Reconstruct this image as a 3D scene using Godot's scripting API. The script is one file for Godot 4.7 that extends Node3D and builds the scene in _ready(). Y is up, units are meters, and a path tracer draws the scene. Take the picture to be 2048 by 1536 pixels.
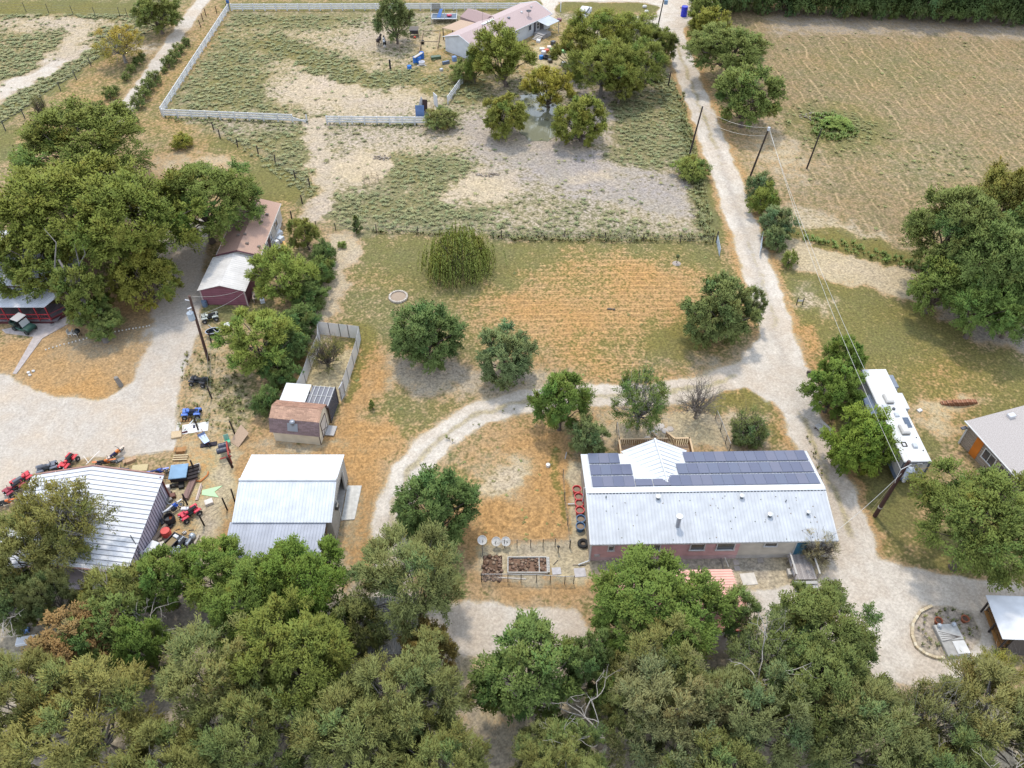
extends Node3D
# A rural homestead seen from the air. Metres, y up; the eye is 62 m above the origin and looks north (-z) and down.

var used := {}
var mats := {}
var rng := RandomNumberGenerator.new()


class MB:
	# collects triangles; faces are given counter-clockwise as seen from outside
	var v := PackedVector3Array()
	var n := PackedVector3Array()
	var c := PackedColorArray()
	var col := Color.WHITE
	var xf := Transform3D()

	func put(p: Vector3, nn: Vector3):
		v.append(xf * p)
		n.append((xf.basis * nn).normalized())
		c.append(col)

	func tri(a: Vector3, b: Vector3, d: Vector3):
		var nn := (b - a).cross(d - a).normalized()
		put(a, nn)
		put(d, nn)
		put(b, nn)

	func quad(a: Vector3, b: Vector3, d: Vector3, e: Vector3):
		tri(a, b, d)
		tri(a, d, e)

	func box(o: Vector3, s: Vector3, b := Basis()):
		var x := b.x * s.x / 2
		var y := b.y * s.y / 2
		var z := b.z * s.z / 2
		quad(o + x - y + z, o + x - y - z, o + x + y - z, o + x + y + z)
		quad(o - x - y - z, o - x - y + z, o - x + y + z, o - x + y - z)
		quad(o - x + y + z, o + x + y + z, o + x + y - z, o - x + y - z)
		quad(o - x - y - z, o + x - y - z, o + x - y + z, o - x - y + z)
		quad(o - x - y + z, o + x - y + z, o + x + y + z, o - x + y + z)
		quad(o + x - y - z, o - x - y - z, o - x + y - z, o + x + y - z)

	func slab(o: Vector3, s: Vector3, ch: float):
		# a box with its upper edges chamfered
		box(o - Vector3(0, ch / 2, 0), s - Vector3(0, ch, 0))
		var h := s / 2
		var y0 := o.y + h.y - ch
		var y1 := o.y + h.y
		var a := [Vector3(o.x - h.x, y0, o.z + h.z), Vector3(o.x + h.x, y0, o.z + h.z), Vector3(o.x + h.x, y0, o.z - h.z), Vector3(o.x - h.x, y0, o.z - h.z)]
		var t := []
		for p in a:
			t.append(Vector3(p.x - signf(p.x - o.x) * ch, y1, p.z - signf(p.z - o.z) * ch))
		for i in 4:
			quad(a[i], a[(i + 1) % 4], t[(i + 1) % 4], t[i])
		quad(t[0], t[1], t[2], t[3])

	func tube(a: Vector3, b: Vector3, r1: float, r2: float, k := 6, caps := true):
		var d := (b - a).normalized()
		var x := d.cross(Vector3.UP if absf(d.y) < 0.9 else Vector3.RIGHT).normalized()
		var y := d.cross(x)
		for i in k:
			var t0 := TAU * i / k
			var t1 := TAU * (i + 1) / k
			var e0 := x * cos(t0) + y * sin(t0)
			var e1 := x * cos(t1) + y * sin(t1)
			put(a + e0 * r1, e0)
			put(b + e1 * r2, e1)
			put(a + e1 * r1, e1)
			put(a + e0 * r1, e0)
			put(b + e0 * r2, e0)
			put(b + e1 * r2, e1)
			if caps:
				tri(a, a + e1 * r1, a + e0 * r1)
				tri(b, b + e0 * r2, b + e1 * r2)

	func path(p: Array, r: float, k := 5):
		for i in p.size() - 1:
			tube(p[i], p[i + 1], r, r, k)

	func ring(o: Vector3, axis: Vector3, r: float, t: float, k := 12, j := 6):
		# a torus
		var x := axis.cross(Vector3.UP if absf(axis.y) < 0.9 else Vector3.RIGHT).normalized()
		var y := axis.cross(x)
		for i in k:
			for m in j:
				var q := []
				for w in [[i, m], [i + 1, m], [i + 1, m + 1], [i, m + 1]]:
					var e := x * cos(TAU * w[0] / k) + y * sin(TAU * w[0] / k)
					var f := e * cos(TAU * w[1] / j) + axis * sin(TAU * w[1] / j)
					q.append([o + e * r + f * t, f])
				for w in [0, 2, 1, 0, 3, 2]:
					put(q[w][0], q[w][1])

	func ball(o: Vector3, r: Vector3, k := 8):
		for i in k:
			for m in k / 2:
				var q := []
				for w in [[i, m], [i + 1, m], [i + 1, m + 1], [i, m + 1]]:
					var la: float = PI * w[1] / (k / 2)
					var lo: float = TAU * w[0] / k
					var e := Vector3(sin(la) * cos(lo), cos(la), sin(la) * sin(lo))
					q.append([o + e * r, (e / r).normalized()])
				for w in [0, 2, 1, 0, 3, 2]:
					put(q[w][0], q[w][1])

	func lathe(o: Vector3, prof: Array, k := 14):
		# prof: [radius, height] pairs from bottom outside to the end, round the y axis
		for s in prof.size() - 1:
			var a: Array = prof[s]
			var b: Array = prof[s + 1]
			for i in k:
				var e0 := Vector3(cos(TAU * i / k), 0, -sin(TAU * i / k))
				var e1 := Vector3(cos(TAU * (i + 1) / k), 0, -sin(TAU * (i + 1) / k))
				quad(o + e0 * a[0] + Vector3(0, a[1], 0), o + e1 * a[0] + Vector3(0, a[1], 0), o + e1 * b[0] + Vector3(0, b[1], 0), o + e0 * b[0] + Vector3(0, b[1], 0))

	func prism(p: PackedVector2Array, y0: float, y1: float):
		# an outline in x, z stood up from y0 to y1
		var t := Geometry2D.triangulate_polygon(p)
		for i in range(0, t.size(), 3):
			var a := p[t[i]]
			var b := p[t[i + 1]]
			var d := p[t[i + 2]]
			if (b - a).cross(d - a) > 0:
				var w := b
				b = d
				d = w
			tri(Vector3(a.x, y1, a.y), Vector3(b.x, y1, b.y), Vector3(d.x, y1, d.y))
			tri(Vector3(a.x, y0, a.y), Vector3(d.x, y0, d.y), Vector3(b.x, y0, b.y))
		var turn := -1.0 if Geometry2D.is_polygon_clockwise(p) else 1.0
		for i in p.size():
			var a := p[i]
			var b := p[(i + 1) % p.size()]
			if turn > 0:
				var w := a
				a = b
				b = w
			quad(Vector3(a.x, y0, a.y), Vector3(b.x, y0, b.y), Vector3(b.x, y1, b.y), Vector3(a.x, y1, a.y))

	func gable(w: float, l: float, e: float, r: float, y0 := 0.0):
		# a solid house body: w across z, l along x, eaves at e, ridge at r
		var a := w / 2
		var b := l / 2
		for s in [-1.0, 1.0]:
			var p := [Vector3(s * b, y0, a), Vector3(s * b, y0, -a), Vector3(s * b, e, -a), Vector3(s * b, r, 0), Vector3(s * b, e, a)]
			if s < 0:
				p.reverse()
			tri(p[0], p[1], p[2])
			tri(p[0], p[2], p[3])
			tri(p[0], p[3], p[4])
		quad(Vector3(-b, y0, a), Vector3(b, y0, a), Vector3(b, e, a), Vector3(-b, e, a))
		quad(Vector3(b, y0, -a), Vector3(-b, y0, -a), Vector3(-b, e, -a), Vector3(b, e, -a))
		quad(Vector3(-b, e, a), Vector3(b, e, a), Vector3(b, r, 0), Vector3(-b, r, 0))
		quad(Vector3(b, e, -a), Vector3(-b, e, -a), Vector3(-b, r, 0), Vector3(b, r, 0))

	func sheet(a: Vector3, b: Vector3, d: Vector3, e: Vector3, ribs: int, rh: float, rw := 0.07, th := 0.05):
		# a roof sheet with ribs that run from the eave a-b up to the ridge e-d
		var up := (b - a).cross(e - a).normalized()
		var dn := up * -th
		quad(a, b, d, e)
		quad(b + dn, a + dn, e + dn, d + dn)
		quad(a + dn, b + dn, b, a)
		quad(b + dn, d + dn, d, b)
		quad(d + dn, e + dn, e, d)
		quad(e + dn, a + dn, a, e)
		var s := (b - a).normalized() * rw / 2
		for i in ribs:
			var t := (i + 0.5) / ribs
			var p := a.lerp(b, t)
			var q := e.lerp(d, t)
			var u := up * rh
			quad(p - s * 1.6, p - s * 0.6 + u, q - s * 0.6 + u, q - s * 1.6)
			quad(p - s * 0.6 + u, p + s * 0.6 + u, q + s * 0.6 + u, q - s * 0.6 + u)
			quad(p + s * 0.6 + u, p + s * 1.6, q + s * 1.6, q + s * 0.6 + u)
			quad(p - s * 1.6, p + s * 1.6, p + s * 0.6 + u, p - s * 0.6 + u)

	func mesh() -> ArrayMesh:
		var m := ArrayMesh.new()
		add(m)
		return m

	func add(m: ArrayMesh):
		var a := []
		a.resize(Mesh.ARRAY_MAX)
		a[Mesh.ARRAY_VERTEX] = v
		a[Mesh.ARRAY_NORMAL] = n
		a[Mesh.ARRAY_COLOR] = c
		m.add_surface_from_arrays(Mesh.PRIMITIVE_TRIANGLES, a)


func k(hex: String, times := 0.66) -> Color:
	# a base colour (linear) from the colour that a surface shows in full light
	var l := Color(hex).srgb_to_linear()
	return Color(l.r * times, l.g * times, l.b * times)


func mb(hex := "ffffff", x := Transform3D()) -> MB:
	var b := MB.new()
	b.col = k(hex)
	b.xf = x
	return b


func numbered(called: String, where: Node) -> String:
	var key := str(where.get_instance_id()) + called
	used[key] = used.get(key, -1) + 1
	return called if used[key] == 0 else "%s_%03d" % [called, used[key]]


func part(called: String, b, m: String, where: Node) -> MeshInstance3D:
	var o := MeshInstance3D.new()
	o.name = numbered(called, where)
	o.mesh = b.mesh() if b is MB else b
	o.material_override = mat(m)
	where.add_child(o, true)
	return o


func thing(called: String, label: String, category: String, at := Vector3.ZERO, turn := 0.0, group := "") -> Node3D:
	var o := Node3D.new()
	o.name = numbered(called, self)
	add_child(o, true)
	o.position = at
	o.rotation.y = turn
	tag(o, label, category, group)
	return o


func tag(o: Node, label: String, category: String, group := ""):
	o.set_meta("label", label)
	o.set_meta("category", category)
	if group:
		o.set_meta("group", group)


func copy(of: Node3D, label: String, at: Vector3, turn := 0.0, size := Vector3.ONE) -> Node3D:
	var o: Node3D = of.duplicate()
	o.name = numbered(of.name.rstrip("0123456789").trim_suffix("_"), self)
	add_child(o, true)
	o.position = at
	o.rotation.y = turn
	o.scale = size
	o.set_meta("label", label)
	return o


func one(called: String, b, m: String, label: String, category: String, at := Vector3.ZERO, turn := 0.0, group := "") -> MeshInstance3D:
	var o := part(called, b, m, self)
	o.position = at
	o.rotation.y = turn
	tag(o, label, category, group)
	return o


func struct(called: String, mesh: Mesh, m: Material, label: String) -> MeshInstance3D:
	var o := MeshInstance3D.new()
	o.name = numbered(called, self)
	o.mesh = mesh
	if m:
		o.material_override = m
	o.set_meta("kind", "structure")
	o.set_meta("label", label)
	add_child(o, true)
	return o


func noise_tex(freq: float, lo: float, hi: float, octaves := 4, seed := 1, size := 256) -> NoiseTexture2D:
	var t := NoiseTexture2D.new()
	t.width = size
	t.height = size
	t.seamless = true
	var n := FastNoiseLite.new()
	n.seed = seed
	n.frequency = freq
	n.fractal_octaves = octaves
	t.noise = n
	var g := Gradient.new()
	g.set_color(0, Color(lo, lo, lo))
	g.set_color(1, Color(hi, hi, hi))
	t.color_ramp = g
	return t


func mat(called: String) -> StandardMaterial3D:
	if mats.has(called):
		return mats[called]
	var m := StandardMaterial3D.new()
	m.resource_name = called
	m.vertex_color_use_as_albedo = true
	m.roughness = 0.75
	var worn := func(tex, scale):
		m.albedo_texture = tex
		m.uv1_triplanar = true
		m.uv1_world_triplanar = true
		m.uv1_scale = Vector3.ONE * scale
	match called:
		"paint":
			worn.call(mats_tex("grime"), 0.21)
		"roof":
			m.roughness = 0.5
			m.metallic_specular = 0.35
			worn.call(mats_tex("streak"), 0.13)
		"shingle":
			m.roughness = 0.95
			worn.call(mats_tex("grain"), 0.35)
		"wood":
			m.roughness = 0.85
			worn.call(mats_tex("grain"), 0.5)
		"plastic":
			m.roughness = 0.4
		"metal":
			m.roughness = 0.45
			m.metallic = 0.4
		"rubber":
			m.roughness = 0.9
		"glass":
			m.roughness = 0.12
			m.metallic_specular = 0.7
		"solar":
			m.roughness = 0.28
			m.metallic_specular = 0.6
		"water":
			m.roughness = 0.08
			m.metallic_specular = 0.9
		"bark":
			m.roughness = 0.95
			worn.call(mats_tex("grain"), 0.9)
		"soil":
			m.roughness = 1.0
			worn.call(mats_tex("grain"), 0.8)
		"stone":
			m.roughness = 0.9
			worn.call(mats_tex("grime"), 0.5)
		"mesh":
			m.transparency = BaseMaterial3D.TRANSPARENCY_ALPHA
			m.albedo_color = Color(1, 1, 1, 0.6)
			m.roughness = 0.8
		"mesh_dark":
			m.transparency = BaseMaterial3D.TRANSPARENCY_ALPHA
			m.albedo_color = Color(1, 1, 1, 0.62)
			m.roughness = 0.8
		"wire":
			m.transparency = BaseMaterial3D.TRANSPARENCY_ALPHA
			m.albedo_color = Color(1, 1, 1, 0.14)
			m.roughness = 0.8
		"coat":
			m.roughness = 0.6
		_:
			if called.begins_with("leaf"):
				m.roughness = 0.7
				m.metallic_specular = 0.25
				m.albedo_color = Color(called.substr(5)).lerp(Color("86854e"), 0.38).darkened(0.04)
				m.backlight_enabled = true
				m.backlight = Color(0.4, 0.4, 0.4)
	mats[called] = m
	return m


func mats_tex(called: String) -> Texture2D:
	var key := "tex_" + called
	if not mats.has(key):
		match called:
			"grime":
				mats[key] = noise_tex(0.012, 0.86, 1.0, 5, 3)
			"streak":
				mats[key] = noise_tex(0.02, 0.88, 1.0, 4, 8)
			"grain":
				mats[key] = noise_tex(0.09, 0.72, 1.0, 4, 5)
	return mats[key]


# ---------------------------------------------------------------- the ground
const CELL := 0.5
var tiles := []


func inside(p: Vector2, a: PackedVector2Array) -> float:
	# signed distance to an outline, positive inside
	var best := 1e9
	var odd := false
	var j := a.size() - 1
	for i in a.size():
		var q := a[i]
		var w := a[j]
		var e := w - q
		var t := clampf((p - q).dot(e) / maxf(e.length_squared(), 1e-6), 0.0, 1.0)
		best = minf(best, (p - q - e * t).length_squared())
		if (q.y > p.y) != (w.y > p.y) and p.x < (w.x - q.x) * (p.y - q.y) / (w.y - q.y) + q.x:
			odd = not odd
		j = i
	return sqrt(best) * (1.0 if odd else -1.0)


func along(p: Vector2, a: PackedVector2Array) -> float:
	var best := 1e9
	for i in a.size() - 1:
		var e := a[i + 1] - a[i]
		var t := clampf((p - a[i]).dot(e) / maxf(e.length_squared(), 1e-6), 0.0, 1.0)
		best = minf(best, (p - a[i] - e * t).length_squared())
	return sqrt(best)


func pv(a: Array) -> PackedVector2Array:
	var o := PackedVector2Array()
	for i in range(0, a.size(), 2):
		o.append(Vector2(a[i], a[i + 1]))
	return o


# Each patch: kind, outline, half width or softness, then how far it turns the ground to:
# green 0..1, bare 0..1, golden 0..1, grey 0..1, gravel 0..1, mown stripes across, along, in rings (-1: as it was)
func patches() -> Array:
	var P := []
	var poly := func(a, soft, v): P.append(["p", pv(a), soft, v])
	var oval := func(a, soft, v): P.append(["o", PackedVector2Array([Vector2(a[0], a[1]), Vector2(a[2], a[3])]), soft, v])
	var line := func(a, half, soft, v): P.append(["l", pv(a), soft, v, half])
	# the pasture beyond the yard
	poly.call([-56.3,-122.2,-55.3,-166.1,8.5,-166.1,30.1,-157.2,26.1,-89.7,-21.3,-89.7,-28.1,-98.2,-45.4,-117.3], 1.0, [0.55, 0.72, 0.15, 0.35, 0, 0, 0, 0])
	poly.call([-54.8,-123.9,-54.5,-145.9,-53.7,-164.6,-29.9,-164.6,-35.7,-152.6,-41,-141.8,-39.9,-130.1,-34.2,-123.9], 4.0, [0.71, 0.45, 0.4, 0.1, 0, 0, 0, 0])
	poly.call([-38.7,-130.1,-51.7,-157.2,-31.1,-159.6,-23.6,-143.8,-11,-141.8,-13.2,-123.9,-33.9,-122.2], 5.0, [0.5, 0.65, 0.3, 0.1, 0, 0, 0, 0])
	oval.call([-32.4,-132.3,6.3,4.1], 4.0, [0.2, 1.0, 0.2, 0.05, 0, 0, 0, 0])
	oval.call([-21.7,-127.4,7.4,3.6], 4.0, [0.3, 0.95, 0.2, 0.2, 0, 0, 0, 0])
	oval.call([-24.6,-152.6,5.6,3.6], 3.0, [0.25, 0.95, 0.2, 0.3, 0, 0, 0, 0])
	line.call([-45.7,-151.4,-36.3,-144.9,-28.1,-137.7,-21.7,-134.8], 3.0, 2.0, [0.75, 0.3, 0.4, 0.1, 0, 0, 0, 0])
	poly.call([-20.5,-139.7,-5.7,-141.8,-3.2,-128.3,-7.7,-126.5,-14.6,-132,-19.2,-135.8], 3.0, [0.68, 0.4, 0.5, 0.05, 0, 0, 0, 0])
	poly.call([-29.2,-118.1,-9.8,-119.8,-5.6,-111.9,-9.1,-107.6,-17.9,-107.6,-26,-111.9], 3.0, [0.45, 0.75, 0.1, 0.25, 0, 0, 0, 0])
	poly.call([-44.3,-115.8,-33.1,-117.8,-28.2,-111.9,-27.9,-105.5,-30.5,-107.6,-38,-111.9], 2.0, [0.72, 0.5, 0.3, 0.1, 0, 0, 0, 0])
	poly.call([-19.8,-110.5,-9.3,-110.5,-1.7,-102.1,-1,-98.2,-10,-98.8,-18.1,-102.1], 3.0, [0.72, 0.5, 0.3, 0.1, 0, 0, 0, 0])
	poly.call([-26.7,-98.2,-17.2,-100.1,-1.6,-95.7,-8.3,-92.6,-22.3,-91.8], 3.0, [0.74, 0.5, 0.25, 0.2, 0, 0, 0, 0])
	oval.call([-22.1,-106.9,4.2,4], 1.2, [0.03, 1.0, 0.35, 0.0, 0, 0, 0, 0])
	oval.call([-4.2,-101.8,4.4,4], 2.0, [0.08, 1.0, 0.25, 0.1, 0, 0, 0, 0])
	line.call([-30.7,-120.1,-29.8,-113.5,-28.2,-107.6,-26.5,-100.7,-26.7,-94.4], 1.4, 1.2, [0.15, 0.9, 0.15, 0.2, 0, 0, 0, 0])
	poly.call([-7.4,-119.8,2.7,-113.5,11.7,-110.5,26.5,-104.8,26.1,-92.1,15.3,-94.4,5.4,-100.7,-3.2,-107.6], 4.0, [0.32, 0.95, 0.1, 0.85, 0, 0, 0, 0])
	poly.call([4.6,-99.4,14.8,-95.7,24.4,-91.5,24.8,-89.7,-1.6,-89.7,-1,-94.4], 3.0, [0.55, 0.75, 0.15, 0.4, 0, 0, 0, 0])
	oval.call([12,-104.5,2.5,1.9], 2.0, [0.1, 1.0, 0.25, 0.1, 0, 0, 0, 0])
	oval.call([4,-118.1,10.2,6.8], 3.0, [0.08, 1.0, 0.1, 0.55, 0, 0, 0, 0])
	oval.call([10,-108.3,4.1,3.2], 2.0, [0.05, 1.0, 0.0, 1.0, 0, 0, 0, 0])
	poly.call([15.3,-127.4,25.6,-131,24.9,-107.6,19.3,-105.5,14.9,-109], 3.0, [0.68, 0.5, 0.25, 0.2, 0, 0, 0, 0])
	poly.call([9.1,-135.8,15.5,-130.1,14.9,-118.1,13.3,-123.1], 2.0, [0.2, 0.9, 0.0, 0.9, 0, 0, 0, 0])
	line.call([26.4,-133.9,27,-118.1,27.2,-104.8,26.6,-89.7], 1.8, 1.2, [0.95, 0.1, 0.3, 0.1, 0, 0, 0, 0])
	# round the far house
	poly.call([-17.9,-150.3,-12.1,-162.1,10.3,-162.1,15.7,-143.8,-2.1,-135.8,-14.2,-137.7], 3.0, [0.5, 0.5, 0.7, 0.1, 0, 0, 0, 0])
	oval.call([-14.7,-151.4,2.2,3.2], 1.0, [0.0, 1.0, 0.7, 0.0, 0, 0, 0, 0])
	oval.call([6.8,-143.8,3.6,4.6], 2.0, [0.05, 0.9, 0.8, 0.1, 0, 0, 0, 0])
	poly.call([-59,-170.9,31,-171.4,29.2,-165.6,-9.3,-166.6,-56.2,-167.7], 1.5, [0.85, 0.1, 0.5, 0, 0, 0, 0, 0])
	# top left field and the strip beside the farm track
	poly.call([-130.6,-183.9,-66.6,-183.9,-63.6,-162.1,-70.6,-153.7,-73.4,-145.9,-80.7,-119.8,-92.4,-111.9], 3.0, [0.6, 0.45, 0.3, 0.1, 0, 0, 0, 0])
	poly.call([-123.8,-171.1,-77.3,-171.1,-67.5,-162.1,-82.2,-162.6,-110.5,-164.6], 2.0, [0.85, 0.1, 0.5, 0, 0, 0, 0, 0])
	oval.call([-88.4,-160.8,10.6,3.4], 4.0, [0.35, 0.8, 0.2, 0.2, 0, 0, 0, 0])
	line.call([-88.3,-125.7,-85.8,-131,-82.9,-136.2,-80.9,-139.7,-81,-142.8], 2.2, 1.4, [0, 0.9, 0.1, 0.35, 0.75, 0, 0, 0])
	line.call([-81,-142.8,-79.4,-147.5,-76.5,-148.1,-67.1,-148.8], 1.6, 2.0, [0.2, 0.9, 0.1, 0.3, 0.45, 0, 0, 0])
	line.call([-81.5,-145.9,-81.3,-154.9,-84,-159.6], 1.5, 2.0, [0.2, 0.9, 0.2, 0.2, 0.15, 0, 0, 0])
	line.call([-81.8,-122.2,-77.6,-135.8,-73.7,-148.1], 2.2, 1.5, [0.95, 0.05, 0.4, 0, 0, 0, 0, 0])
	poly.call([-77.8,-116.6,-72.7,-146.4,-67.7,-146.4,-63.4,-139.7,-65.3,-130.1,-64,-121.4,-68.2,-111.9], 2.0, [0.5, 0.2, 0.6, 0.15, 0, 0, 0, 0])
	oval.call([-69.4,-140.7,4,3.3], 3.0, [0.5, 0.25, 0.5, 0.5, 0, 0, 0, 0])
	poly.call([-80.4,-118.9,-77.2,-117.8,-75.4,-111.9,-76,-109], 1.5, [1.0, 0.0, 0.3, 0, 0, 0, 0, 0])
	poly.call([-60.9,-120.6,-61.3,-141.8,-56.1,-167.2,-54.6,-157.2,-56.4,-123.9,-45.2,-116.6,-28.3,-99.4,-28.8,-94.4,-37.8,-98.2,-53.1,-111.9], 2.0, [0.5, 0.3, 0.6, 0.05, 0, 0, 0, 0])
	line.call([-43.7,-110.5,-36.6,-105.5,-31.5,-101.8], 3.5, 3.0, [0.95, 0, 0.6, 0, 0, 0, 0, 0])
	oval.call([-45.2,-107.6,6.6,3.7], 4.0, [0.15, 0.6, 0.5, 0.0, 0, 0, 0, 0])
	# the big yard
	poly.call([-21.9,-88.8,26,-87.7,29.3,-77.2,25,-64.6,16.9,-61.5,1.4,-60.7,-12.6,-52.7,-23,-52.4,-24.1,-69.1,-22.1,-86.4], 1.5, [0.53, 0.25, 0.6, 0.1, 0, 0.3, 0, 0])
	poly.call([-21.2,-88.6,25.6,-87.3,27.3,-82.2,19.3,-83.2,10,-85.9,-1.5,-78.2,-10.4,-76.2,-15,-80.1], 4.0, [0.76, 0.12, 0.4, 0.1, 0, 0.2, 0, 0])
	poly.call([-20.6,-80.1,-7.5,-77.2,-3.7,-71.7,-5.3,-67.4,-16,-68.2,-21.1,-71.7], 5.0, [0.6, 0.3, 0.35, 0.15, 0, 0.1, 0, 0])
	poly.call([-1.4,-77.2,8,-84.3,12.6,-86.2,19.4,-84.3,22.9,-80.1,21.4,-72.6,18.1,-64.2,11.6,-61.8,3.1,-67.4,-3.7,-72.6], 4.0, [0.32, 0.08, 0.92, 0.0, 0, 1.0, 0, 0])
	oval.call([9,-80.1,3.7,2.4], 5.0, [0.55, 0.1, 0.8, 0.0, 0, 0.8, 0, 0])
	oval.call([11.6,-68.2,3.4,1.8], 5.0, [0.65, 0.1, 0.7, 0.0, 0, 0.6, 0, 0])
	oval.call([19,-68.2,2.8,3], 3.0, [0.9, 0.0, 0.9, 0.0, 0, 0.1, 0, 0])
	oval.call([21.6,-65.4,3.9,1.9], 3.0, [0.4, 0.6, 0.3, 0.7, 0, 0, 0, 0])  # bare grey dirt, with the lane tree's shadow painted into its tone
	line.call([-21.7,-87.5,-22.4,-80.1,-23,-72.6,-23.5,-69.1], 2.2, 1.5, [0.08, 0.75, 0.35, 0.1, 0, 0, 0, 0])
	oval.call([-9.4,-62.2,5.4,3.4], 3.0, [0.12, 0.85, 0.2, 0.6, 0, 0, 0, 0])  # bare dirt under the dark tree, greyed by its painted-in shadow
	oval.call([-0.8,-62.2,4.9,2.3], 3.0, [0.2, 0.85, 0.2, 0.6, 0, 0, 0, 0])  # dirt under the second yard tree, shadow painted in likewise
	poly.call([-17.2,-60.3,-12,-61.1,-3.4,-60.3,-6.4,-56.8,-9.8,-54,-11.6,-52.7], 4.0, [0.65, 0.3, 0.5, 0.1, 0, 0.2, 0, 0])
	poly.call([-18.2,-67.4,-16,-68.2,-14.3,-62.6,-14.7,-57.5,-11.8,-54,-12.2,-48.9,-15.7,-46.5,-17.9,-51.4,-23.7,-46.5,-25.5,-40.5,-27,-41,-26.2,-48.9,-25.2,-55.4,-19.2,-53.4,-17.6,-59.6], 2.5, [0.14, 0.15, 1.0, 0.0, 0, 0.5, 0, 0])
	line.call([-17.1,-70.8,-16.8,-65.8,-17.7,-60.3], 1.0, 1.0, [0.8, 0.1, 0.8, 0.0, 0, 0, 0, 0])
	line.call([-14.6,-46.5,-14.8,-43.2,-14.8,-40], 1.8, 1.5, [0.25, 0.6, 0.6, 0.5, 0, 0, 0, 0])
	poly.call([-15.4,-52.7,-12.2,-48.9,-11.2,-40,-12.4,-37,-14.8,-40,-14.3,-46.5], 2.0, [0.15, 0.3, 0.95, 0.0, 0, 0.2, 0, 0])
	oval.call([-21.2,-53.4,3.5,0.8], 1.5, [0.15, 0.8, 0.3, 0.5, 0, 0, 0, 0])
	# chicken run
	poly.call([-22.5,-68.2,-17,-67.6,-17.7,-60.3,-22.6,-60.7], 0.6, [0.15, 0.8, 0.8, 0.1, 0, 0, 0, 0])
	poly.call([-22.5,-60.3,-22,-63.4,-18.1,-63,-18.1,-59.6], 1.0, [0.05, 1.0, 0.75, 0.35, 0, 0, 0, 0])
	oval.call([-20.7,-67.4,1.5,0.8], 1.0, [0.85, 0.1, 0.6, 0, 0, 0, 0, 0])
	# between the hedge and the left drive, and the junk yard
	poly.call([-36.2,-76.2,-30.2,-76.2,-29.9,-62.6,-26.5,-54.7,-29.1,-52.7,-33.5,-52.7,-35.1,-62.6,-35.3,-68.2], 2.0, [0.42, 0.55, 0.55, 0.15, 0, 0, 0, 0])
	oval.call([-32.8,-73.9,2.9,1.3], 1.5, [0.85, 0.1, 0.2, 0.2, 0, 0, 0, 0])
	poly.call([-30.7,-62.2,-28.2,-61.8,-26.1,-57.5,-27.9,-54,-29.6,-56.8], 2.0, [0.6, 0.6, 0.3, 0.2, 0, 0, 0, 0])
	poly.call([-34,-53.4,-27.9,-54,-26.7,-48.9,-26.9,-40.5,-30.4,-39,-33.2,-39.5,-32,-48.9], 1.5, [0.1, 0.5, 0.9, 0.05, 0, 0, 0, 0])
	line.call([-28.1,-52.7,-28,-47.7,-28.2,-43.2,-28.6,-39], 0.8, 1.0, [0.1, 0.9, 0.4, 0.3, 0, 0, 0, 0])
	oval.call([-32.9,-46.5,2.4,2.3], 2.0, [0.05, 0.85, 0.5, 0.2, 0, 0, 0, 0])
	# lawns by the porch house
	poly.call([-60.8,-67.4,-57.3,-68.2,-54.3,-69.9,-49.8,-77.2,-42.2,-80.1,-40.2,-71.7,-40.6,-67.4,-41.3,-61.8,-44,-59.6,-48.4,-60,-53.9,-63,-59.1,-63.8], 1.0, [0.25, 0.2, 0.7, 0.15, 0, 0, 0, 0])
	oval.call([-46.3,-69.1,4.5,2.4], 3.0, [0.25, 0.5, 0.35, 0.55, 0, 0, 0, 0])
	oval.call([-44.5,-61.1,4.8,1.5], 2.0, [0.1, 0.2, 1.0, 0.0, 0, 0, 0, 0])
	# lawn left of the long house
	poly.call([-9.1,-48.9,-7.6,-52.4,-3.3,-55.7,1.9,-57.8,5.9,-55.4,6.7,-51.4,5.2,-42.1,-2.9,-41.5,-7.8,-41], 1.5, [0.4, 0.3, 0.7, 0.05, 0, 0, 0, 0])
	poly.call([-8.1,-52.1,-3.3,-55.4,-0.7,-54,-2.2,-51.4,-7,-49.5], 2.0, [0.55, 0.45, 0.3, 0.3, 0, 0, 0, 0])
	oval.call([0.3,-53.4,3,1.3], 2.5, [0.15, 0.1, 1.0, 0, 0, 0.5, 0, 0])
	oval.call([-0.7,-48.6,2.4,2.1], 2.5, [0.25, 1.0, 0.35, 0.1, 0, 0, 0, 0])
	oval.call([-5,-48.3,2.4,1.8], 2.5, [0.55, 0.3, 0.6, 0.0, 0, 0, 0, 0])
	poly.call([-1.6,-46.5,1.7,-47.7,3.8,-52.7,5.4,-50.8,5.2,-42.1,-2.9,-41.5,-3.4,-44.8], 1.5, [0.05, 0.05, 1.0, 0, 0, 0, 0, 1.0])
	line.call([4,-52.7,4.2,-48.9,4.9,-46,4.9,-43.2], 0.5, 0.5, [0.6, 0.0, 1.0, 0, 0, 0, 0, 0])
	poly.call([-3.1,-41.5,5.2,-42.1,5.5,-51.4,6.9,-50.8,6.9,-40.5,11.7,-39.5,29.2,-40.5,29,-38.5,20,-37,17.3,-39,6.8,-38.5,5.9,-37.5,-2.8,-37.7], 0.8, [0.05, 0.9, 0.5, 0.25, 0, 0, 0, 0])
	poly.call([6.9,-40.4,23,-40.6,22.1,-38.5,17.3,-39,7.7,-38.7], 0.8, [0.03, 0.9, 0.3, 0.85, 0, 0, 0, 0])
	oval.call([27.2,-39.7,2.2,1], 1.0, [0.0, 0.9, 0.9, 0.35, 0, 0, 0, 0])
	oval.call([0.9,-37.1,3,0.7], 1.5, [0.05, 0.1, 1.0, 0, 0, 0, 0, 0])
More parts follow.
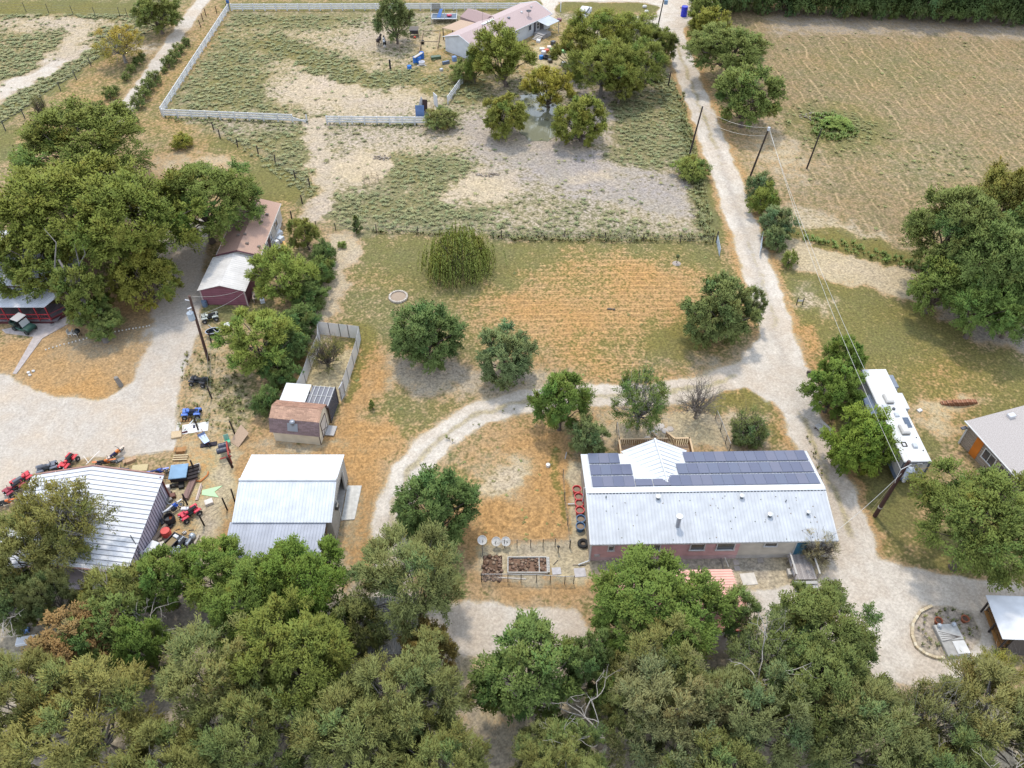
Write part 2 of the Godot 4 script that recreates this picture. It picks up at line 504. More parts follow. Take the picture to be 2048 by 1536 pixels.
	# behind the long house
	poly.call([5.9,-56.1,10.7,-57.5,19.5,-57.5,27.1,-58.9,28.8,-53.4,10.7,-52.7,6.7,-52.4], 1.5, [0.3, 0.65, 0.55, 0.15, 0, 0, 0, 0])
	poly.call([15.9,-57.5,21,-57.5,20.8,-53.4,15.8,-53.4], 1.5, [0.1, 0.85, 0.65, 0.1, 0, 0, 0, 0])
	line.call([21.9,-59.6,25.3,-60.7,27.7,-58.2,28.3,-53.4], 1.4, 1.2, [0.75, 0.1, 0.8, 0.05, 0, 0, 0, 0])
	# right side
	poly.call([36.3,-169.8,126.8,-167.2,83.4,-88.6,53,-84.3,37,-88.6,37.4,-111.9,37.9,-133.9], 3.0, [0.48, 0.3, 0.5, 0.8, 0, 0, 1.0, 0])
	oval.call([51.5,-118.9,7.1,7.3], 5.0, [0.8, 0.25, 0.45, 0.1, 0, 0, 0.5, 0])
	oval.call([64.4,-139.7,12.3,8.1], 8.0, [0.58, 0.3, 0.5, 0.6, 0, 0, 1.0, 0])
	oval.call([61.5,-107.6,9.6,5.7], 8.0, [0.55, 0.45, 0.35, 0.45, 0, 0, 0.6, 0])
	oval.call([40.4,-111.9,3.8,9], 5.0, [0.35, 0.65, 0.4, 0.1, 0, 0, 0.2, 0])
	poly.call([50.6,-166.1,125.4,-164.6,116.9,-149.2,82.2,-154.4,48.6,-155.3], 3.0, [0.3, 0.5, 0.1, 0.75, 0, 0, 0.5, 0])  # dark band: shadow of the far tree row painted into the ground
	poly.call([32.6,-95.7,42.1,-95.7,50.7,-88.6,47,-85.3,37.9,-89.7], 3.0, [0.4, 0.75, 0.4, 0.2, 0, 0.5, 0, 0])
	line.call([37.3,-89.7,43.8,-87.5,49.2,-84.3,52.3,-82.2], 2.0, 1.5, [0.95, 0.05, 0.7, 0, 0, 0, 0, 0])
	poly.call([31.3,-89.7,37.1,-89.2,43.2,-85.3,50.4,-82.2,51.3,-76.2,46.5,-76.2,42.6,-79.1,35.9,-81.7,32.7,-84.3], 1.5, [0.15, 0.8, 0.5, 0.05, 0, 0, 0, 0])
	poly.call([31.2,-81.7,37.1,-81.7,42.6,-79.1,48,-75.3,52.9,-68.2,67.3,-59.6,57,-41,51,-52.7,46.1,-55.4,30.4,-41.5,30.8,-40,36.6,-39,44.3,-38.5,45.7,-46,35,-42.1,30.9,-50.2,30,-60.3,30.7,-72.6], 1.5, [0.74, 0.12, 0.6, 0.05, 0, 0, 0, 0])
	poly.call([30.3,-68.2,37.5,-65.8,49.5,-68.2,55.4,-62.6,53.1,-57.5,43.1,-58.2,40.9,-59.6,32.2,-62.6], 4.0, [0.62, 0.1, 0.75, 0.1, 0, 0, 0, 0])
	oval.call([35.4,-76.2,2.5,2.3], 2.0, [0.5, 0.75, 0.3, 0.1, 0, 0, 0, 0])
	poly.call([42,-59.6,51.8,-60.3,46.7,-56.8,43.8,-53.4,40.8,-54.7], 1.5, [0.35, 0.6, 0.6, 0.05, 0, 0, 0, 0])
	oval.call([34.5,-46,2.8,2.9], 2.0, [0.95, 0.0, 0.5, 0.1, 0, 0, 0, 0])
	oval.call([34.2,-41,2.7,1.3], 2.0, [0.55, 0.3, 0.7, 0.15, 0, 0, 0, 0])
	poly.call([51.3,-76.2,56.4,-72.6,71.6,-67.4,69,-62.6,55.1,-68.2,51.1,-72.6], 2.0, [0.2, 0.8, 0.2, 0.9, 0, 0, 0, 0])
	line.call([28.6,-61.1,29.3,-55.4,29.9,-52.7], 0.9, 0.8, [0.3, 0.4, 0.9, 0.05, 0, 0, 0, 0])
	line.call([34.2,-70.8,32.5,-59.6,32.4,-55.4,32.5,-48.9,32.3,-42.1], 0.8, 1.0, [0.35, 0.3, 0.95, 0.05, 0, 0, 0, 0])
	# under the woods along the near edge
	poly.call([-53.1,-38,-33.3,-38.5,-26.6,-39.5,-16.9,-39.5,-12.2,-37,-5.1,-32.8,-2.6,-31.5,-2.5,-27.4,-0.8,-16.9,-40.3,-13.9], 2.0, [0.1, 0.8, 0.35, 0.7, 0, 0, 0, 0])
	poly.call([-1,-31.9,11.4,-32.8,19.3,-31.5,30.1,-27.4,46,-28.2,38.7,-13.9,-2.4,-13.9], 2.0, [0.1, 0.85, 0.4, 0.6, 0, 0, 0, 0])
	oval.call([-3,-30.2,2,2.9], 2.0, [0.05, 0.7, 0.8, 0.1, 0, 0, 0, 0])
	# gravel: the lane, the loop, the parking places and the left drive
	line.call([30.6,-157.2,30.4,-137.7,30.8,-118.1,30.8,-100.7,30.8,-86.4,30.6,-73.5,30,-63,30.1,-54,30.7,-47.7,30.7,-42.1], 2.9, 0.8, [0.3, 0.3, 0.85, 0.05, 0, 0, 0, 0])
	for r in roads():
		P.append(["l" if r[0] == "l" else "p", pv(r[2]), 0.8, [0.05, 0.8, 0.5, r[3], 1.0, 0, 0, 0], r[1]])
		if r[0] == "l" and r[4]:
			P.append(["l", pv(r[2]), 0.5, [0.35, -1, 0.8, 0.6, 0.36, -1, -1, -1], 0.42])
	line.call([31,-111.9,30.7,-93.2,30.4,-79.1,30.1,-67.4,30.2,-58.9], 0.3, 0.35, [-1, -1, -1, 0.75, 0.8, -1, -1, -1])
	oval.call([-40,-80.1,2.5,4], 4.0, [-1, -1, -1, 1.0, 0.8, -1, -1, -1])
	oval.call([-40.5,-72.6,1.8,5.4], 4.0, [-1, -1, -1, 0.95, 0.85, -1, -1, -1])
	oval.call([29.9,-61.8,3.2,2.3], 4.0, [-1, -1, -1, 0.25, 1.0, -1, -1, -1])
	# the round bed beside the drive end
	poly.call([33.2,-34.2,34.9,-35.5,36.9,-35.7,38.5,-34.8,38.8,-33.2,37.8,-32.1,36.7,-30.8,34,-30.8,32.8,-31.7], 0.3, [0.12, 0.95, 0.1, 0.55, 0, 0, 0, 0])
	return P


func roads() -> Array:
	# kind, half width, centre line or outline, grey, tracks, name, label
	return [
		["l", 1.95, [33.8,-180.9,30.6,-157.2,30.4,-137.7,30.8,-118.1,30.8,-100.7,30.8,-86.4,30.6,-73.5,30,-63,30.1,-54,30.7,-47.7,30.7,-42.1], 0.15, true, "gravel_lane", "long pale gravel lane running from the far gate past the solar roofed house"],
		["l", 1.6, [28,-64.2,24.2,-63.2,20.1,-61.5,14.6,-60.3,9.3,-60.2,5.1,-60,1.4,-59.4,-3.1,-57.9,-7.3,-54.4,-9.9,-50.2,-11,-46,-11,-41.5,-9.6,-36.5], 0.1, true, "gravel_loop", "curved white gravel loop drive crossing the yard"],
		["p", 0, [24.4,-64.2,29.2,-70.8,30.7,-69.9,30.4,-59.6,27.5,-59.6,25.4,-61.1], 0.15, false, "gravel_junction", "wide gravel patch where the loop drive leaves the lane"],
		["p", 0, [26.7,-38,30.2,-42.6,31.6,-41.8,32.6,-40,36.1,-38.9,43.8,-37.5,43.6,-36.3,40.5,-36.3,39.4,-31.9,39.3,-29.8,33.6,-28.5,26.7,-29,19.2,-31.1,13.2,-31.5,11.4,-32.8,18.2,-36.5], 0.15, false, "gravel_parking", "pale gravel turning place round the bed with the concrete slab"],
		["p", 0, [-12.2,-37,-9.6,-37,-6.1,-35.5,-3.6,-36,0.7,-35.2,5.3,-35.3,6.4,-32.8,2.7,-31.5,-1,-30.6,-4.2,-31.1,-6.7,-32.8,-11.8,-34.2], 0.15, false, "gravel_clearing", "white gravel clearing among the near trees"],
		["p", 0, [-47.1,-94.4,-40.7,-93.2,-39.4,-86.4,-38.8,-80.1,-36.4,-72.6,-35.9,-67.4,-35.7,-61.1,-34.4,-56.1,-34,-52.7,-40.7,-51.7,-44.7,-50.8,-46.4,-48.9,-47,-46,-50.9,-44.3,-60.1,-63.5,-55.9,-63.8,-51.6,-61.5,-47.2,-59.8,-43,-59.9,-41,-62,-40.5,-67,-40.8,-72.6,-42.5,-80.1,-46.6,-86.4], 0.62, false, "gravel_drive", "grey gravel drive and turning place before the workshop"],
		["l", 1.35, [-62.9,-178,-62.8,-169.3,-63,-160.8,-62.8,-148.1,-62.7,-137.7,-62.7,-129.2,-62.4,-121.4,-61.1,-109,-52.9,-95.7,-46,-90.9], 0.35, false, "farm_track", "grey farm track between two rows of round shrubs"],
		["p", 0, [7.8,-174.1,110.2,-174.1,109.1,-171.7,42.1,-171.1,35.5,-164.6,35.2,-159.6,29,-156.7,20.6,-158.2,22.3,-163.1,28.1,-164.6,30.1,-168.7,26.9,-171.1,9.2,-171.4,7.9,-162.1,6.1,-167.2,5.9,-172.5], 0.15, false, "gravel_road", "white road crossing beyond the farthest house"],
	]


func paint(x0: float, z0: float, w: float, h: float, px: float) -> Dictionary:
	# channels in coarse cells, then the full picture
	var cw := int(w / CELL)
	var ch := int(h / CELL)
	var ops := patches()
	var boxes := []
	for o in ops:
		var b: Rect2
		if o[0] == "o":
			b = Rect2(o[1][0] - o[1][1], o[1][1] * 2)
		else:
			b = Rect2(o[1][0], Vector2.ZERO)
			for p in o[1]:
				b = b.expand(p)
		boxes.append(b.grow(o[2] * 1.5 + 2.5 + (o[4] if o.size() > 4 else 0.0)))
	var wa := FastNoiseLite.new()
	wa.seed = 11
	wa.frequency = 0.22
	wa.fractal_octaves = 3
	var a := PackedByteArray()
	var b2 := PackedByteArray()
	a.resize(cw * ch * 4)
	b2.resize(cw * ch * 4)
	for j in ch:
		var zz := z0 + (j + 0.5) * CELL
		var row := []
		for i in ops.size():
			if zz > boxes[i].position.y and zz < boxes[i].end.y:
				row.append(i)
		for i in cw:
			var xx := x0 + (i + 0.5) * CELL
			var wx := wa.get_noise_2d(xx, zz)
			var wz := wa.get_noise_2d(xx + 300.0, zz)
			var v := [0.45, 0.3, 0.45, 0.15, 0.0, 0.0, 0.0, 0.0]
			for q in row:
				var b: Rect2 = boxes[q]
				if xx < b.position.x or xx > b.end.x:
					continue
				var o: Array = ops[q]
				var soft: float = o[2]
				var p := Vector2(xx, zz) + Vector2(wx, wz) * minf(soft * 1.3 if soft > 0.8 else 0.5, 2.5)
				var d: float
				if o[0] == "p":
					d = inside(p, o[1])
				elif o[0] == "l":
					d = o[4] - along(p, o[1])
				else:
					d = (1.0 - ((p - o[1][0]) / o[1][1]).length()) * minf(o[1][1].x, o[1][1].y)
				var m := smoothstep(-soft, soft, d)
				if m > 0.0:
					var t: Array = o[3]
					for c in 8:
						if t[c] >= 0.0:
							v[c] = lerpf(v[c], t[c], m)
			var at := (j * cw + i) * 4
			for c in 4:
				a[at + c] = int(v[c] * 255.0)
				b2[at + c] = int(v[c + 4] * 255.0)
	var fw := int(round(w / px))
	var fh := int(round(h / px))
	var ia := Image.create_from_data(cw, ch, false, Image.FORMAT_RGBA8, a)
	var ib := Image.create_from_data(cw, ch, false, Image.FORMAT_RGBA8, b2)
	ia.resize(fw, fh, Image.INTERPOLATE_CUBIC)
	ib.resize(fw, fh, Image.INTERPOLATE_CUBIC)
	var nz := []
	for q in [[21, 2.6, 2], [22, 0.55, 3], [23, 0.11, 3], [24, 1.2, 3]]:
		var n := FastNoiseLite.new()
		n.seed = q[0]
		n.noise_type = FastNoiseLite.TYPE_SIMPLEX_SMOOTH
		n.frequency = q[1] * px
		n.fractal_octaves = q[2]
		n.offset = Vector3(x0 / px, z0 / px, 0)
		nz.append(n.get_image(fw, fh, false, false, false).get_data())
	var rows := []
	rows.resize(fh)
	var ad := ia.get_data()
	var bd := ib.get_data()
	var work := func(j: int): rows[j] = shade(j, fw, ad, bd, nz, x0, z0 + (j + 0.5) * px, px)
	var id := WorkerThreadPool.add_group_task(work, fh)
	WorkerThreadPool.wait_for_group_task_completion(id)
	var all := PackedByteArray()
	for r in rows:
		all.append_array(r)
	return {"image": Image.create_from_data(fw, fh, false, Image.FORMAT_RGB8, all), "x0": x0, "z0": z0, "w": w, "h": h, "px": px, "fw": fw, "fh": fh, "data": all, "gravel": bd}


func shade(j: int, fw: int, ad: PackedByteArray, bd: PackedByteArray, nz: Array, x0: float, z: float, px: float) -> PackedByteArray:
	var out := PackedByteArray()
	out.resize(fw * 3)
	var n1: PackedByteArray = nz[0]
	var n2: PackedByteArray = nz[1]
	var n3: PackedByteArray = nz[2]
	var n4: PackedByteArray = nz[3]
	var s := j * 7919 + 13
	for i in fw:
		var at := j * fw + i
		var q := at * 4
		var fine := n1[at] / 255.0
		var mid := n2[at] / 255.0
		var big := n3[at] / 255.0
		var clump := n4[at] / 255.0
		s = (s * 1103515245 + 12345) & 0x7fffffff
		var grain := ((s >> 12) & 255) / 255.0 - 0.5
		var green := ad[q] / 255.0
		var bare := ad[q + 1] / 255.0
		var gold := clampf(ad[q + 2] / 255.0 + (big - 0.5) * 0.5, 0.0, 1.0)
		var grey := clampf(ad[q + 3] / 255.0 + (mid - 0.5) * 0.5, 0.0, 1.0)
		var gravel := bd[q] / 255.0
		var x := x0 + (i + 0.5) * px
		# mown swaths: pale lines of dry cuttings
		var stripe := 0.0
		if bd[q + 1] > 8:
			var t := fposmod((z + x * 0.02 + (big - 0.5) * 0.5) / 0.86, 1.0)
			stripe += bd[q + 1] / 255.0 * (maxf(0.0, 1.0 - absf(t - 0.5) * 6.0) - 0.22) * clampf(mid * 2.4 - 0.5, 0.1, 1.2)
		if bd[q + 2] > 8:
			var t := fposmod((x + (big - 0.5) * 1.6 - z * 0.05) / 1.5, 1.0)
			stripe += bd[q + 2] / 255.0 * (maxf(0.0, 1.0 - absf(t - 0.5) * 6.0) * 1.2 - 0.2) * clampf(n2[(j / 5) * fw + i] / 255.0 * 3.4 - 1.3, 0.0, 1.2)
		if bd[q + 3] > 8:
			var e := Vector2((x - 0.2) / 1.15, z + 45.2).length()
			var t := fposmod((e + (mid - 0.5) * 0.35) / 1.05, 1.0)
			stripe += bd[q + 3] / 255.0 * 0.7 * clampf((z + 47.5) * 0.4, 0.25, 1.0) * (maxf(0.0, 1.0 - absf(t - 0.5) * 3.6) - 0.3)
		var r := lerpf(190.0, 200.0, gold)
		var g := lerpf(171.0, 156.0, gold)
		var b := lerpf(143.0, 102.0, gold)
		var cover := clampf((green - (0.25 * mid + 0.42 * clump + 0.38 * fine + 0.15 * big - 0.1)) * 4.2 + 0.5 - stripe * 0.5, 0.0, 1.0) * (0.8 + 0.2 * clump)
		r = lerpf(r, lerpf(122.0, 140.0, gold), cover)
		g = lerpf(g, lerpf(126.0, 130.0, gold), cover)
		b = lerpf(b, lerpf(84.0, 70.0, gold), cover)
		var soil := clampf((bare - (0.35 * clump + 0.3 * (1.0 - mid) + 0.35 * fine)) * 3.4 + 0.5, 0.0, 1.0) * (1.0 - 0.85 * cover * clampf(2.0 - bare * 1.2, 0.0, 1.0))
		r = lerpf(r, lerpf(214.0, 178.0, grey), soil)
		g = lerpf(g, lerpf(194.0, 168.0, grey), soil)
		b = lerpf(b, lerpf(lerpf(170.0, 146.0, gold), lerpf(160.0, 132.0, gold), grey), soil)
		var dull := grey * (1.0 - soil) * 0.55
		r = lerpf(r, 148.0, dull)
		g = lerpf(g, 131.0, dull)
		b = lerpf(b, 106.0, dull)
		var stone := clampf((gravel - 0.6 * (0.4 * mid + 0.3 * fine + 0.3 * clump) - 0.18) * 3.4 + 0.4, 0.0, 1.0)
		var sandy := clampf(big * 2.2 - 0.7 + (mid - 0.5) * 0.8, 0.0, 1.0) * 0.8
		r = lerpf(r, lerpf(lerpf(241.0, 198.0, grey), 222.0, sandy), stone)
		g = lerpf(g, lerpf(lerpf(229.0, 188.0, grey), 203.0, sandy), stone)
		b = lerpf(b, lerpf(lerpf(212.0, 176.0, grey), 180.0, sandy), stone)
		var light := (1.0 + grain * lerpf(0.22, 0.13, stone) + (fine - 0.5) * lerpf(0.36, 0.16, stone) + (clump - 0.5) * lerpf(0.2, 0.05, stone) + stripe * 0.2) * 0.75
		out[i * 3] = clampi(int(r * light), 0, 255)
		out[i * 3 + 1] = clampi(int(g * light), 0, 255)
		out[i * 3 + 2] = clampi(int(b * light), 0, 255)
	return out


func ground_mat(t: Dictionary) -> StandardMaterial3D:
	var m := StandardMaterial3D.new()
	m.albedo_texture = ImageTexture.create_from_image(t.image)
	m.texture_repeat = false
	m.roughness = 1.0
	m.metallic_specular = 0.1
	return m


func flat_mesh(tris: PackedVector2Array, y: float, t: Dictionary, into: ArrayMesh, m: Material):
	var v := PackedVector3Array()
	var n := PackedVector3Array()
	var u := PackedVector2Array()
	for i in range(0, tris.size(), 3):
		var p := [tris[i], tris[i + 1], tris[i + 2]]
		if (p[1] - p[0]).cross(p[2] - p[0]) < 0:
			p = [p[0], p[2], p[1]]
		for q in p:
			v.append(Vector3(q.x, y, q.y))
			n.append(Vector3.UP)
			u.append(Vector2((q.x - t.x0) / t.w, (q.y - t.z0) / t.h))
	if v.is_empty():
		return
	var a := []
	a.resize(Mesh.ARRAY_MAX)
	a[Mesh.ARRAY_VERTEX] = v
	a[Mesh.ARRAY_NORMAL] = n
	a[Mesh.ARRAY_TEX_UV] = u
	into.add_surface_from_arrays(Mesh.PRIMITIVE_TRIANGLES, a)
	into.surface_set_material(into.get_surface_count() - 1, m)


func sheet_from(outline: PackedVector2Array, y: float) -> ArrayMesh:
	# a ground-hugging sheet, cut at the seam between the two ground tiles
	var m := ArrayMesh.new()
	for i in 2:
		var t: Dictionary = tiles[i]
		var keep := PackedVector2Array([Vector2(t.x0, t.z0), Vector2(t.x0 + t.w, t.z0), Vector2(t.x0 + t.w, t.z0 + t.h), Vector2(t.x0, t.z0 + t.h)])
		var tris := PackedVector2Array()
		for piece in Geometry2D.intersect_polygons(outline, keep):
			for k3 in Geometry2D.triangulate_polygon(piece):
				tris.append(piece[k3])
		flat_mesh(tris, y, t, m, t.mat)
	return m


func ragged(a: PackedVector2Array, step: float, amount: float, seed: int) -> PackedVector2Array:
	var n := FastNoiseLite.new()
	n.seed = seed
	n.frequency = 0.35
	var o := PackedVector2Array()
	for i in a.size():
		var p := a[i]
		var q := a[(i + 1) % a.size()]
		var c := maxi(1, int(p.distance_to(q) / step))
		for j in c:
			var w := p.lerp(q, float(j) / c)
			o.append(w + Vector2(n.get_noise_2d(w.x, w.y), n.get_noise_2d(w.x + 50, w.y)) * amount)
	return o


func build_ground():
	tiles = [paint(-72, -90, 144, 74, 0.08), paint(-120, -190, 240, 100, 0.14)]
	var names := ["yard_ground", "pasture_ground"]
	for i in 2:
		var t: Dictionary = tiles[i]
		t.mat = ground_mat(t)
		var m := ArrayMesh.new()
		var a := Vector2(t.x0, t.z0)
		var tris := PackedVector2Array([a, a + Vector2(t.w, 0), a + Vector2(t.w, t.h), a, a + Vector2(t.w, t.h), a + Vector2(0, t.h)])
		flat_mesh(tris, 0.0, t, m, t.mat)
		struct(names[i], m, null, ["dry lawn and golden mown grass of the yards", "patchy pasture and mown field beyond the yard fence"][i])
	var far := PlaneMesh.new()
	far.size = Vector2(3000, 3000)
	var fm := StandardMaterial3D.new()
	fm.albedo_color = Color(0.56, 0.51, 0.36)
	fm.albedo_texture = noise_tex(0.02, 0.62, 1.0, 6, 9, 512)
	fm.uv1_triplanar = true
	fm.uv1_world_triplanar = true
	fm.uv1_scale = Vector3.ONE * 0.02
	fm.roughness = 1.0
	var o := struct("ground", far, fm, "farmland that goes on to the horizon")
	o.position.y = -0.03
	var i := 0
	for r in roads():
		var line: PackedVector2Array = pv(r[2])
		if r[0] == "l":
			line = Geometry2D.offset_polyline(line, r[1], Geometry2D.JOIN_ROUND, Geometry2D.END_BUTT)[0]
		struct(r[5], sheet_from(ragged(line, 0.8, 0.5, i), 0.006 + 0.004 * i), null, r[6])
		i += 1


func ground_at(x: float, z: float) -> Color:
	var t: Dictionary = tiles[0] if z > -90.0 else tiles[1]
	var i := clampi(int((x - t.x0) / t.px), 0, t.fw - 1)
	var j := clampi(int((z - t.z0) / t.px), 0, t.fh - 1)
	var at: int = (j * t.fw + i) * 3
	return Color8(t.data[at], t.data[at + 1], t.data[at + 2])


# ---------------------------------------------------------------- trees and weeds
var kinds := {}


func leaves(r: RandomNumberGenerator, o: Dictionary, c: Vector3, out: Vector3, rc: float, count: int, sprays: int, ll: float, lw: float, droop: float, tone: Color, centre: Vector3, spread: float):
	# a clump: leaves along sprays that fan out from c
	var v: PackedVector3Array = o.v
	var n: PackedVector3Array = o.n
	var cc: PackedColorArray = o.c
	var per := maxi(3, count / sprays)
	for s in sprays:
		var d := (out * spread + Vector3(r.randfn(), r.randfn() * 0.8 + 0.25, r.randfn()).normalized()).normalized()
		var side := d.cross(Vector3(r.randfn(), r.randfn(), r.randfn())).normalized()
		var long := rc * r.randf_range(0.65, 1.2)
		var st := tone * r.randf_range(0.72, 1.3)
		for i in per:
			var t := sqrt(r.randf()) * long
			var p := c + d * t + Vector3(r.randf() - 0.5, r.randf() - 0.5, r.randf() - 0.5) * (0.16 + 0.22 * rc)
			p.y -= droop * t * t / rc
			var ax := (d + side * r.randf_range(-1.1, 1.1) + Vector3(0, -droop, 0)).normalized()
			var nn := (Vector3(r.randfn() * 0.5, 0.55 + r.randf() * 0.6, r.randfn() * 0.5) + d * 0.4).normalized()
			var w := ax.cross(nn).normalized() * (lw * 0.5)
			var e := ax * (ll * r.randf_range(0.7, 1.25))
			v.append(p - w)
			v.append(p + e)
			v.append(p + w)
			var sn := (nn * 0.55 + (p - centre).normalized() * 0.5 + d * 0.15).normalized()
			n.append(sn)
			n.append(sn)
			n.append(sn)
			var q := r.randf_range(0.78, 1.25)
			var col := Color(st.r * q, st.g * q, st.b * q)
			cc.append(col)
			cc.append(col)
			cc.append(col)
	o.v = v
	o.n = n
	o.c = cc


func limb(r: RandomNumberGenerator, b: MB, a: Vector3, z: Vector3, r0: float, r1: float, twist := 0.12):
	var last := a
	var lr := r0
	for i in range(1, 5):
		var t := i / 4.0
		var p := a.lerp(z, t) + Vector3(0, sin(t * PI) * a.distance_to(z) * 0.06, 0)
		if i < 4:
			p += Vector3(r.randfn(), r.randfn() * 0.6, r.randfn()) * a.distance_to(z) * twist * 0.4
		var q := lerpf(r0, r1, t)
		b.tube(last, p, lr, q, 5 if r0 > 0.06 else 4, false)
		last = p
		lr = q


func grow(kind: String, seed: int) -> Dictionary:
	# the trunk and crown of one model tree: radius R, height H
	var r := RandomNumberGenerator.new()
	r.seed = seed
	var R: float
	var H: float
	var total: int
	var base := 0.25     # height of the crown's underside
	var fan := 0.8       # how far sprays keep to the outward direction
	var droop := 0.1
	var ll := 0.27
	var lw := 0.17
	var clump := 0.3
	var loss := 0.08
	var bark := "8a7c70"
	match kind:
		"oak":
			R = 6.0
			H = 11.0
			total = 64000
			base = 0.3
			clump = 0.23
			ll = 0.22
			lw = 0.14
			loss = 0.05
		"broad":
			R = 3.6
			H = 7.0
			total = 32000
			base = 0.12
			ll = 0.19
			lw = 0.125
			clump = 0.27
			loss = 0.05
		"round":
			R = 3.8
			H = 6.6
			total = 40000
			base = 0.05
			ll = 0.19
			lw = 0.12
			clump = 0.25
			loss = 0.03
			fan = 0.9
		"feather":
			R = 5.5
			H = 9.5
			total = 56000
			base = 0.24
			fan = 1.1
			droop = 0.05
			ll = 0.25
			lw = 0.085
			clump = 0.25
			loss = 0.07
			bark = "a39b93"
		"plume":
			R = 3.4
			H = 6.5
			total = 26000
			base = 0.1
			fan = 1.2
			droop = -0.05
			ll = 0.25
			lw = 0.085
			clump = 0.28
		"willow":
			R = 3.4
			H = 6.2
			total = 34000
			base = 0.1
			ll = 0.26
			lw = 0.06
		"open":
			R = 4.5
			H = 8.0
			total = 20000
			base = 0.25
			fan = 1.0
			loss = 0.3
			bark = "b4aca4"
			ll = 0.22
			lw = 0.1
			clump = 0.26
		"shrub":
			R = 1.2
			H = 1.9
			total = 3000
			base = 0.02
			clump = 0.42
			ll = 0.17
			lw = 0.1
			loss = 0.0
		"bush":
			R = 2.3
			H = 3.6
			total = 16000
			base = 0.05
			clump = 0.32
			ll = 0.17
			lw = 0.095
			loss = 0.03
		"wispy":
			R = 2.4
			H = 3.6
			total = 3600
			base = 0.12
			fan = 1.4
			ll = 0.3
			lw = 0.045
			loss = 0.05
			bark = "75695c"
		"cone":
			R = 0.9
			H = 2.6
			total = 2500
			base = 0.03
			ll = 0.2
			lw = 0.1
		"bare":
			R = 3.2
			H = 5.5
			total = 1500
			base = 0.2
			fan = 1.5
			ll = 0.42
			lw = 0.022
			loss = 0.0
			bark = "9b8f85"
	var b := MB.new()
	var bk := k(bark)
	b.col = bk
	var lean := Vector3(r.randfn() * 0.05, 0, r.randfn() * 0.05) * H
	var fork := Vector3(0, H * base * 0.95, 0) + lean * 0.4
	var tr := 0.045 * R + 0.06
	if kind in ["shrub", "bush", "wispy", "willow"]:
		fork = Vector3(0, H * 0.12 + 0.1, 0)
	b.tube(Vector3(0, -0.15, 0), Vector3(0, 0.25, 0), tr * 1.5, tr * 1.05, 8, false)
	b.tube(Vector3(0, 0.25, 0), fork, tr * 1.05, tr * 0.85, 8, false)
	var ry := H * (1.0 - base) / 2
	var centre := Vector3(lean.x, H * base + ry, lean.z)
	var o := {"v": PackedVector3Array(), "n": PackedVector3Array(), "c": PackedColorArray()}
	var rc := R * clump
	var count := int(clampf(34.0 * pow(0.3 / clump, 2) * (1.0 if R > 2 else 0.5), 12, 72))
	var lumps := FastNoiseLite.new()
	lumps.seed = seed
	lumps.frequency = 0.9
	if kind == "willow":
		count = 34
	for i in count:
		var y := 1.0 - (i + 0.5) / count * (1.72 if kind in ["oak", "feather", "open", "broad", "plume"] else 1.9)
		var rr := sqrt(maxf(0.0, 1.0 - y * y))
		var ph := i * 2.39996 + r.randf() * 0.7
		var dir := Vector3(cos(ph) * rr, y, sin(ph) * rr)
		var reach := (0.82 + 0.34 * lumps.get_noise_3dv(dir * 1.7)) * r.randf_range(0.86, 1.06)
		if i % 4 == 3:
			reach *= 0.55
		if kind == "cone":
			dir *= Vector3(clampf(1.0 - (y + 1) / 2, 0.08, 1.0), 1, clampf(1.0 - (y + 1) / 2, 0.08, 1.0))
		var c := centre + dir * Vector3(R, ry, R) * reach
		if r.randf() < loss:
			# a gap in the crown, where a bare limb shows
			limb(r, b, fork, c, tr * 0.35, 0.02)
			continue
		var yellow := clampf(r.randfn() * 0.13, -0.25, 0.35)
		var bright := r.randf_range(0.82, 1.2)
		var tone := Color((1.0 + yellow) * bright, bright, (1.0 - yellow * 0.4) * bright)
		if kind == "willow":
			# hanging strands from the dome
			var top := centre + dir * Vector3(R * 0.85, ry * 0.95, R * 0.85) * r.randf_range(0.7, 1.1)
			if y < -0.35:
				continue
			limb(r, b, fork, top, tr * 0.4, 0.02)
			for s in 30:
				var p0 := top + Vector3(r.randfn(), r.randfn() * 0.25, r.randfn()) * 0.7
				var outd := Vector3(p0.x - centre.x, 0, p0.z - centre.z).normalized()
				var long := minf(p0.y - 0.25, r.randf_range(1.5, 4.8))
				var st := tone * r.randf_range(0.8, 1.25)
				for m in total / count / 20:
					var t := r.randf() * long
					var p := p0 + outd * (0.35 * sqrt(t)) + Vector3(r.randf() - 0.5, 0, r.randf() - 0.5) * 0.14 + Vector3(0, -t, 0)
					var w := Vector3(r.randfn(), 0, r.randfn()).normalized() * lw / 2
					for q in [p - w, p + Vector3(r.randfn() * 0.05, -ll, r.randfn() * 0.05), p + w]:
						o.v.append(q)
						o.n.append((outd * 0.7 + Vector3(0, 0.6, 0)).normalized())
						o.c.append(st)
			continue
		if i % 2 == 0 or kind in ["wispy", "bare", "open"]:
			limb(r, b, fork, c, tr * r.randf_range(0.3, 0.5), 0.025)
		var out := (c - centre + Vector3(0, 0.35 * R, 0)).normalized()
		if kind in ["plume", "wispy", "bare", "feather"]:
			out = (c - fork).normalized()
		leaves(r, o, c - out * rc * 0.35, out, rc * r.randf_range(0.9, 1.35), total / count, int(rc * rc * 5) + 12, ll, lw, droop, tone, centre, fan)
		if kind in ["wispy", "bare", "open"]:
			for s in 5:
				limb(r, b, c.lerp(fork, 0.4), c + Vector3(r.randfn(), r.randfn() + 0.3, r.randfn()) * rc * 0.8, 0.03, 0.008, 0.3)
	var m := ArrayMesh.new()
	var a := []
	a.resize(Mesh.ARRAY_MAX)
	a[Mesh.ARRAY_VERTEX] = o.v
	a[Mesh.ARRAY_NORMAL] = o.n
	a[Mesh.ARRAY_COLOR] = o.c
	m.add_surface_from_arrays(Mesh.PRIMITIVE_TRIANGLES, a)
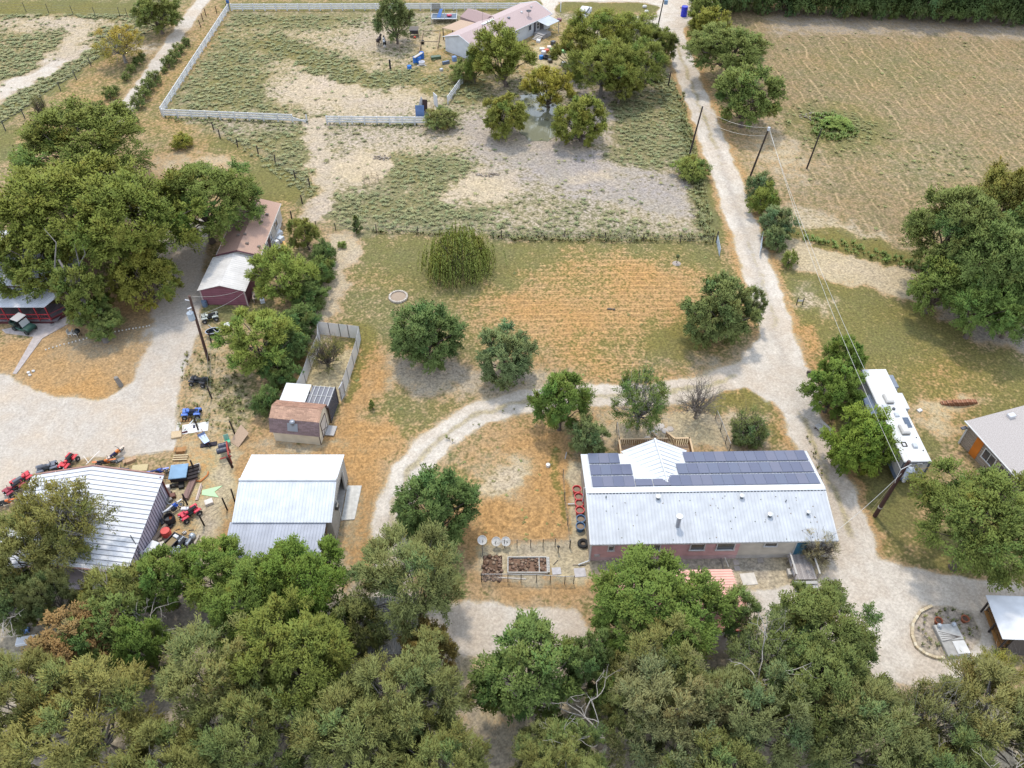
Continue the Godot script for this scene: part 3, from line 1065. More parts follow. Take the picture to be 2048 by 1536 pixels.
	return {"R": R, "H": H, "trunk": b.mesh(), "crown": m}


func plant(kind: String, variant: int, tint: String, x: float, z: float, R: float, H: float, label: String, group := "", called := ""):
	var key := "%s%d" % [kind, variant]
	if not kinds.has(key):
		kinds[key] = grow(kind, hash(key) % 10000)
	var g: Dictionary = kinds[key]
	if not called:
		called = {"oak": "oak_tree", "feather": "elm_tree", "willow": "willow_tree", "shrub": "shrub", "bush": "bush", "round": "tree", "wispy": "shrub", "cone": "conifer", "bare": "bare_tree"}.get(kind, "tree")
	var category: String = "shrub" if called == "shrub" else "bush" if called == "bush" else "tree"
	var o := thing(called, label, category, Vector3(x, 0, z), float(hash(label) % 628) / 100.0, group)
	var grown := 1.0 if kind in ["shrub", "cone", "bare", "wispy", "open"] else 1.1
	o.scale = Vector3(R * grown / g.R, H / g.H, R * grown / g.R)
	part("trunk", g.trunk, "bark", o)
	part("crown", g.crown, "leaf " + tint, o)


func ordinal(i: int) -> String:
	var ones := ["first", "second", "third", "fourth", "fifth", "sixth", "seventh", "eighth", "ninth", "tenth", "eleventh", "twelfth", "thirteenth", "fourteenth", "fifteenth", "sixteenth", "seventeenth", "eighteenth", "nineteenth"]
	if i < 19:
		return ones[i]
	if i % 10 == 9:
		return ["twentieth", "thirtieth"][(i - 19) / 10]
	return ["twenty-", "thirty-"][(i - 19) / 10] + ones[i % 10]


# a branching dead tree, white and leafless
func snag(label: String, at: Vector3, size: float, seed: int):
	var r := RandomNumberGenerator.new()
	r.seed = seed
	var o := thing("dead_tree", label, "dead tree", at)
	var b := mb("e2dcd2")
	var stack := [[Vector3.ZERO, Vector3(r.randfn() * 0.15, 1, r.randfn() * 0.15 + 0.1).normalized(), size * 0.38, 0.017 * size, 0]]
	var t := mb("d6cec2")
	while stack:
		var s: Array = stack.pop_back()
		var p: Vector3 = s[0]
		var d: Vector3 = s[1]
		for i in 3:
			var q: Vector3 = p + d * s[2] / 3
			(b if s[4] == 0 else t).tube(p, q, s[3] * (1 - i * 0.12), s[3] * (0.88 - i * 0.12), 5, false)
			p = q
			d = (d + Vector3(r.randfn(), r.randfn() * 0.5, r.randfn()) * 0.22).normalized()
		if s[4] < 5:
			for i in (3 if s[4] < 2 else 2):
				stack.append([p, (d + Vector3(r.randfn(), r.randfn() * 0.6 + 0.1, r.randfn()) * 0.75).normalized(), s[2] * r.randf_range(0.55, 0.8), s[3] * 0.6, s[4] + 1])
	part("trunk", b, "bark", o)
	part("branches", t, "bark", o)


func tuft(seed: int, blades: int, w: float, h: float, flop: float) -> ArrayMesh:
	var r := RandomNumberGenerator.new()
	r.seed = seed
	var v := PackedVector3Array()
	var n := PackedVector3Array()
	for i in blades:
		var a := r.randf() * TAU
		var d := Vector3(cos(a), 0, sin(a))
		var p := d * r.randf() * w * 0.6 + Vector3(0, r.randf() * h * 0.5, 0)
		var e := p + d * r.randf_range(0.3, 1.0) * w * flop + Vector3(0, h * r.randf_range(0.3, 0.6), 0)
		var s := d.cross(Vector3.UP) * r.randf_range(0.04, 0.09)
		v.append_array([p - s, e, p + s])
		var q := (d * 0.35 + Vector3.UP).normalized()
		n.append_array([q, q, q])
	var a := []
	a.resize(Mesh.ARRAY_MAX)
	a[Mesh.ARRAY_VERTEX] = v
	a[Mesh.ARRAY_NORMAL] = n
	var m := ArrayMesh.new()
	m.add_surface_from_arrays(Mesh.PRIMITIVE_TRIANGLES, a)
	return m


func weeds(called: String, label: String, mesh: Mesh, places: Array, tint: Color):
	var mm := MultiMesh.new()
	mm.transform_format = MultiMesh.TRANSFORM_3D
	mm.use_colors = true
	mm.mesh = mesh
	mm.instance_count = places.size()
	for i in places.size():
		var p: Array = places[i]
		mm.set_instance_transform(i, Transform3D(Basis(Vector3.UP, p[3]).scaled(Vector3.ONE * p[2]), Vector3(p[0], 0, p[1])))
		var q: float = p[4]
		mm.set_instance_color(i, Color(tint.r * q * (0.9 + 0.25 * p[5]), tint.g * q, tint.b * q))
	var o := MultiMeshInstance3D.new()
	o.name = numbered(called, self)
	o.multimesh = mm
	var m := StandardMaterial3D.new()
	m.vertex_color_use_as_albedo = true
	m.roughness = 0.8
	m.backlight_enabled = true
	m.backlight = Color(0.4, 0.4, 0.4)
	o.material_override = m
	add_child(o, true)
	o.set_meta("label", label)
	o.set_meta("category", "weeds")
	o.set_meta("kind", "stuff")


func spread(region: Array, tries: int, keep: float, lo: float, hi: float, anyway := 0.0) -> Array:
	# places inside an outline where the ground is green
	var a := pv(region)
	var b := Rect2(a[0], Vector2.ZERO)
	for p in a:
		b = b.expand(p)
	var out := []
	for i in tries:
		var x := rng.randf_range(b.position.x, b.end.x)
		var z := rng.randf_range(b.position.y, b.end.y)
		var c := ground_at(x, z)
		var green := c.g - c.r
		if ((keep > -1.0 and green > keep) or rng.randf() < anyway) and Geometry2D.is_point_in_polygon(Vector2(x, z), a):
			out.append([x, z, lo + (hi - lo) * pow(rng.randf(), 1.6), rng.randf() * TAU, rng.randf_range(0.75, 1.3), rng.randf()])
	return out


func build_weeds():
	var low := tuft(3, 16, 0.34, 0.22, 0.8)
	var tall := tuft(4, 22, 0.4, 0.75, 0.5)
	var w := spread([-45.4,-117.3,-55.8,-123.4,-54.9,-164.6,8.4,-162.1,28.8,-148.1,25.8,-90.3,-21.5,-90.7,-26.3,-95.7], 40000, -0.02, 0.3, 1.6, 0.035)
	weeds("weeds", "low green weeds scattered over the pasture", low, w, k("979b6a"))
	w = spread([-80.7,-119.8,-100.7,-164.6,-63.3,-164.6,-69.6,-153.7,-73.6,-146.4], 14000, -0.024, 0.5, 1.7, 0.01)
	weeds("weeds", "low weeds over the field at the far left", low, w, k("979b6a"))
	w = spread([35.8,-157.2,83.3,-157.2,99.1,-150.3,84,-89.7,52.6,-84.8,37.9,-89.7,37.9,-110.5], 14000, -0.02, 0.5, 1.5, 0.012)
	weeds("weeds", "weeds among the stubble of the mown field", low, w, k("94965c"))
	w = spread([-2.9,-90.3,26.4,-89.7,26,-87.7,-2.9,-88.3], 850, -1, 0.3, 1.05, 0.7)
	w += spread([-18.8,-90.9,-8.2,-90,-8.1,-89.3,-18.8,-90.2], 260, -1, 0.3, 0.9, 0.8)
	w += spread([27.3,-130.1,28.5,-130.1,26.7,-88.6,24.8,-89.7], 1000, -1, 0.35, 1.2, 0.7)
	weeds("weeds", "tall weeds left standing along the pasture fence", tall, w, k("a0a66e"))
	w = spread([37.3,-90,43.9,-87.7,52.4,-82.6,51.3,-81.1,42.7,-85.9,36.7,-88.6], 500, -1, 0.6, 1.2, 1.0)
	w += spread([47.9,-123.1,53.2,-122.2,53.9,-116.6,48.4,-113.5,46.2,-116.6], 350, -1, 0.6, 1.2, 1.0)
	weeds("weeds", "bright green weeds round the field heap and ditch", tall, w, k("86a050"))
	w = spread([-55.4,-122.1,-32,-120.4,-31.8,-119.4,-55,-120.7], 260, -1, 0.3, 0.8, 0.6)
	w += spread([-29.5,-120.1,-11.3,-119.4,-11.3,-118.5,-29.4,-119.1], 170, -1, 0.3, 0.8, 0.6)
	w += spread([47.7,-116.6,29.1,-116.6,-10.6,-135.8,-17.7,-137.7,-5.7,-143.8,-3.7,-133.9,-7.7,-125.7], 500, -0.01, 0.6, 1.3, 0.0)
	weeds("weeds", "weeds at the foot of the white rail fence", tall, w, k("84904c"))
	w = spread([-35.7,-61.1,-36.7,-68.2,-30.7,-65.8,-27.1,-59.6,-27.9,-54,-33.6,-54.7], 1300, -0.04, 0.3, 0.8, 0.1)
	w += spread([33.4,-34.2,36.9,-35.5,38.7,-33.7,36.6,-31.1,33.2,-31.7], 160, -1, 0.3, 0.8, 0.5)
	w += spread([1.1,-58.7,1.6,-58.3,-3,-56.1,-6.2,-53.4,-7.5,-50.8,-7.9,-51.1,-6.7,-54,-3.6,-56.9], 150, -1, 0.3, 0.9, 0.7)
	w += spread([29.7,-54.7,30.1,-54.8,30.1,-48.9,29.6,-48.6], 60, -1, 0.2, 0.5, 0.6)
	w += spread([5.6,-60.2,7.2,-60.5,7.2,-59.9,5.6,-59.6], 30, -1, 0.3, 0.7, 0.8)
	weeds("weeds", "dry weeds between the junk and the hedge", tall, w, k("8c9055"))
	w = spread([-20.9,-86.4,25.5,-86.4,26.6,-72.6,16.4,-61.8,1.4,-61.1,-12.6,-52.7,-23.1,-52.7], 16000, 0.0, 0.5, 1.0, 0.004)
	w += spread([-8.9,-48.9,-3.3,-55.4,5.9,-54.7,5.2,-42.1,-7.4,-41.5], 4000, 0.0, 0.5, 1.0, 0.01)
	w += spread([31.7,-74.4,42.6,-79.1,56.3,-65.8,50.6,-52.7,31,-43.7,31.4,-59.6], 7000, 0.0, 0.4, 0.9, 0.0)
	weeds("grass", "longer grass tufts in the dry lawns", tuft(7, 12, 0.3, 0.12, 1.0), w, k("8a9050"))


func build_trees():
	# kind, variant, tint, place, radius, height, label, group, name
	var T := [
		# far left and centre top
		["broad", 0, "6f7a34", -65.84,-155.35,3.88,7, "dark round tree beside the farm track at the far gate"],
		["open", 0, "b59a34", -68.52,-142.66,4.52,6, "yellow leaning tree beside the farm track"],
		["wispy", 0, "7c7c48", -74.32,-121.31,1.26,4, "thin young tree beside the field posts"],
		["bush", 0, "9c9430", -49.73,-112.79,1.58,1.9, "round bush with yellow flowers on the lawn by the corral corner"],
		["broad", 1, "6e7c48", -21.05,-150.72,3.42,9, "tall grey green tree behind the two horses"],
		["plume", 1, "808a30", -0.99,-133.33,5.12,9.5, "tall green willow like tree before the far house"],
		["broad", 2, "5c7428", -6.36,-134.49,1.84,6, "small dark tree at the white gable wall"],
		["round", 1, "858a34", -1.06,-115.36,3.47,6.5, "round green tree on the left bank of the pond"],
		["plume", 0, "a0962e", 5.9,-125.54,3.98,7, "yellowing tree standing in the pond"],
		["round", 2, "828a30", 10.59,-114.56,3.83,7, "round bright tree on the right bank of the pond"],
		["feather", 0, "858c30", 13.83,-141.38,5.67,9, "leafy tree right of the far house porch"],
		["feather", 1, "7d8834", 20.2,-141.81,5.35,8, "leafy tree over the parked white vehicles"],
		["feather", 3, "7a8632", 14.65,-129.49,5.5,9, "dense tree between the pond and the white vehicles"],
		["feather", 0, "7f8a36", 21.43,-131.69,4.76,8, "spreading tree beside the flat trailer"],
		["plume", 1, "8a8c34", 17.37,-126.98,2.9,6, "low tree above the dry pond bank"],
		["broad", 0, "66702e", 26.6,-142,2.35,6, "small ragged dark tree at the lane edge"],
		["plume", 2, "8d8c36", 10.71,-138.07,3.4,7, "tree behind the tyre planters"],
		["bush", 1, "7e8448", -11.03,-118.86,2.41,3, "grey green bush over the end of the white fence"],
		["bush", 0, "7d8a44", -8.41,-135.66,2.21,3, "bush at the corner of the white gable wall"],
		# along the lane
		["broad", 2, "76863a", 35.52,-158.78,3.19,7, "leafy tree at the lane behind the blue barrel"],
		["broad", 1, "8a8a2c", 35.06,-148.36,3.76,7, "yellow green tree along the lane"],
		["oak", 1, "6c7d3a", 36.26,-134.21,6.46,9, "largest of the trees along the lane"],
		["broad", 3, "6a7c36", 35.91,-119.13,5.03,9, "round tree along the lane next to the leaning pole"],
		["bush", 1, "6f8458", 34.16,-98.86,1.79,3.5, "blue green bush at the lane"],
		["bush", 0, "78862e", 33.85,-94.6,2.01,4, "bright green bush at the lane"],
		["bush", 1, "70865c", 34.44,-89.63,2.14,4, "grey green bush at the lane gate"],
		["bush", 0, "6c7f50", 33.62,-86.59,1.66,3, "low bush beside the right hand gate"],
		["shrub", 1, "768438", 34.72,-83.14,1.12,2, "small bush on the dry slope"],
		["bush", 1, "7c8a3a", 25.78,-104.17,2.43,2.6, "leafy weeds grown into a bush at the pole foot"],
		["bush", 0, "86a048", 50.82,-119.35,2.2,1.1, "green bush on the heap in the field"],
		# the grove at the right edge
		["oak", 0, "66783a", 51.65,-80.33,5.75,12, "tall tree at the left front of the right grove"],
		["oak", 2, "8a8438", 60.31,-86.2,4.59,12, "yellowing tree at the back of the right grove"],
		["oak", 1, "5f7a3c", 53.89,-74.47,5.16,12, "broad tree in the middle of the right grove"],
		["broad", 2, "6a8236", 48.7,-73.93,3.41,8, "lower tree at the field side of the right grove"],
		["oak", 2, "587a32", 51.71,-69.48,4.12,8, "dark tree at the near end of the right grove"],
		["broad", 0, "587836", 55.83,-69.48,3.3,8, "round tree cut by the frame at the right grove"],
		["oak", 0, "5c7a34", 60.66,-76.37,5.41,12, "outer tree of the right grove"],
		# beside the camper
		["round", 2, "5f7f28", 34.84,-61.88,2.3,6, "green tree at the far end of the camper"],
		["broad", 0, "5c7c26", 32.49,-57.9,2.62,6, "dense tree beside the middle of the camper"],
		["round", 0, "6c8824", 32.77,-51.17,3.32,7, "bright tree with a short trunk beside the camper door"],
		["oak", 2, "62742e", 38.67,-39.23,5.12,10, "big spreading tree between the pole and the right edge"],
		# yard trees
		["round", 0, "54703a", -9.5,-64.89,3.84,7.5, "dark round tree in the mown yard"],
		["round", 1, "6c8458", -0.53,-63.33,3.17,6.5, "grey green round tree in the mown yard"],
		["round", 2, "6c7c44", 22.91,-69.58,3.76,8, "large tree at the bend of the lane"],
		["plume", 2, "6c7c44", 26.98,-71.67,1.7,5, "side growth of the lane tree reaching over the gravel"],
		["willow", 0, "9cae50", -6.93,-81.43,3.04,6.4, "weeping willow on the green grass"],
		["wispy", 1, "6a6838", -20.16,-64.52,2.05,3.8, "olive bush inside the wire pen"],
		["cone", 0, "5c7040", -20.49,-90.32,0.79,2.8, "small conifer at the pasture fence"],
		["broad", 4, "7c8034", -26.06,-86.49,1.9,4.5, "small thin tree behind the trailer home"],
		["shrub", 0, "74903a", -21.9,-86.93,0.58,0.8, "tiny bright shrub on the yard edge"],
		["cone", 0, "708038", -14.48,-58.36,0.42,1.4, "sapling on the golden grass"],
		# hedge between the yard and the left drive
		["plume", 1, "7c9034", -26.4,-76.52,3.74,6.5, "bright feathery tree beside the brown trailer home"],
		["plume", 2, "7b8e34", -27.12,-64.73,3.94,6.5, "bright feathery tree beside the left drive"],
		["bush", 0, "516c34", -23.54,-83.36,1.62,3, "far end bush of the dark hedge"],
		["bush", 1, "56702f", -23.32,-79.78,1.94,3, "second bush of the dark hedge"],
		["bush", 0, "4f6a30", -23.79,-75.13,2.23,3.4, "third bush of the dark hedge"],
		["bush", 1, "4c6a34", -24.22,-70.18,2.26,3.4, "bush of the dark hedge beside the pen corner"],
		["bush", 0, "4b6832", -24.53,-65.99,2.19,3.4, "bush of the dark hedge halfway along the pen"],
		["bush", 1, "4c6a30", -24.77,-62.06,1.91,3.4, "bush of the dark hedge at the pen end"],
		["bush", 0, "4e6c34", -25.2,-57.88,1.43,3, "near end bush of the dark hedge by the barn roofed shed"],
		# round the long house
		["broad", 2, "5a7a2a", 4.81,-55.44,2.75,7, "dark tree between the loop drive and the house lawn"],
		["bush", 0, "6f8050", 7.42,-52.82,1.95,3.8, "olive bush at the corner of the long house"],
		["open", 1, "5f7a36", 12.76,-55.63,3.24,7.5, "open tree behind the deck of the long house"],
		["bare", 0, "9a8f84", 18.93,-57.08,2.77,5, "leafless tree behind the solar panels"],
		["wispy", 0, "64743c", 23.46,-53.56,2.06,4, "olive tree behind the right end of the long house"],
		["bush", 1, "6c804c", 23.51,-53.64,1.68,3, "low bush under the olive tree behind the house"],
		["wispy", 0, "a89878", 26.7,-39.97,1.73,3.4, "dry brown bush at the front corner of the long house"],
		["round", 0, "4d6c34", -6.78,-42.27,3.56,7.5, "dark dense tree beside the loop drive"],
		# the oaks round the porch house
		["oak", 0, "66742a", -57.54,-101.37,8.5,11, "oak behind the porch house, farthest of the big oaks"],
		["oak", 1, "727c28", -54.05,-83.63,8.07,13, "huge oak over the porch house roof"],
		["oak", 2, "6c7a28", -45.27,-81.51,7.06,13, "broad oak between the porch house and the drive"],
		["oak", 0, "5f742c", -39,-88.09,6.56,10, "oak beside the brown trailer home"],
		["broad", 1, "7c7c28", -42.49,-75.33,3.56,8, "yellowing lower crown beside the left drive"],
		["broad", 4, "667428", -56.99,-76.91,4.92,9, "oak crown over the left edge of the porch house"],
		["broad", 3, "66742c", -48.02,-71.67,2.91,8, "oak crown drooping over the porch roof end"],
		["broad", 0, "66783a", -46.24,-69.76,2.24,4, "low leafy growth at the foot of the leaning oak"],
		# the woods along the near edge
		["open", 0, "85803c", -37.84,-40.2,3.98,9.5, "thin olive tree over the workshop roof"],
		["feather", 1, "807e42", -39.54,-36.97,3.65,9, "olive tree at the left edge below the workshop"],
		["plume", 1, "7f8440", -31.79,-35.06,2.64,6, "olive tree at the near corner of the workshop"],
		["broad", 2, "5d7a2c", -28.2,-35.57,2.44,6.5, "green tree beside the near end of the workshop"],
		["broad", 3, "64802a", -24.38,-36.51,2.54,6.5, "bright green tree below the two parked quads"],
		["oak", 0, "567a22", -16.13,-33.67,4.07,9, "bright green tree over the near edge of the metal barn"],
		["feather", 3, "76804c", -7.48,-33.75,4.36,10, "feathery olive tree beside the loop drive end"],
		["oak", 2, "5f7a2a", -20.15,-32.02,3.84,9, "green tree in the left woods behind the tall crown"],
		["broad", 4, "5f7838", -31.31,-31.42,2.71,7, "grey green tree in the left woods"],
		["broad", 0, "9a6c48", -33.23,-29.35,3.1,7, "brown dried tree in the left woods"],
		["broad", 1, "56782a", -27.89,-29.56,2.08,7, "round green tree next to the brown dried tree"],
		["oak", 1, "6f7c2e", -15.15,-26.99,4.22,11, "tall green tree at the middle of the left woods"],
		["feather", 2, "787c48", -20.8,-24.71,4.55,10, "olive tree low in the left woods"],
		["feather", 0, "8a8444", -29.04,-23.3,4.82,10, "yellow olive tree at the bottom left"],
		["feather", 1, "737a46", -7.88,-25.07,4.04,10, "olive tree right of the dark gap"],
		["broad", 2, "94783e", -6.23,-29.76,1.98,7, "browning tree below the small corrugated roof"],
		["feather", 3, "727a44", -11.25,-21.62,4.21,10, "olive tree at the bottom centre left"],
		["feather", 2, "6c7840", -16.9,-21.29,3.69,10, "olive tree at the bottom edge beside the yellow olive tree"],
		["feather", 1, "787840", -35.37,-24.61,3.35,9, "olive tree cut by the bottom left edge"],
		["feather", 0, "76783e", -22.69,-19.38,3.92,10, "olive tree cut by the bottom edge left of centre"],
		["feather", 3, "6f773e", -4.47,-20.22,3.5,9, "olive tree at the bottom edge beside the bare ground"],
		["broad", 3, "5c7636", 1.24,-27.22,3.58,9, "bright leafy tree standing in the gravel clearing"],
		["oak", 1, "567428", 10.64,-32.24,4.93,9, "dense green tree over the red roof"],
		["plume", 2, "6f8a48", 17.55,-32.69,1.9,6, "pale green tree at the end of the red roof"],
		["oak", 0, "5c6e34", 22.7,-30.03,3.91,9, "dark tree beside the gravel turning place"],
		["open", 1, "667848", 18.76,-28.26,3.34,8, "loose grey green tree in the right woods"],
		["broad", 4, "54703a", 6.06,-28.95,1.96,7, "small dark tree beside the near corner of the red roof"],
		["feather", 1, "7a7c44", 11.72,-27.58,3.47,9, "olive tree in front of the red roof"],
		["feather", 2, "80805a", 10.22,-23.26,4.07,9.5, "large pale olive tree at the bottom right of centre"],
		["oak", 2, "66763c", 21.86,-25.79,3.55,10, "green tree at the middle of the right woods"],
		["feather", 0, "727c50", 17.41,-23.3,3.78,10, "grey olive tree at the bottom of the right woods"],
		["feather", 3, "707a4a", 23.64,-22.28,3.91,10, "grey olive tree at the bottom below the turning place"],
		["broad", 0, "7a8c4c", 25.18,-28.15,1.59,5, "pale green shrubby tree at the gravel edge"],
		["feather", 1, "7c7a48", 33.91,-23.9,4.19,9, "olive tree at the bottom right corner"],
		["open", 0, "94923a", 36.04,-27.59,1.87,6, "yellowing tree beside the open shed"],
		["open", 1, "74784c", 28.72,-23.55,2.96,9, "thin tree at the gravel edge, bottom right"],
		["bush", 0, "5e7c2e", 3.82,-23.54,1.51,4, "low bright bush under the white dead tree"],
		["feather", 2, "6d7840", 4.16,-19.58,3.3,9, "olive tree at the bottom edge below the dead tree"],
		["feather", 3, "6a7640", 13.42,-19.58,3.47,9, "olive tree at the bottom edge right of centre"],
		["feather", 0, "6a7640", 28.83,-19.27,3.62,9, "olive tree at the bottom edge near the right corner"],
		["plume", 1, "767c44", -12.47,-30.91,2,7, "olive tree left of the corrugated roof"],
		["broad", 0, "5c6c3c", -39.5,-33.8,2.3,7, "dark tree at the left edge below the olive tree"],
		["feather", 3, "667044", -36.61,-34.03,1.99,7, "grey olive tree behind the brown dried tree"],
		["feather", 1, "6c7642", 8.49,-24.41,2.21,7, "olive tree right of the white dead tree"],
		["feather", 0, "6c7444", 1.76,-21.64,2.14,7, "olive tree at the bottom edge left of the dead tree"],
		["broad", 2, "5a7434", 7.02,-26.33,1.47,6, "green tree behind the white dead tree"],
		["feather", 2, "707a48", 14.94,-25.6,2.51,8, "grey green tree at the middle of the right woods' left half"],
		["plume", 0, "7c8048", 7.95,-28.45,1.51,6, "olive tree between the two clearings"],
	]
	for t in T:
		plant(t[0], t[1], t[2], t[3], t[4], t[5], t[6], t[7])
	# the row behind the mown field
	for i in 32:
		var spot: Vector3 = (Vector3(40.07,0,-166.64)).lerp(Vector3(104.18,0,-159.14), i / 31.0)
		var dark: String = ["4c6838", "446236", "526c3e", "405c36"][i % 4]
		plant("bush", i % 3, dark, spot.x + sin(i * 2.3) * 0.9, spot.z - 1.2 + sin(i * 1.7), 3.9 + 0.7 * sin(i * 1.1), 9.0 + 1.5 * sin(i * 3.1), "%s dark tree from the lane end in the row behind the mown field" % ordinal(i), "trees in the row behind the mown field", "row_tree")
	# round shrubs along the farm track
	var left := [[-65.98,-143.82, 0.75], [-65.96,-141.54, 0.85], [-65.93,-138.52, 0.85], [-65.85,-135.38, 0.8], [-66.05,-130.5, 0.8], [-66.28,-128.5, 1.1], [-66.24,-123.77, 1.05]]
	var right := [[-59.74,-149.87, 0.85], [-59.84,-146.37, 1.05], [-59.91,-143.2, 1.15], [-60.15,-140.73, 1.1], [-60.31,-138.32, 0.6], [-60.61,-134.23, 1.2], [-60.64,-131.6, 1.2], [-60.68,-128.32, 1.2], [-60.54,-125.32, 1.15], [-59.58,-119.44, 1.05]]
	var i := 0
	for side in [left, right]:
		for s in side:
			var where := "left" if side == left else "right"
			var at: String = ["first", "second", "third", "fourth", "fifth", "sixth", "seventh", "eighth", "ninth", "tenth"][side.find(s)]
			plant("shrub", i % 3, ["6c7c40", "62763c", "70803e"][i % 3], s[0], s[1], s[2], s[2] * 1.75, "%s round green shrub from the far end, %s of the farm track" % [at, where], "shrubs in the row %s of the farm track" % where)
			i += 1
	snag("white dead tree with bare branches at the bottom centre", Vector3(6.52,0,-23.39), 10.0, 5)
	snag("bare white branches of a dead tree at the bottom left", Vector3(-41.14,0,-34.39), 10.0, 9)
	snag("small white dead tree beside the round green tree", Vector3(-28.86,0,-33.16), 6.5, 12)
	snag("pale dead branches behind the workshop corner", Vector3(-31.85,0,-36.02), 7.0, 21)
	snag("white dead branches in the bottom right corner", Vector3(32.48,0,-21.11), 11.0, 33)
	snag("bare white sapling between the right woods crowns", Vector3(15.64,0,-24.67), 10.5, 40)
	# the leaning grey trunk of the big oak at the drive
	var o := thing("leaning_tree", "leaning grey oak trunk rising over the porch house", "tree", Vector3(-45.97,0,-68.82))
	var b := mb("8f8883")
	var top: Vector3 = Vector3(-49.6,8.5,-72.7) - o.position
	limb(rng, b, Vector3(0, -0.1, 0), top * 0.45 + Vector3(0, 0.6, 0), 0.42, 0.3)
	limb(rng, b, top * 0.45 + Vector3(0, 0.6, 0), top, 0.3, 0.12)
	part("trunk", b, "bark", o)
	for e in [Vector3(-2, 2, -3), Vector3(1.5, 2, -4), Vector3(2.4, 1.0, -1.5)]:
		b = mb("8f8984")
		limb(rng, b, top * rng.randf_range(0.5, 0.95), top + e, 0.13, 0.03, 0.25)
		part("branch", b, "bark", o)


# ---------------------------------------------------------------- buildings
func V(x: float, y: float, z: float) -> Vector3:
	return Vector3(x, y, z)


func bar(a: Vector3, b: Vector3, w: float, hex: String) -> MB:
	var m := mb(hex)
	m.tube(a, b, w, w, 4)
	return m


func window(o: Node3D, at: Vector3, w: float, h: float, face: String, panes := 2, frame := "f2f0ec", glass := "3c4350"):
	# face: which way the wall looks (z+, x+, x-, z-)
	var turn: float = {"z+": 0.0, "x+": PI / 2, "x-": -PI / 2, "z-": PI}[face]
	var x := Transform3D(Basis(Vector3.UP, turn), at)
	var f := mb(frame, x)
	var t := 0.09
	f.box(V(0, h / 2, 0.04), V(w + t, t, 0.09))
	f.box(V(0, -h / 2, 0.05), V(w + t * 2, t, 0.12))
	f.box(V(-w / 2, 0, 0.04), V(t, h - t, 0.09))
	f.box(V(w / 2, 0, 0.04), V(t, h - t, 0.09))
	var p := part("window", f, "paint", o)
	for i in panes:
		var g := mb(glass if i % 2 == 0 else "59616c", x)
		var ph := (h - t) / panes
		g.box(V(0, h / 2 - t / 2 - ph * (i + 0.5), 0.035 - 0.014 * (i % 2)), V(w - t, ph - 0.04, 0.02))
		part("pane", g, "glass", p)


func pipe(o: Node3D, called: String, at: Vector3, r: float, h: float, hex: String, cap := true):
	var b := mb(hex)
	b.tube(at, at + V(0, h, 0), r, r, 10)
	var p := part(called, b, "metal", o)
	if cap:
		b = mb("e4e4e2")
		b.lathe(at + V(0, h + 0.04, 0), [[0.01, 0], [r * 1.7, 0], [r * 1.6, 0.06], [0.01, 0.14]], 10)
		part("cap", b, "metal", p)


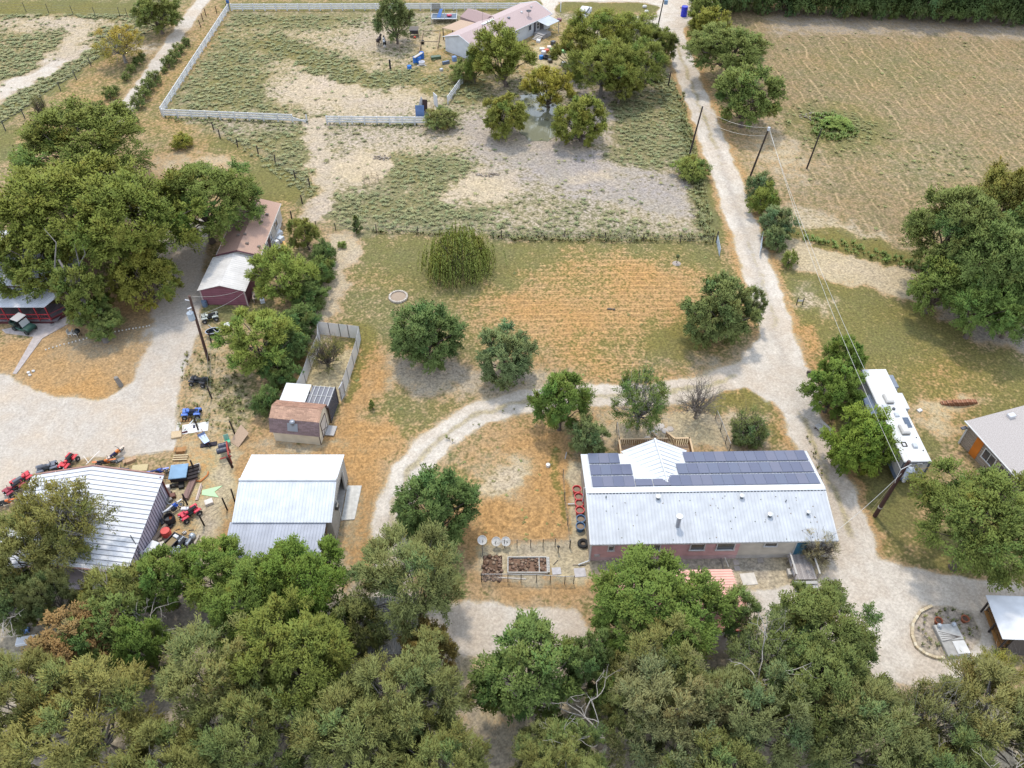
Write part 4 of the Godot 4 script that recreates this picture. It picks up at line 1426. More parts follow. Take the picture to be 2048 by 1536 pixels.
func long_house():
	var o := thing("long_house", "long pink and beige house with pale metal roof and solar panels", "house", Vector3(17.82,2.75,-44.49), deg_to_rad(1.1))
	o.position = V(17.34, 0, -45.0)
	var l := 21.35
	var w := 10.1
	var e := 2.75
	var r := 3.75
	var hb := w / 2 - 0.22
	# walls: the front is pink to the left and beige to the right
	var b := mb("b98282")
	var xs := [-l / 2 + 0.12, 2.35, l / 2 - 0.12]
	for i in 2:
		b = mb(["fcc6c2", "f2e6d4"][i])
		var x0: float = xs[i]
		var x1: float = xs[i + 1]
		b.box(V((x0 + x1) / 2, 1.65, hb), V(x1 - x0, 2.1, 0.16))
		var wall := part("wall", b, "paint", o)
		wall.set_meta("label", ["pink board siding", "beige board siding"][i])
		# lap siding
		for j in 12:
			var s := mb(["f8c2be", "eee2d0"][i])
			var y := 0.66 + j * 0.168
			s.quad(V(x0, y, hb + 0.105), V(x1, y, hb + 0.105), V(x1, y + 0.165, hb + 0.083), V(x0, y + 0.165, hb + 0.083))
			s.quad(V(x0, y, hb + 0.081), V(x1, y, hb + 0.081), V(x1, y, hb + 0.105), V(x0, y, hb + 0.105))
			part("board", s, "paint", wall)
		b = mb(["f6d0d0", "e8e0d8"][i])
		b.box(V((x0 + x1) / 2, 0.3, hb - 0.03), V(x1 - x0 - 0.01, 0.6, 0.14))
		part("skirting", b, "paint", o)
	b = mb("c6b9a8")
	b.box(V(-l / 2 + 0.12, 1.45, 0), V(0.16, 2.5, w - 0.9))
	b.box(V(l / 2 - 0.12, 1.45, 0), V(0.16, 2.5, w - 0.9))
	b.box(V(0, 1.35, -hb), V(l - 0.4, 2.7, 0.16))
	for s in [-1.0, 1.0]:
		b.tri(V(s * (l / 2 - 0.1), e - 0.1, s * hb), V(s * (l / 2 - 0.1), e - 0.1, -s * hb), V(s * (l / 2 - 0.1), r - 0.12, 0))
	part("wall", b, "paint", o)
	# roof
	for s in [1.0, -1.0]:
		b = mb("d6dade" if s > 0 else "f2f4f6")  # front slope greyer, sunlit back slope whiter: light put into the colour
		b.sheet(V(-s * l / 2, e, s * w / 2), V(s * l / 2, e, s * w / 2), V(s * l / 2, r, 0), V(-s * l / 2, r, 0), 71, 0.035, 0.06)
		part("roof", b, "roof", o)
	b = mb("f4f6f8")
	b.box(V(0, r + 0.035, -0.14), V(l, 0.03, 0.36), Basis(Vector3.RIGHT, -0.19))
	b.box(V(0, r + 0.035, 0.14), V(l, 0.03, 0.36), Basis(Vector3.RIGHT, 0.19))
	var cap := part("ridge_cap", b, "roof", o)
	b = mb("55595e")
	for i in 71:
		b.box(V((i + 0.5 - 35.5) * l / 71 + 0.15, r - 0.028, 0.36), V(0.17, 0.03, 0.05))
	part("closure_strip", b, "rubber", cap)
	for s in [1.0, -1.0]:
		b = mb("e9e7e2")
		b.box(V(0, e - 0.1, s * (w / 2 - 0.03)), V(l + 0.02, 0.16, 0.1))
		part("gutter", b, "paint", o)
	for s in [-1.0, 1.0]:
		for q in [-1.0, 1.0]:
			b = mb("f2f2f0")
			var a := V(s * (l / 2 + 0.02), e - 0.02, q * w / 2)
			b.tube(a, V(s * (l / 2 + 0.02), r - 0.02, 0), 0.075, 0.075, 4)
			part("barge_board", b, "paint", o)
	# porch gable on the back slope
	b = mb("f0f2f5")
	var tip := V(-3.3, 3.72, -0.72)
	var out := V(-3.7, 3.72, -5.85)
	b.sheet(V(-6.9, 2.62, -5.5), tip, tip + V(0, 0.01, -0.01), out, 1, 0.0)
	var p := mb("eef1f4")
	p.sheet(V(-6.9, 2.66, -5.4), V(-3.5, 3.66, -0.75), V(-3.32, 3.74, -0.8), V(-3.72, 3.78, -5.95), 0, 0.0)
	for i in 10:
		var t := (i + 0.5) / 10
		p.tube(V(-6.8, 2.7, -5.38).lerp(V(-3.5, 3.7, -0.9), t), V(-3.72, 3.8, -5.9).lerp(V(-3.35, 3.76, -0.85), t), 0.035, 0.035, 4, false)
	part("porch_roof", p, "roof", o)
	p = mb("f3f5f7")
	p.sheet(V(-3.25, 3.66, -0.75), V(-0.6, 2.66, -5.4), V(-3.68, 3.78, -5.95), V(-3.28, 3.74, -0.8), 0, 0.0)
	for i in 10:
		var t := (i + 0.5) / 10
		p.tube(V(-0.7, 2.7, -5.38).lerp(V(-3.2, 3.7, -0.9), t), V(-3.68, 3.8, -5.9).lerp(V(-3.28, 3.76, -0.85), t), 0.035, 0.035, 4, false)
	part("porch_roof", p, "roof", o)
	p = mb("fafafa")
	p.tube(V(-3.72, 3.82, -5.95), V(-3.28, 3.78, -0.75), 0.12, 0.06, 5)
	part("ridge_cap", p, "roof", o)
	b = mb("c6b9a8")
	b.tri(V(-0.8, 2.5, -5.3), V(-6.7, 2.5, -5.3), V(-3.7, 3.6, -5.6))
	part("gable_wall", b, "paint", o)
	# solar panels, three rows on the back slope with a notch for the porch roof
	var up := V(0, r - e, w / 2).normalized()
	var nn := V(0, w / 2, -(r - e)).normalized()
	var tilt := Basis(Vector3.RIGHT, up, Vector3.RIGHT.cross(up))
	var panel := func(x: float, s: float, pw: float, ph: float):
		# s: way down the slope from the ridge to the panel's middle
		var at := V(x, r, 0) - V(0, r - e, w / 2).normalized() * s
		at = V(x, r - (r - e) * s / (w / 2), -s) + nn * 0.11
		var f := mb("7c8296")
		f.box(at, V(pw - 0.015, ph - 0.1, 0.04), tilt)
		var q := part("solar_panel", f, "metal", o)
		f = mb(["62687f", "666a80", "5c6179", "6a6c80"][rng.randi() % 4])
		f.box(at + nn * 0.023, V(pw - 0.06, ph - 0.15, 0.02), tilt)
		part("cells", f, "solar", q)
	var pw := 0.962
	for row in 3:
		var s: float = [3.95, 2.32, 0.69][row] + 0.35
		var n: int = [3, 4, 4][row]
		for i in n:
			panel.call(-10.1 + (i + 0.5) * pw, s, pw, 1.56)
		var m: int = [12, 13, 14][row]
		for i in m:
			panel.call(10.42 - (i + 0.5) * pw, s, pw, 1.56)
	for i in 2:
		panel.call(-5.42 + i * 1.62, 0.84, 1.56, 1.02)
	# vents and the stove pipe on the front slope
	pipe(o, "stove_pipe", V(-3.0, 2.95, 3.5), 0.19, 1.5, "b9bcc2")
	for q in [[-9.0, 0.75, 0.06], [-4.4, 0.9, 0.15], [3.05, 0.95, 0.14], [5.2, 2.75, 0.15], [8.6, 2.6, 0.12], [6.9, 1.4, 0.05]]:
		var y: float = r - (r - e) * q[1] / (w / 2)
		pipe(o, "roof_vent", V(q[0], y - 0.05, q[1]), q[2], 0.36, "7d868c", q[2] > 0.1)
	b = mb("6f6a5e")
	for i in 70:
		var lx := rng.randf_range(-10.3, 10.3)
		var lz := rng.randf_range(0.5, 4.9)
		if lx < -2.0 and rng.randf() < 0.6:
			continue
		b.col = k(["6f6a5e", "58604a", "8a7458"][i % 3])
		b.box(V(lx, r - (r - e) * lz / (w / 2) + 0.02, lz), V(0.1, 0.02, 0.07), Basis(Vector3.UP, rng.randf() * 3.0))
	part("leaf_litter", b, "rubber", o).set_meta("kind", "stuff")
	# openings in the front wall
	for q in [[-8.85, 0.5, 0.75, 2], [-5.25, 1.3, 1.0, 2], [-1.35, 1.25, 1.0, 2], [1.1, 1.55, 1.05, 2], [5.0, 1.1, 0.6, 1]]:
		window(o, V(q[0], 2.0 if q[3] == 2 else 2.2, hb + 0.1), q[1], q[2], "z+", q[3])
	b = mb("f0f0ee")
	b.box(V(7.75, 1.62, hb + 0.11), V(1.15, 2.1, 0.06))
	var d := part("door_frame", b, "paint", o)
	b = mb("3f86a6")
	b.box(V(7.75, 1.62, hb + 0.15), V(0.92, 1.95, 0.05))
	d = part("door", b, "paint", d)
	d.set_meta("label", "blue front door")
	b = mb("c9ccd0")
	b.ball(V(8.1, 1.55, hb + 0.2), V(0.04, 0.04, 0.04), 6)
	b = mb("b9bec4")
	b.box(V(9.5, 1.9, hb + 0.2), V(0.4, 0.7, 0.22))
	part("meter_box", b, "metal", o)
	b = mb("dcd2d2")
	b.box(V(-10.0, 0.9, hb + 0.12), V(0.5, 0.35, 0.05))
	part("wall_vent", b, "paint", o)
	# downpipes
	for q in [[-l / 2 + 0.05, hb + 0.2, -1.0, 0.35], [-l / 2 - 0.02, -1.2, -1.4, 0.0]]:
		b = mb("f0efec")
		b.path([V(q[0], e - 0.15, q[1]), V(q[0], 0.25, q[1]), V(q[0] + q[2], 0.15, q[1] + q[3])], 0.08, 4)
		part("downpipe", b, "paint", o)


func deck():
	var o := thing("wooden_deck", "new wooden deck with board railings behind the long house", "deck", Vector3(14.23,0,-52.71), deg_to_rad(1.1))
	o.position = V(13.9, 0, -52.0)
	for i in 14:
		var b := mb(["dcbb98", "d2b190", "d7b694"][i % 3])
		b.box(V(0.1, 0.45, -0.9 + i * 0.16), V(7.0, 0.05, 0.15))
		part("plank", b, "wood", o)
	for q in [[-3.3, -1.0, 1.4, -1.0], [2.3, -1.0, 3.6, -1.0], [-3.35, -1.0, -3.35, 1.0], [3.65, -1.0, 3.65, 1.0], [0.65, -1.0, 0.15, -2.2], [2.15, -1.0, 1.6, -2.2]]:
		var a := V(q[0], 0.45, q[1])
		var z := V(q[2], 0.45, q[3])
		if q[3] < -1.5:
			z.y = 0.05
		var rail := mb("ffdcae")
		var dir := (z - a).normalized()
		rail.box((a + z) / 2 + V(0, 0.95, 0), V(a.distance_to(z) + 0.16, 0.06, 0.17), Basis(dir, Vector3.UP, dir.cross(Vector3.UP)))
		part("handrail", rail, "wood", o)
		var n := int(a.distance_to(z) / 0.2)
		for i in n + 1:
			var s := mb("c99f70")
			var p := a.lerp(z, float(i) / n)
			s.box(p + V(0, 0.45, 0), V(0.1, 0.9, 0.05), Basis(dir, Vector3.UP, dir.cross(Vector3.UP)))
			part("baluster", s, "wood", o)
	for i in 3:
		var b := mb("cfb394")
		b.box(V(1.2, 0.36 - i * 0.14, -1.3 - i * 0.3), V(1.2, 0.05, 0.3))
		part("step", b, "wood", o)


func porch_steps():
	var o := thing("porch_steps", "weathered grey wooden landing with steps below the blue door", "porch steps", V(25.2, 0, -38.9), deg_to_rad(1.1))
	for i in 12:
		var b := mb(["c8beb8", "bcb2ac", "d2c8c2"][i % 3])
		b.box(V(-0.88 + i * 0.16, 0.62, 0), V(0.15, 0.05, 2.5))
		part("plank", b, "wood", o)
	for s in [-1.0, 1.0]:
		var b := mb("e6e0d6")
		b.box(V(s * 1.0, 1.5, 0.2), V(0.14, 0.05, 2.1))
		part("handrail", b, "wood", o)
		for z in [-0.7, 0.2, 1.15]:
			b = mb("b7aba0")
			b.box(V(s * 1.0, 0.75, z), V(0.09, 1.5, 0.09))
			part("post", b, "wood", o)
	for i in 3:
		var b := mb("ddd8d0")
		b.box(V(0, 0.46 - i * 0.17, 1.45 + i * 0.3), V(1.95, 0.05, 0.3))
		part("step", b, "wood", o)
		b = mb("8d827b")
		b.box(V(0, 0.36 - i * 0.17, 1.33 + i * 0.3), V(1.9, 0.14, 0.03))
		part("riser", b, "wood", o)


func barn():
	var o := thing("metal_barn", "pale metal barn with an open side door and lean-to roof", "barn", V(-20.05, 0, -45.5))
	var l := 8.7
	var hw := 3.6
	var e := 3.3
	var r := 4.35
	for s in [1.0, -1.0]:
		var b := mb("f4f6f8" if s < 0 else "e6ebf0")  # one metal; far slope lighter, with the sunlight put into its colour
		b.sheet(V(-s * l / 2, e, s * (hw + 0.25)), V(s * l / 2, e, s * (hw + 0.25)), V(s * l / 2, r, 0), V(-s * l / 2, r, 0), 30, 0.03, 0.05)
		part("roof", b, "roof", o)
	var b := mb("f6f8fa")
	b.tube(V(-l / 2, r + 0.02, 0), V(l / 2, r + 0.02, 0), 0.16, 0.16, 6)
	part("ridge_cap", b, "roof", o)
	var x := l / 2 - 0.1
	# gable wall with the doorway, then the others
	b = mb("e6e2d8")
	var g := PackedVector2Array([Vector2(-hw, 0), Vector2(-2.2, 0), Vector2(-2.2, 2.7), Vector2(1.0, 2.7), Vector2(1.0, 0), Vector2(hw, 0), Vector2(hw, e), Vector2(0, r), Vector2(-hw, e)])
	b.xf = Transform3D(Basis(V(0, 0, 1), V(1, 0, 0), V(0, 1, 0)), V(x - 0.12, 0, 0))
	b.prism(g, 0, 0.12)
	for i in 24:
		var z := -hw + 0.15 + i * 0.3
		var lo := 2.75 if z > -2.25 and z < 1.05 else 0.0
		b.box(V(z, 0.14, lo + (e - 0.15 - lo) / 2), V(0.05, 0.04, e - 0.15 - lo))
	part("gable_wall", b, "paint", o)
	b = mb("d2cec4")
	b.box(V(-x, e / 2, 0), V(0.1, e, 2 * hw))
	b.box(V(0, e / 2, hw), V(2 * x, e, 0.1))
	b.box(V(0, e / 2, -hw), V(2 * x, e, 0.1))
	b.tri(V(-x, e, -hw), V(-x, e, hw), V(-x, r - 0.05, 0))
	part("wall", b, "paint", o)
	b = mb("b9b4ac")
	b.box(V(0, 0.04, 0), V(2 * x, 0.08, 2 * hw))
	part("floor", b, "stone", o)
	for q in [[-2.28, 1.35, 0.12, 2.8], [1.08, 1.35, 0.12, 2.8]]:
		b = mb("ecebe6")
		b.box(V(x + 0.03, q[1], q[0]), V(0.1, q[3], q[2]))
		part("door_post", b, "paint", o)
	b = mb("6b6a68")
	b.box(V(x + 0.16, 2.75, 1.75), V(0.3, 0.5, 0.45))
	var f := part("fan_box", b, "metal", o)
	b = mb("3a3b3d")
	b.tube(V(x + 0.3, 2.75, 1.75), V(x + 0.34, 2.75, 1.75), 0.2, 0.2, 10)
	part("fan", b, "metal", f)
	# things seen through the door
	b = mb("a33a30")
	b.box(V(2.6, 0.5, -1.4), V(1.1, 0.8, 0.7))
	part("tool_chest", b, "paint", o)
	# lean-to
	b = mb("c6cad4")
	b.sheet(V(-l / 2 - 0.25, 2.45, hw + 3.3), V(l / 2 - 0.65, 2.45, hw + 3.3), V(l / 2 - 0.5, e - 0.12, hw + 0.12), V(-l / 2 - 0.2, e - 0.12, hw + 0.12), 30, 0.03, 0.05)
	part("lean_to_roof", b, "roof", o)
	for i in 4:
		b = mb("9b7f62")
		b.box(V(-l / 2 + 0.2 + i * 2.55, 1.2, hw + 3.1), V(0.14, 2.4, 0.14))
		part("post", b, "wood", o)
	b = mb("b08f68")
	b.tube(V(l / 2 - 0.55, 0, hw + 1.5), V(l / 2 - 0.6, 2.7, hw + 0.3), 0.07, 0.07, 4)
	part("brace", b, "wood", o)
	b = mb("e9e6de")
	b.prism(PackedVector2Array([Vector2(0, -2.4), Vector2(1.35, -2.4), Vector2(1.2, 1.5), Vector2(0, 1.6)]), 0.0, 0.1)
	var m := one("concrete_apron", b, "stone", "pale concrete apron at the barn door", "concrete pad", V(-15.7, 0, -45.8))


func workshop():
	var o := thing("workshop", "large workshop with white ribbed metal roof and lavender metal wall", "workshop", V(-38.1, 0, -42.0))
	var hx := 5.75
	var hz := 4.9
	var e := 3.0
	var r := 4.25
	# each roof panel runs from the eave to the ridge
	for s in [1.0, -1.0]:
		for i in 21:
			var b := mb(["f0f1f4", "e9ebef", "f4f4f6", "e4e6ea"][rng.randi() % 4])
			var z0 := -hz - 0.3 + i * (2 * hz + 0.6) / 21
			var z1 := z0 + (2 * hz + 0.6) / 21
			if s > 0:
				b.sheet(V(hx + 0.3, e - 0.08, z1 - 0.004), V(hx + 0.3, e - 0.08, z0), V(0, r, z0), V(0, r, z1 - 0.004), 0, 0)
			else:
				b.sheet(V(-hx - 0.3, e - 0.08, z0), V(-hx - 0.3, e - 0.08, z1 - 0.004), V(0, r, z1 - 0.004), V(0, r, z0), 0, 0)
			var p := part("roof_panel", b, "roof", o)
			b = mb("bfc1c6")
			b.tube(V(s * (hx + 0.3), e - 0.05, z1), V(0, r + 0.03, z1), 0.036, 0.036, 4, false)
			part("seam", b, "roof", p)
	var b := mb("e6dcea")
	b.xf = Transform3D(Basis(Vector3.UP, PI / 2), Vector3.ZERO)
	b.gable(2 * hx, 2 * hz, e - 0.1, r - 0.12)
	var wall := part("wall", b, "paint", o)
	for i in 26:
		b = mb("a39aac")
		b.box(V(hx + 0.03, e / 2 - 0.1, -hz + (i + 0.5) * 2 * hz / 26), V(0.05, e - 0.2, 0.05))
		part("rib", b, "paint", wall)
	for q in [[V(-hx - 0.3, e - 0.05, -hz - 0.34), V(0, r + 0.03, -hz - 0.34)], [V(hx + 0.3, e - 0.05, -hz - 0.34), V(0, r + 0.03, -hz - 0.34)], [V(-hx - 0.3, e - 0.05, hz + 0.34), V(0, r + 0.03, hz + 0.34)], [V(hx + 0.3, e - 0.05, hz + 0.34), V(0, r + 0.03, hz + 0.34)]]:
		b = mb("c89a8c")
		b.tube(q[0], q[1], 0.1, 0.1, 4)
		part("barge_board", b, "paint", o)
	for z in [-hz, hz]:
		b = mb("8a4a48")
		b.box(V(hx + 0.05, e / 2, z), V(0.14, e, 0.14))
		part("corner_trim", b, "paint", o)
	b = mb("dfe2e6")
	b.path([V(hx + 0.1, 2.7, -hz + 0.9), V(hx + 0.12, 0.3, -hz + 0.9), V(hx + 0.7, 0.1, -hz + 1.0)], 0.05, 4)
	part("downpipe", b, "paint", o)
	b = mb("5b5e63")
	b.path([V(hx - 0.4, 3.35, 1.7), V(hx + 0.2, 2.9, 2.4), V(hx + 0.1, 1.6, 2.4)], 0.04, 4)
	part("conduit", b, "metal", o)
	b = mb("c7cbd0")
	b.box(V(hx + 0.16, 1.6, 2.4), V(0.16, 0.4, 0.3))
	part("meter_box", b, "metal", o)


func gambrel_shed():
	var o := thing("barn_roofed_shed", "small barn-roofed shed with brown shingles and cream walls", "shed", V(-21.25, 0, -55.3), deg_to_rad(-7.0))
	var h := 1.65
	var l := 4.7
	var prof := PackedVector2Array([Vector2(-h, 0), Vector2(h, 0), Vector2(h, 1.55), Vector2(1.15, 2.75), Vector2(0, 3.3), Vector2(-1.15, 2.75), Vector2(-h, 1.55)])
	var b := mb("fff2d8")
	b.xf = Transform3D(Basis(V(0, 0, 1), V(1, 0, 0), V(0, 1, 0)), V(-l / 2, 0, 0))
	b.prism(prof, 0.0, l)
	part("wall", b, "paint", o)
	var rows := [[V(0, 1.5, 1.85), V(0, 2.86, 1.22), 6, "a88e8c"], [V(0, 2.86, 1.22), V(0, 3.44, 0), 5, "dcb094"], [V(0, 1.5, -1.85), V(0, 2.86, -1.22), 6, "a88e8c"], [V(0, 2.86, -1.22), V(0, 3.44, 0), 5, "c89a80"]]  # same shingle: lit upper slopes painted lighter, steep shaded ones darker
	for q in rows:
		var a: Vector3 = q[0]
		var z: Vector3 = q[1]
		var up := (z - a).normalized()
		var side: float = 1.0 if a.z > 0 else -1.0
		var nn := Vector3.RIGHT.cross(up) * -1.0 * side
		if nn.y < 0:
			nn = -nn
		var t := Basis(Vector3.RIGHT, up, Vector3.RIGHT.cross(up))
		b = mb(q[3])
		b.box((a + z) / 2, V(l + 0.4, a.distance_to(z), 0.06), t)
		var roof := part("roof", b, "shingle", o)
		for i in q[2] * 2:
			var f: float = (i + 0.5) / (q[2] * 2.0)
			var c := a.lerp(z, f) + nn * 0.04
			var s := mb("ffffff")
			for j in 12:
				s.col = k(q[3]) * rng.randf_range(0.78, 1.22)
				s.box(c + V(-l / 2 - 0.2 + (j + 0.5 + 0.25 * (i % 2)) * (l + 0.4) / 12.4, 0, 0), V((l + 0.4) / 12.6, a.distance_to(z) / (q[2] * 2.0) * 1.05, 0.03), t * Basis(Vector3.RIGHT, 0.05 * side))
			part("shingle", s, "shingle", roof)
	# patch and turbine vent on the lower front slope
	b = mb("a9aeb6")
	var up2 := V(0, 1.36, -0.63).normalized()
	b.box(V(-0.15, 2.25, 1.62), V(1.05, 0.85, 0.02), Basis(Vector3.RIGHT, up2, Vector3.RIGHT.cross(up2)))
	part("metal_patch", b, "metal", o)
	b = mb("9298a0")
	b.lathe(V(-0.1, 2.4, 1.5), [[0.12, 0], [0.12, 0.3], [0.26, 0.38], [0.3, 0.55], [0.2, 0.68], [0.01, 0.72]], 12)
	part("turbine_vent", b, "metal", o)
	# trim with crossed boards on the gable door
	b = mb("6d5650")
	var x := l / 2 + 0.03
	for q in [[V(x, 0.1, 0.75), V(x, 2.1, 0.75)], [V(x, 0.1, -0.75), V(x, 2.1, -0.75)], [V(x, 2.1, 0.75), V(x, 2.1, -0.75)], [V(x, 0.15, 0.72), V(x, 1.1, -0.72)], [V(x, 1.1, 0.72), V(x, 0.15, -0.72)]]:
		b.tube(q[0], q[1], 0.045, 0.045, 4)
	part("door_trim", b, "wood", o)
	b = mb("efe6da")
	b.box(V(x - 0.01, 1.1, 0), V(0.04, 1.95, 1.45))
	part("door", b, "paint", o)
	for q in [1.0, -1.0]:
		b = mb("6d5650")
		b.path([V(x, 0, q * h), V(x, 1.5, q * h), V(x, 2.75, q * 1.17), V(x, 3.32, 0)], 0.05, 4)
		part("gable_trim", b, "wood", o)
	b = mb("dedad6")
	b.box(V(l / 2 + 0.55, 0.16, -0.2), V(0.9, 0.1, 1.3))
	part("door_step", b, "wood", o)
	# hen house roof and frame behind
	var c := thing("hen_run", "white sheet roof and dark mesh run behind the small shed", "chicken coop", V(-21.2, 0, -58.0), deg_to_rad(-6.0))
	b = mb("f6f6f4")
	b.sheet(V(-2.3, 2.35, 1.3), V(0.35, 2.35, 1.3), V(0.35, 2.45, -1.5), V(-2.3, 2.45, -1.5), 6, 0.015)
	part("roof", b, "roof", c)
	b = mb("8b857e")
	b.box(V(-1.0, 1.1, 0), V(2.3, 2.2, 2.4))
	part("coop_body", b, "wood", c)
	for i in 5:
		b = mb("f2f1ee")
		b.box(V(0.75 + i * 0.5, 2.3, -0.1), V(0.06, 0.08, 2.9))
		part("rafter", b, "wood", c)
	for z in [-1.5, -0.2, 1.3]:
		b = mb("dcdad6")
		b.box(V(1.6, 2.24, z), V(2.5, 0.06, 0.06))
		part("beam", b, "wood", c)
	b = mb("5a5f6c")
	b.box(V(2.82, 1.1, -0.1), V(0.03, 2.2, 2.9))
	b.box(V(1.6, 1.1, -1.55), V(2.5, 2.2, 0.03))
	part("mesh_wall", b, "mesh_dark", c)
	b = mb("9a9aa2")
	b.box(V(1.6, 2.2, -0.1), V(2.4, 0.02, 2.8))
	part("mesh_roof", b, "mesh", c)
	for q in [[2.82, 1.35], [2.82, -1.55], [0.4, -1.55]]:
		b = mb("5b4a40")
		b.box(V(q[0], 1.15, q[1]), V(0.1, 2.3, 0.1))
		part("post", b, "wood", c)


func trailer_home():
	var o := thing("maroon_shed", "maroon sided shed with a cream ribbed metal roof", "shed", V(-33.9, 0, -78.3), deg_to_rad(-1.5))
	var b := mb("8c5661")
	b.xf = Transform3D(Basis(Vector3.UP, PI / 2), Vector3.ZERO)
	b.gable(5.2, 6.0, 2.35, 3.05)
	var wall := part("wall", b, "paint", o)
	for i in 14:
		b = mb(["8e5662", "9a606c"][i % 2])
		var y := 0.08 + i * 0.165
		b.box(V(0, y + 0.08, 3.03), V(5.16, 0.15, 0.05), Basis(Vector3.RIGHT, -0.12))
		part("board", b, "paint", wall)
	for s in [1.0, -1.0]:
		b = mb("f0ebe4")
		if s > 0:
			b.sheet(V(2.85, 2.3, 3.25), V(2.85, 2.3, -3.3), V(0, 3.12, -3.3), V(0, 3.12, 3.25), 18, 0.03)
		else:
			b.sheet(V(-2.85, 2.3, -3.3), V(-2.85, 2.3, 3.25), V(0, 3.12, 3.25), V(0, 3.12, -3.3), 18, 0.03)
		part("roof", b, "roof", o)
		b = mb("c8b4ae")
		b.box(V(s * 2.6, 1.15, 3.04), V(0.16, 2.3, 0.12))
		part("corner_trim", b, "paint", o)
	o = thing("trailer_home", "long trailer home with a brown shingle roof behind the maroon shed", "mobile home", V(-33.3, 0, -87.2), deg_to_rad(-0.8))
	b = mb("d8cfc4")
	b.xf = Transform3D(Basis(Vector3.UP, PI / 2), Vector3.ZERO)
	b.gable(5.0, 11.2, 2.75, 3.35, 0.3)
	part("wall", b, "paint", o)
	for s in [1.0, -1.0]:
		b = mb("dcb6a0" if s > 0 else "c09a86")  # one shingle in two tones: lit and shaded slope put into the colour
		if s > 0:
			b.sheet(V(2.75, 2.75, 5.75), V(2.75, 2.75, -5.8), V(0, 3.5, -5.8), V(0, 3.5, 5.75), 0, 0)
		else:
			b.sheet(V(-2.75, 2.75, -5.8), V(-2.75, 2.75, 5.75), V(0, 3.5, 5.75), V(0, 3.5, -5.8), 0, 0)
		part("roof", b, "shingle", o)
		b = mb("ece6de")
		b.box(V(s * 2.74, 2.7, 0), V(0.06, 0.12, 11.6))
		part("gutter", b, "paint", o)
		b = mb("6a3c46")
		b.tube(V(0, 3.46, 5.8), V(s * 2.75, 2.72, 5.8), 0.1, 0.1, 4)
		part("barge_board", b, "paint", o)
	for q in [[-0.9, -3.2], [0.15, -3.2], [1.7, -2.6], [1.4, -0.9], [-0.7, 2.4], [0.15, 2.4], [0.8, 4.1], [2.2, 4.2]]:
		b = mb("8d8078")
		var y: float = 3.5 - absf(q[0]) * 0.27
		b.slab(V(q[0], y + 0.1, q[1]), V(0.36, 0.24, 0.3), 0.05)
		part("roof_vent", b, "metal", o)
	for q in [[-2.6, 1.0, 1.0], [0.4, 0.8, 1.0], [2.6, 0.9, 1.0]]:
		window(o, V(2.55, 1.7, q[0]), q[1], q[2], "x+", 1)
	b = mb("5a3a36")
	b.box(V(2.56, 1.3, 1.5), V(0.06, 1.9, 0.85))
	part("door", b, "paint", o)
	b = mb("e8e4de")
	b.box(V(2.56, 0.5, -1.0), V(0.05, 0.5, 7.0))
	part("skirting", b, "paint", o)


func porch_house():
	var o := thing("porch_house", "white metal roofed house with a red railed porch under the oaks", "house", V(-58.5, 0, -76.5))
	var b := mb("9c8068")
	b.box(V(0.5, 1.5, -4.0), V(12.6, 3.0, 8.6))
	part("wall", b, "paint", o)
	b = mb("eceef0")
	b.sheet(V(-9, 3.1, 1.5), V(7.2, 3.1, 1.5), V(7.2, 4.7, -4.2), V(-9, 4.7, -4.2), 46, 0.03)
	part("roof", b, "roof", o)
	b = mb("eceef0")
	b.sheet(V(7.2, 3.1, -9.8), V(-9, 3.1, -9.8), V(-9, 4.7, -4.2), V(7.2, 4.7, -4.2), 46, 0.03)
	part("roof", b, "roof", o)
	b = mb("e2e5ea")
	b.sheet(V(-9, 2.55, 4.7), V(5.25, 2.55, 4.7), V(6.9, 2.95, 1.6), V(-9, 2.95, 1.6), 42, 0.03)
	part("porch_roof", b, "roof", o)
	for i in 22:
		b = mb(["8d8287", "81777c"][i % 2])
		b.box(V(-9 + (i + 0.5) * 0.68, 0.45, 3.1), V(0.66, 0.06, 3.2))
		part("plank", b, "wood", o)
	# red posts and rails
	for x in [-4.4, -2.2, -1.9, 0.2, 2.2, 3.9, 5.2]:
		b = mb("a8323c")
		b.box(V(x, 1.45, 4.55), V(0.12, 2.2, 0.12))
		part("post", b, "paint", o)
	for y in [0.75, 1.35]:
		b = mb("bb3640")
		b.box(V(1.7, y, 4.55), V(7.2, 0.1, 0.08))
		part("rail", b, "paint", o)
		b = mb("8c2c38")
		b.tube(V(5.3, y, 4.5), V(7.9, y, 1.6), 0.06, 0.06, 4)
		part("rail", b, "paint", o)
	for i in 24:
		b = mb("7a2832")
		b.box(V(-1.85 + i * 0.3, 1.0, 4.55), V(0.05, 0.6, 0.05))
		part("baluster", b, "paint", o)
	b = mb("5e2630")
	b.quad(V(5.2, 0.05, 4.6), V(8.0, 0.05, 1.6), V(8.0, 0.75, 1.6), V(5.2, 0.75, 4.6))
	b.quad(V(-1.9, 0.02, 4.64), V(5.2, 0.02, 4.64), V(5.2, 0.42, 4.64), V(-1.9, 0.42, 4.64))
	part("porch_skirt", b, "paint", o)
	for i in 4:
		b = mb("b5a9a0")
		b.box(V(-3.2, 0.38 - i * 0.12, 4.9 + i * 0.32), V(2.0, 0.1, 0.32))
		part("step", b, "wood", o)
	var p := thing("broken_board", "pale board leaning at the porch corner", "board", Vector3(-53.59,0,-72.12))
	b = mb("d8d6d2")
	b.box(V(0, 0.5, 0), V(0.16, 1.1, 0.04), Basis(V(1, 0, 0.3).normalized(), -0.35))
	part("blade", b, "wood", p)
	b = mb("d0ccc6")
	b.box(V(0.3, 0.04, 0.35), V(0.5, 0.06, 0.7), Basis(Vector3.UP, 0.5))
	part("slab", b, "wood", p)


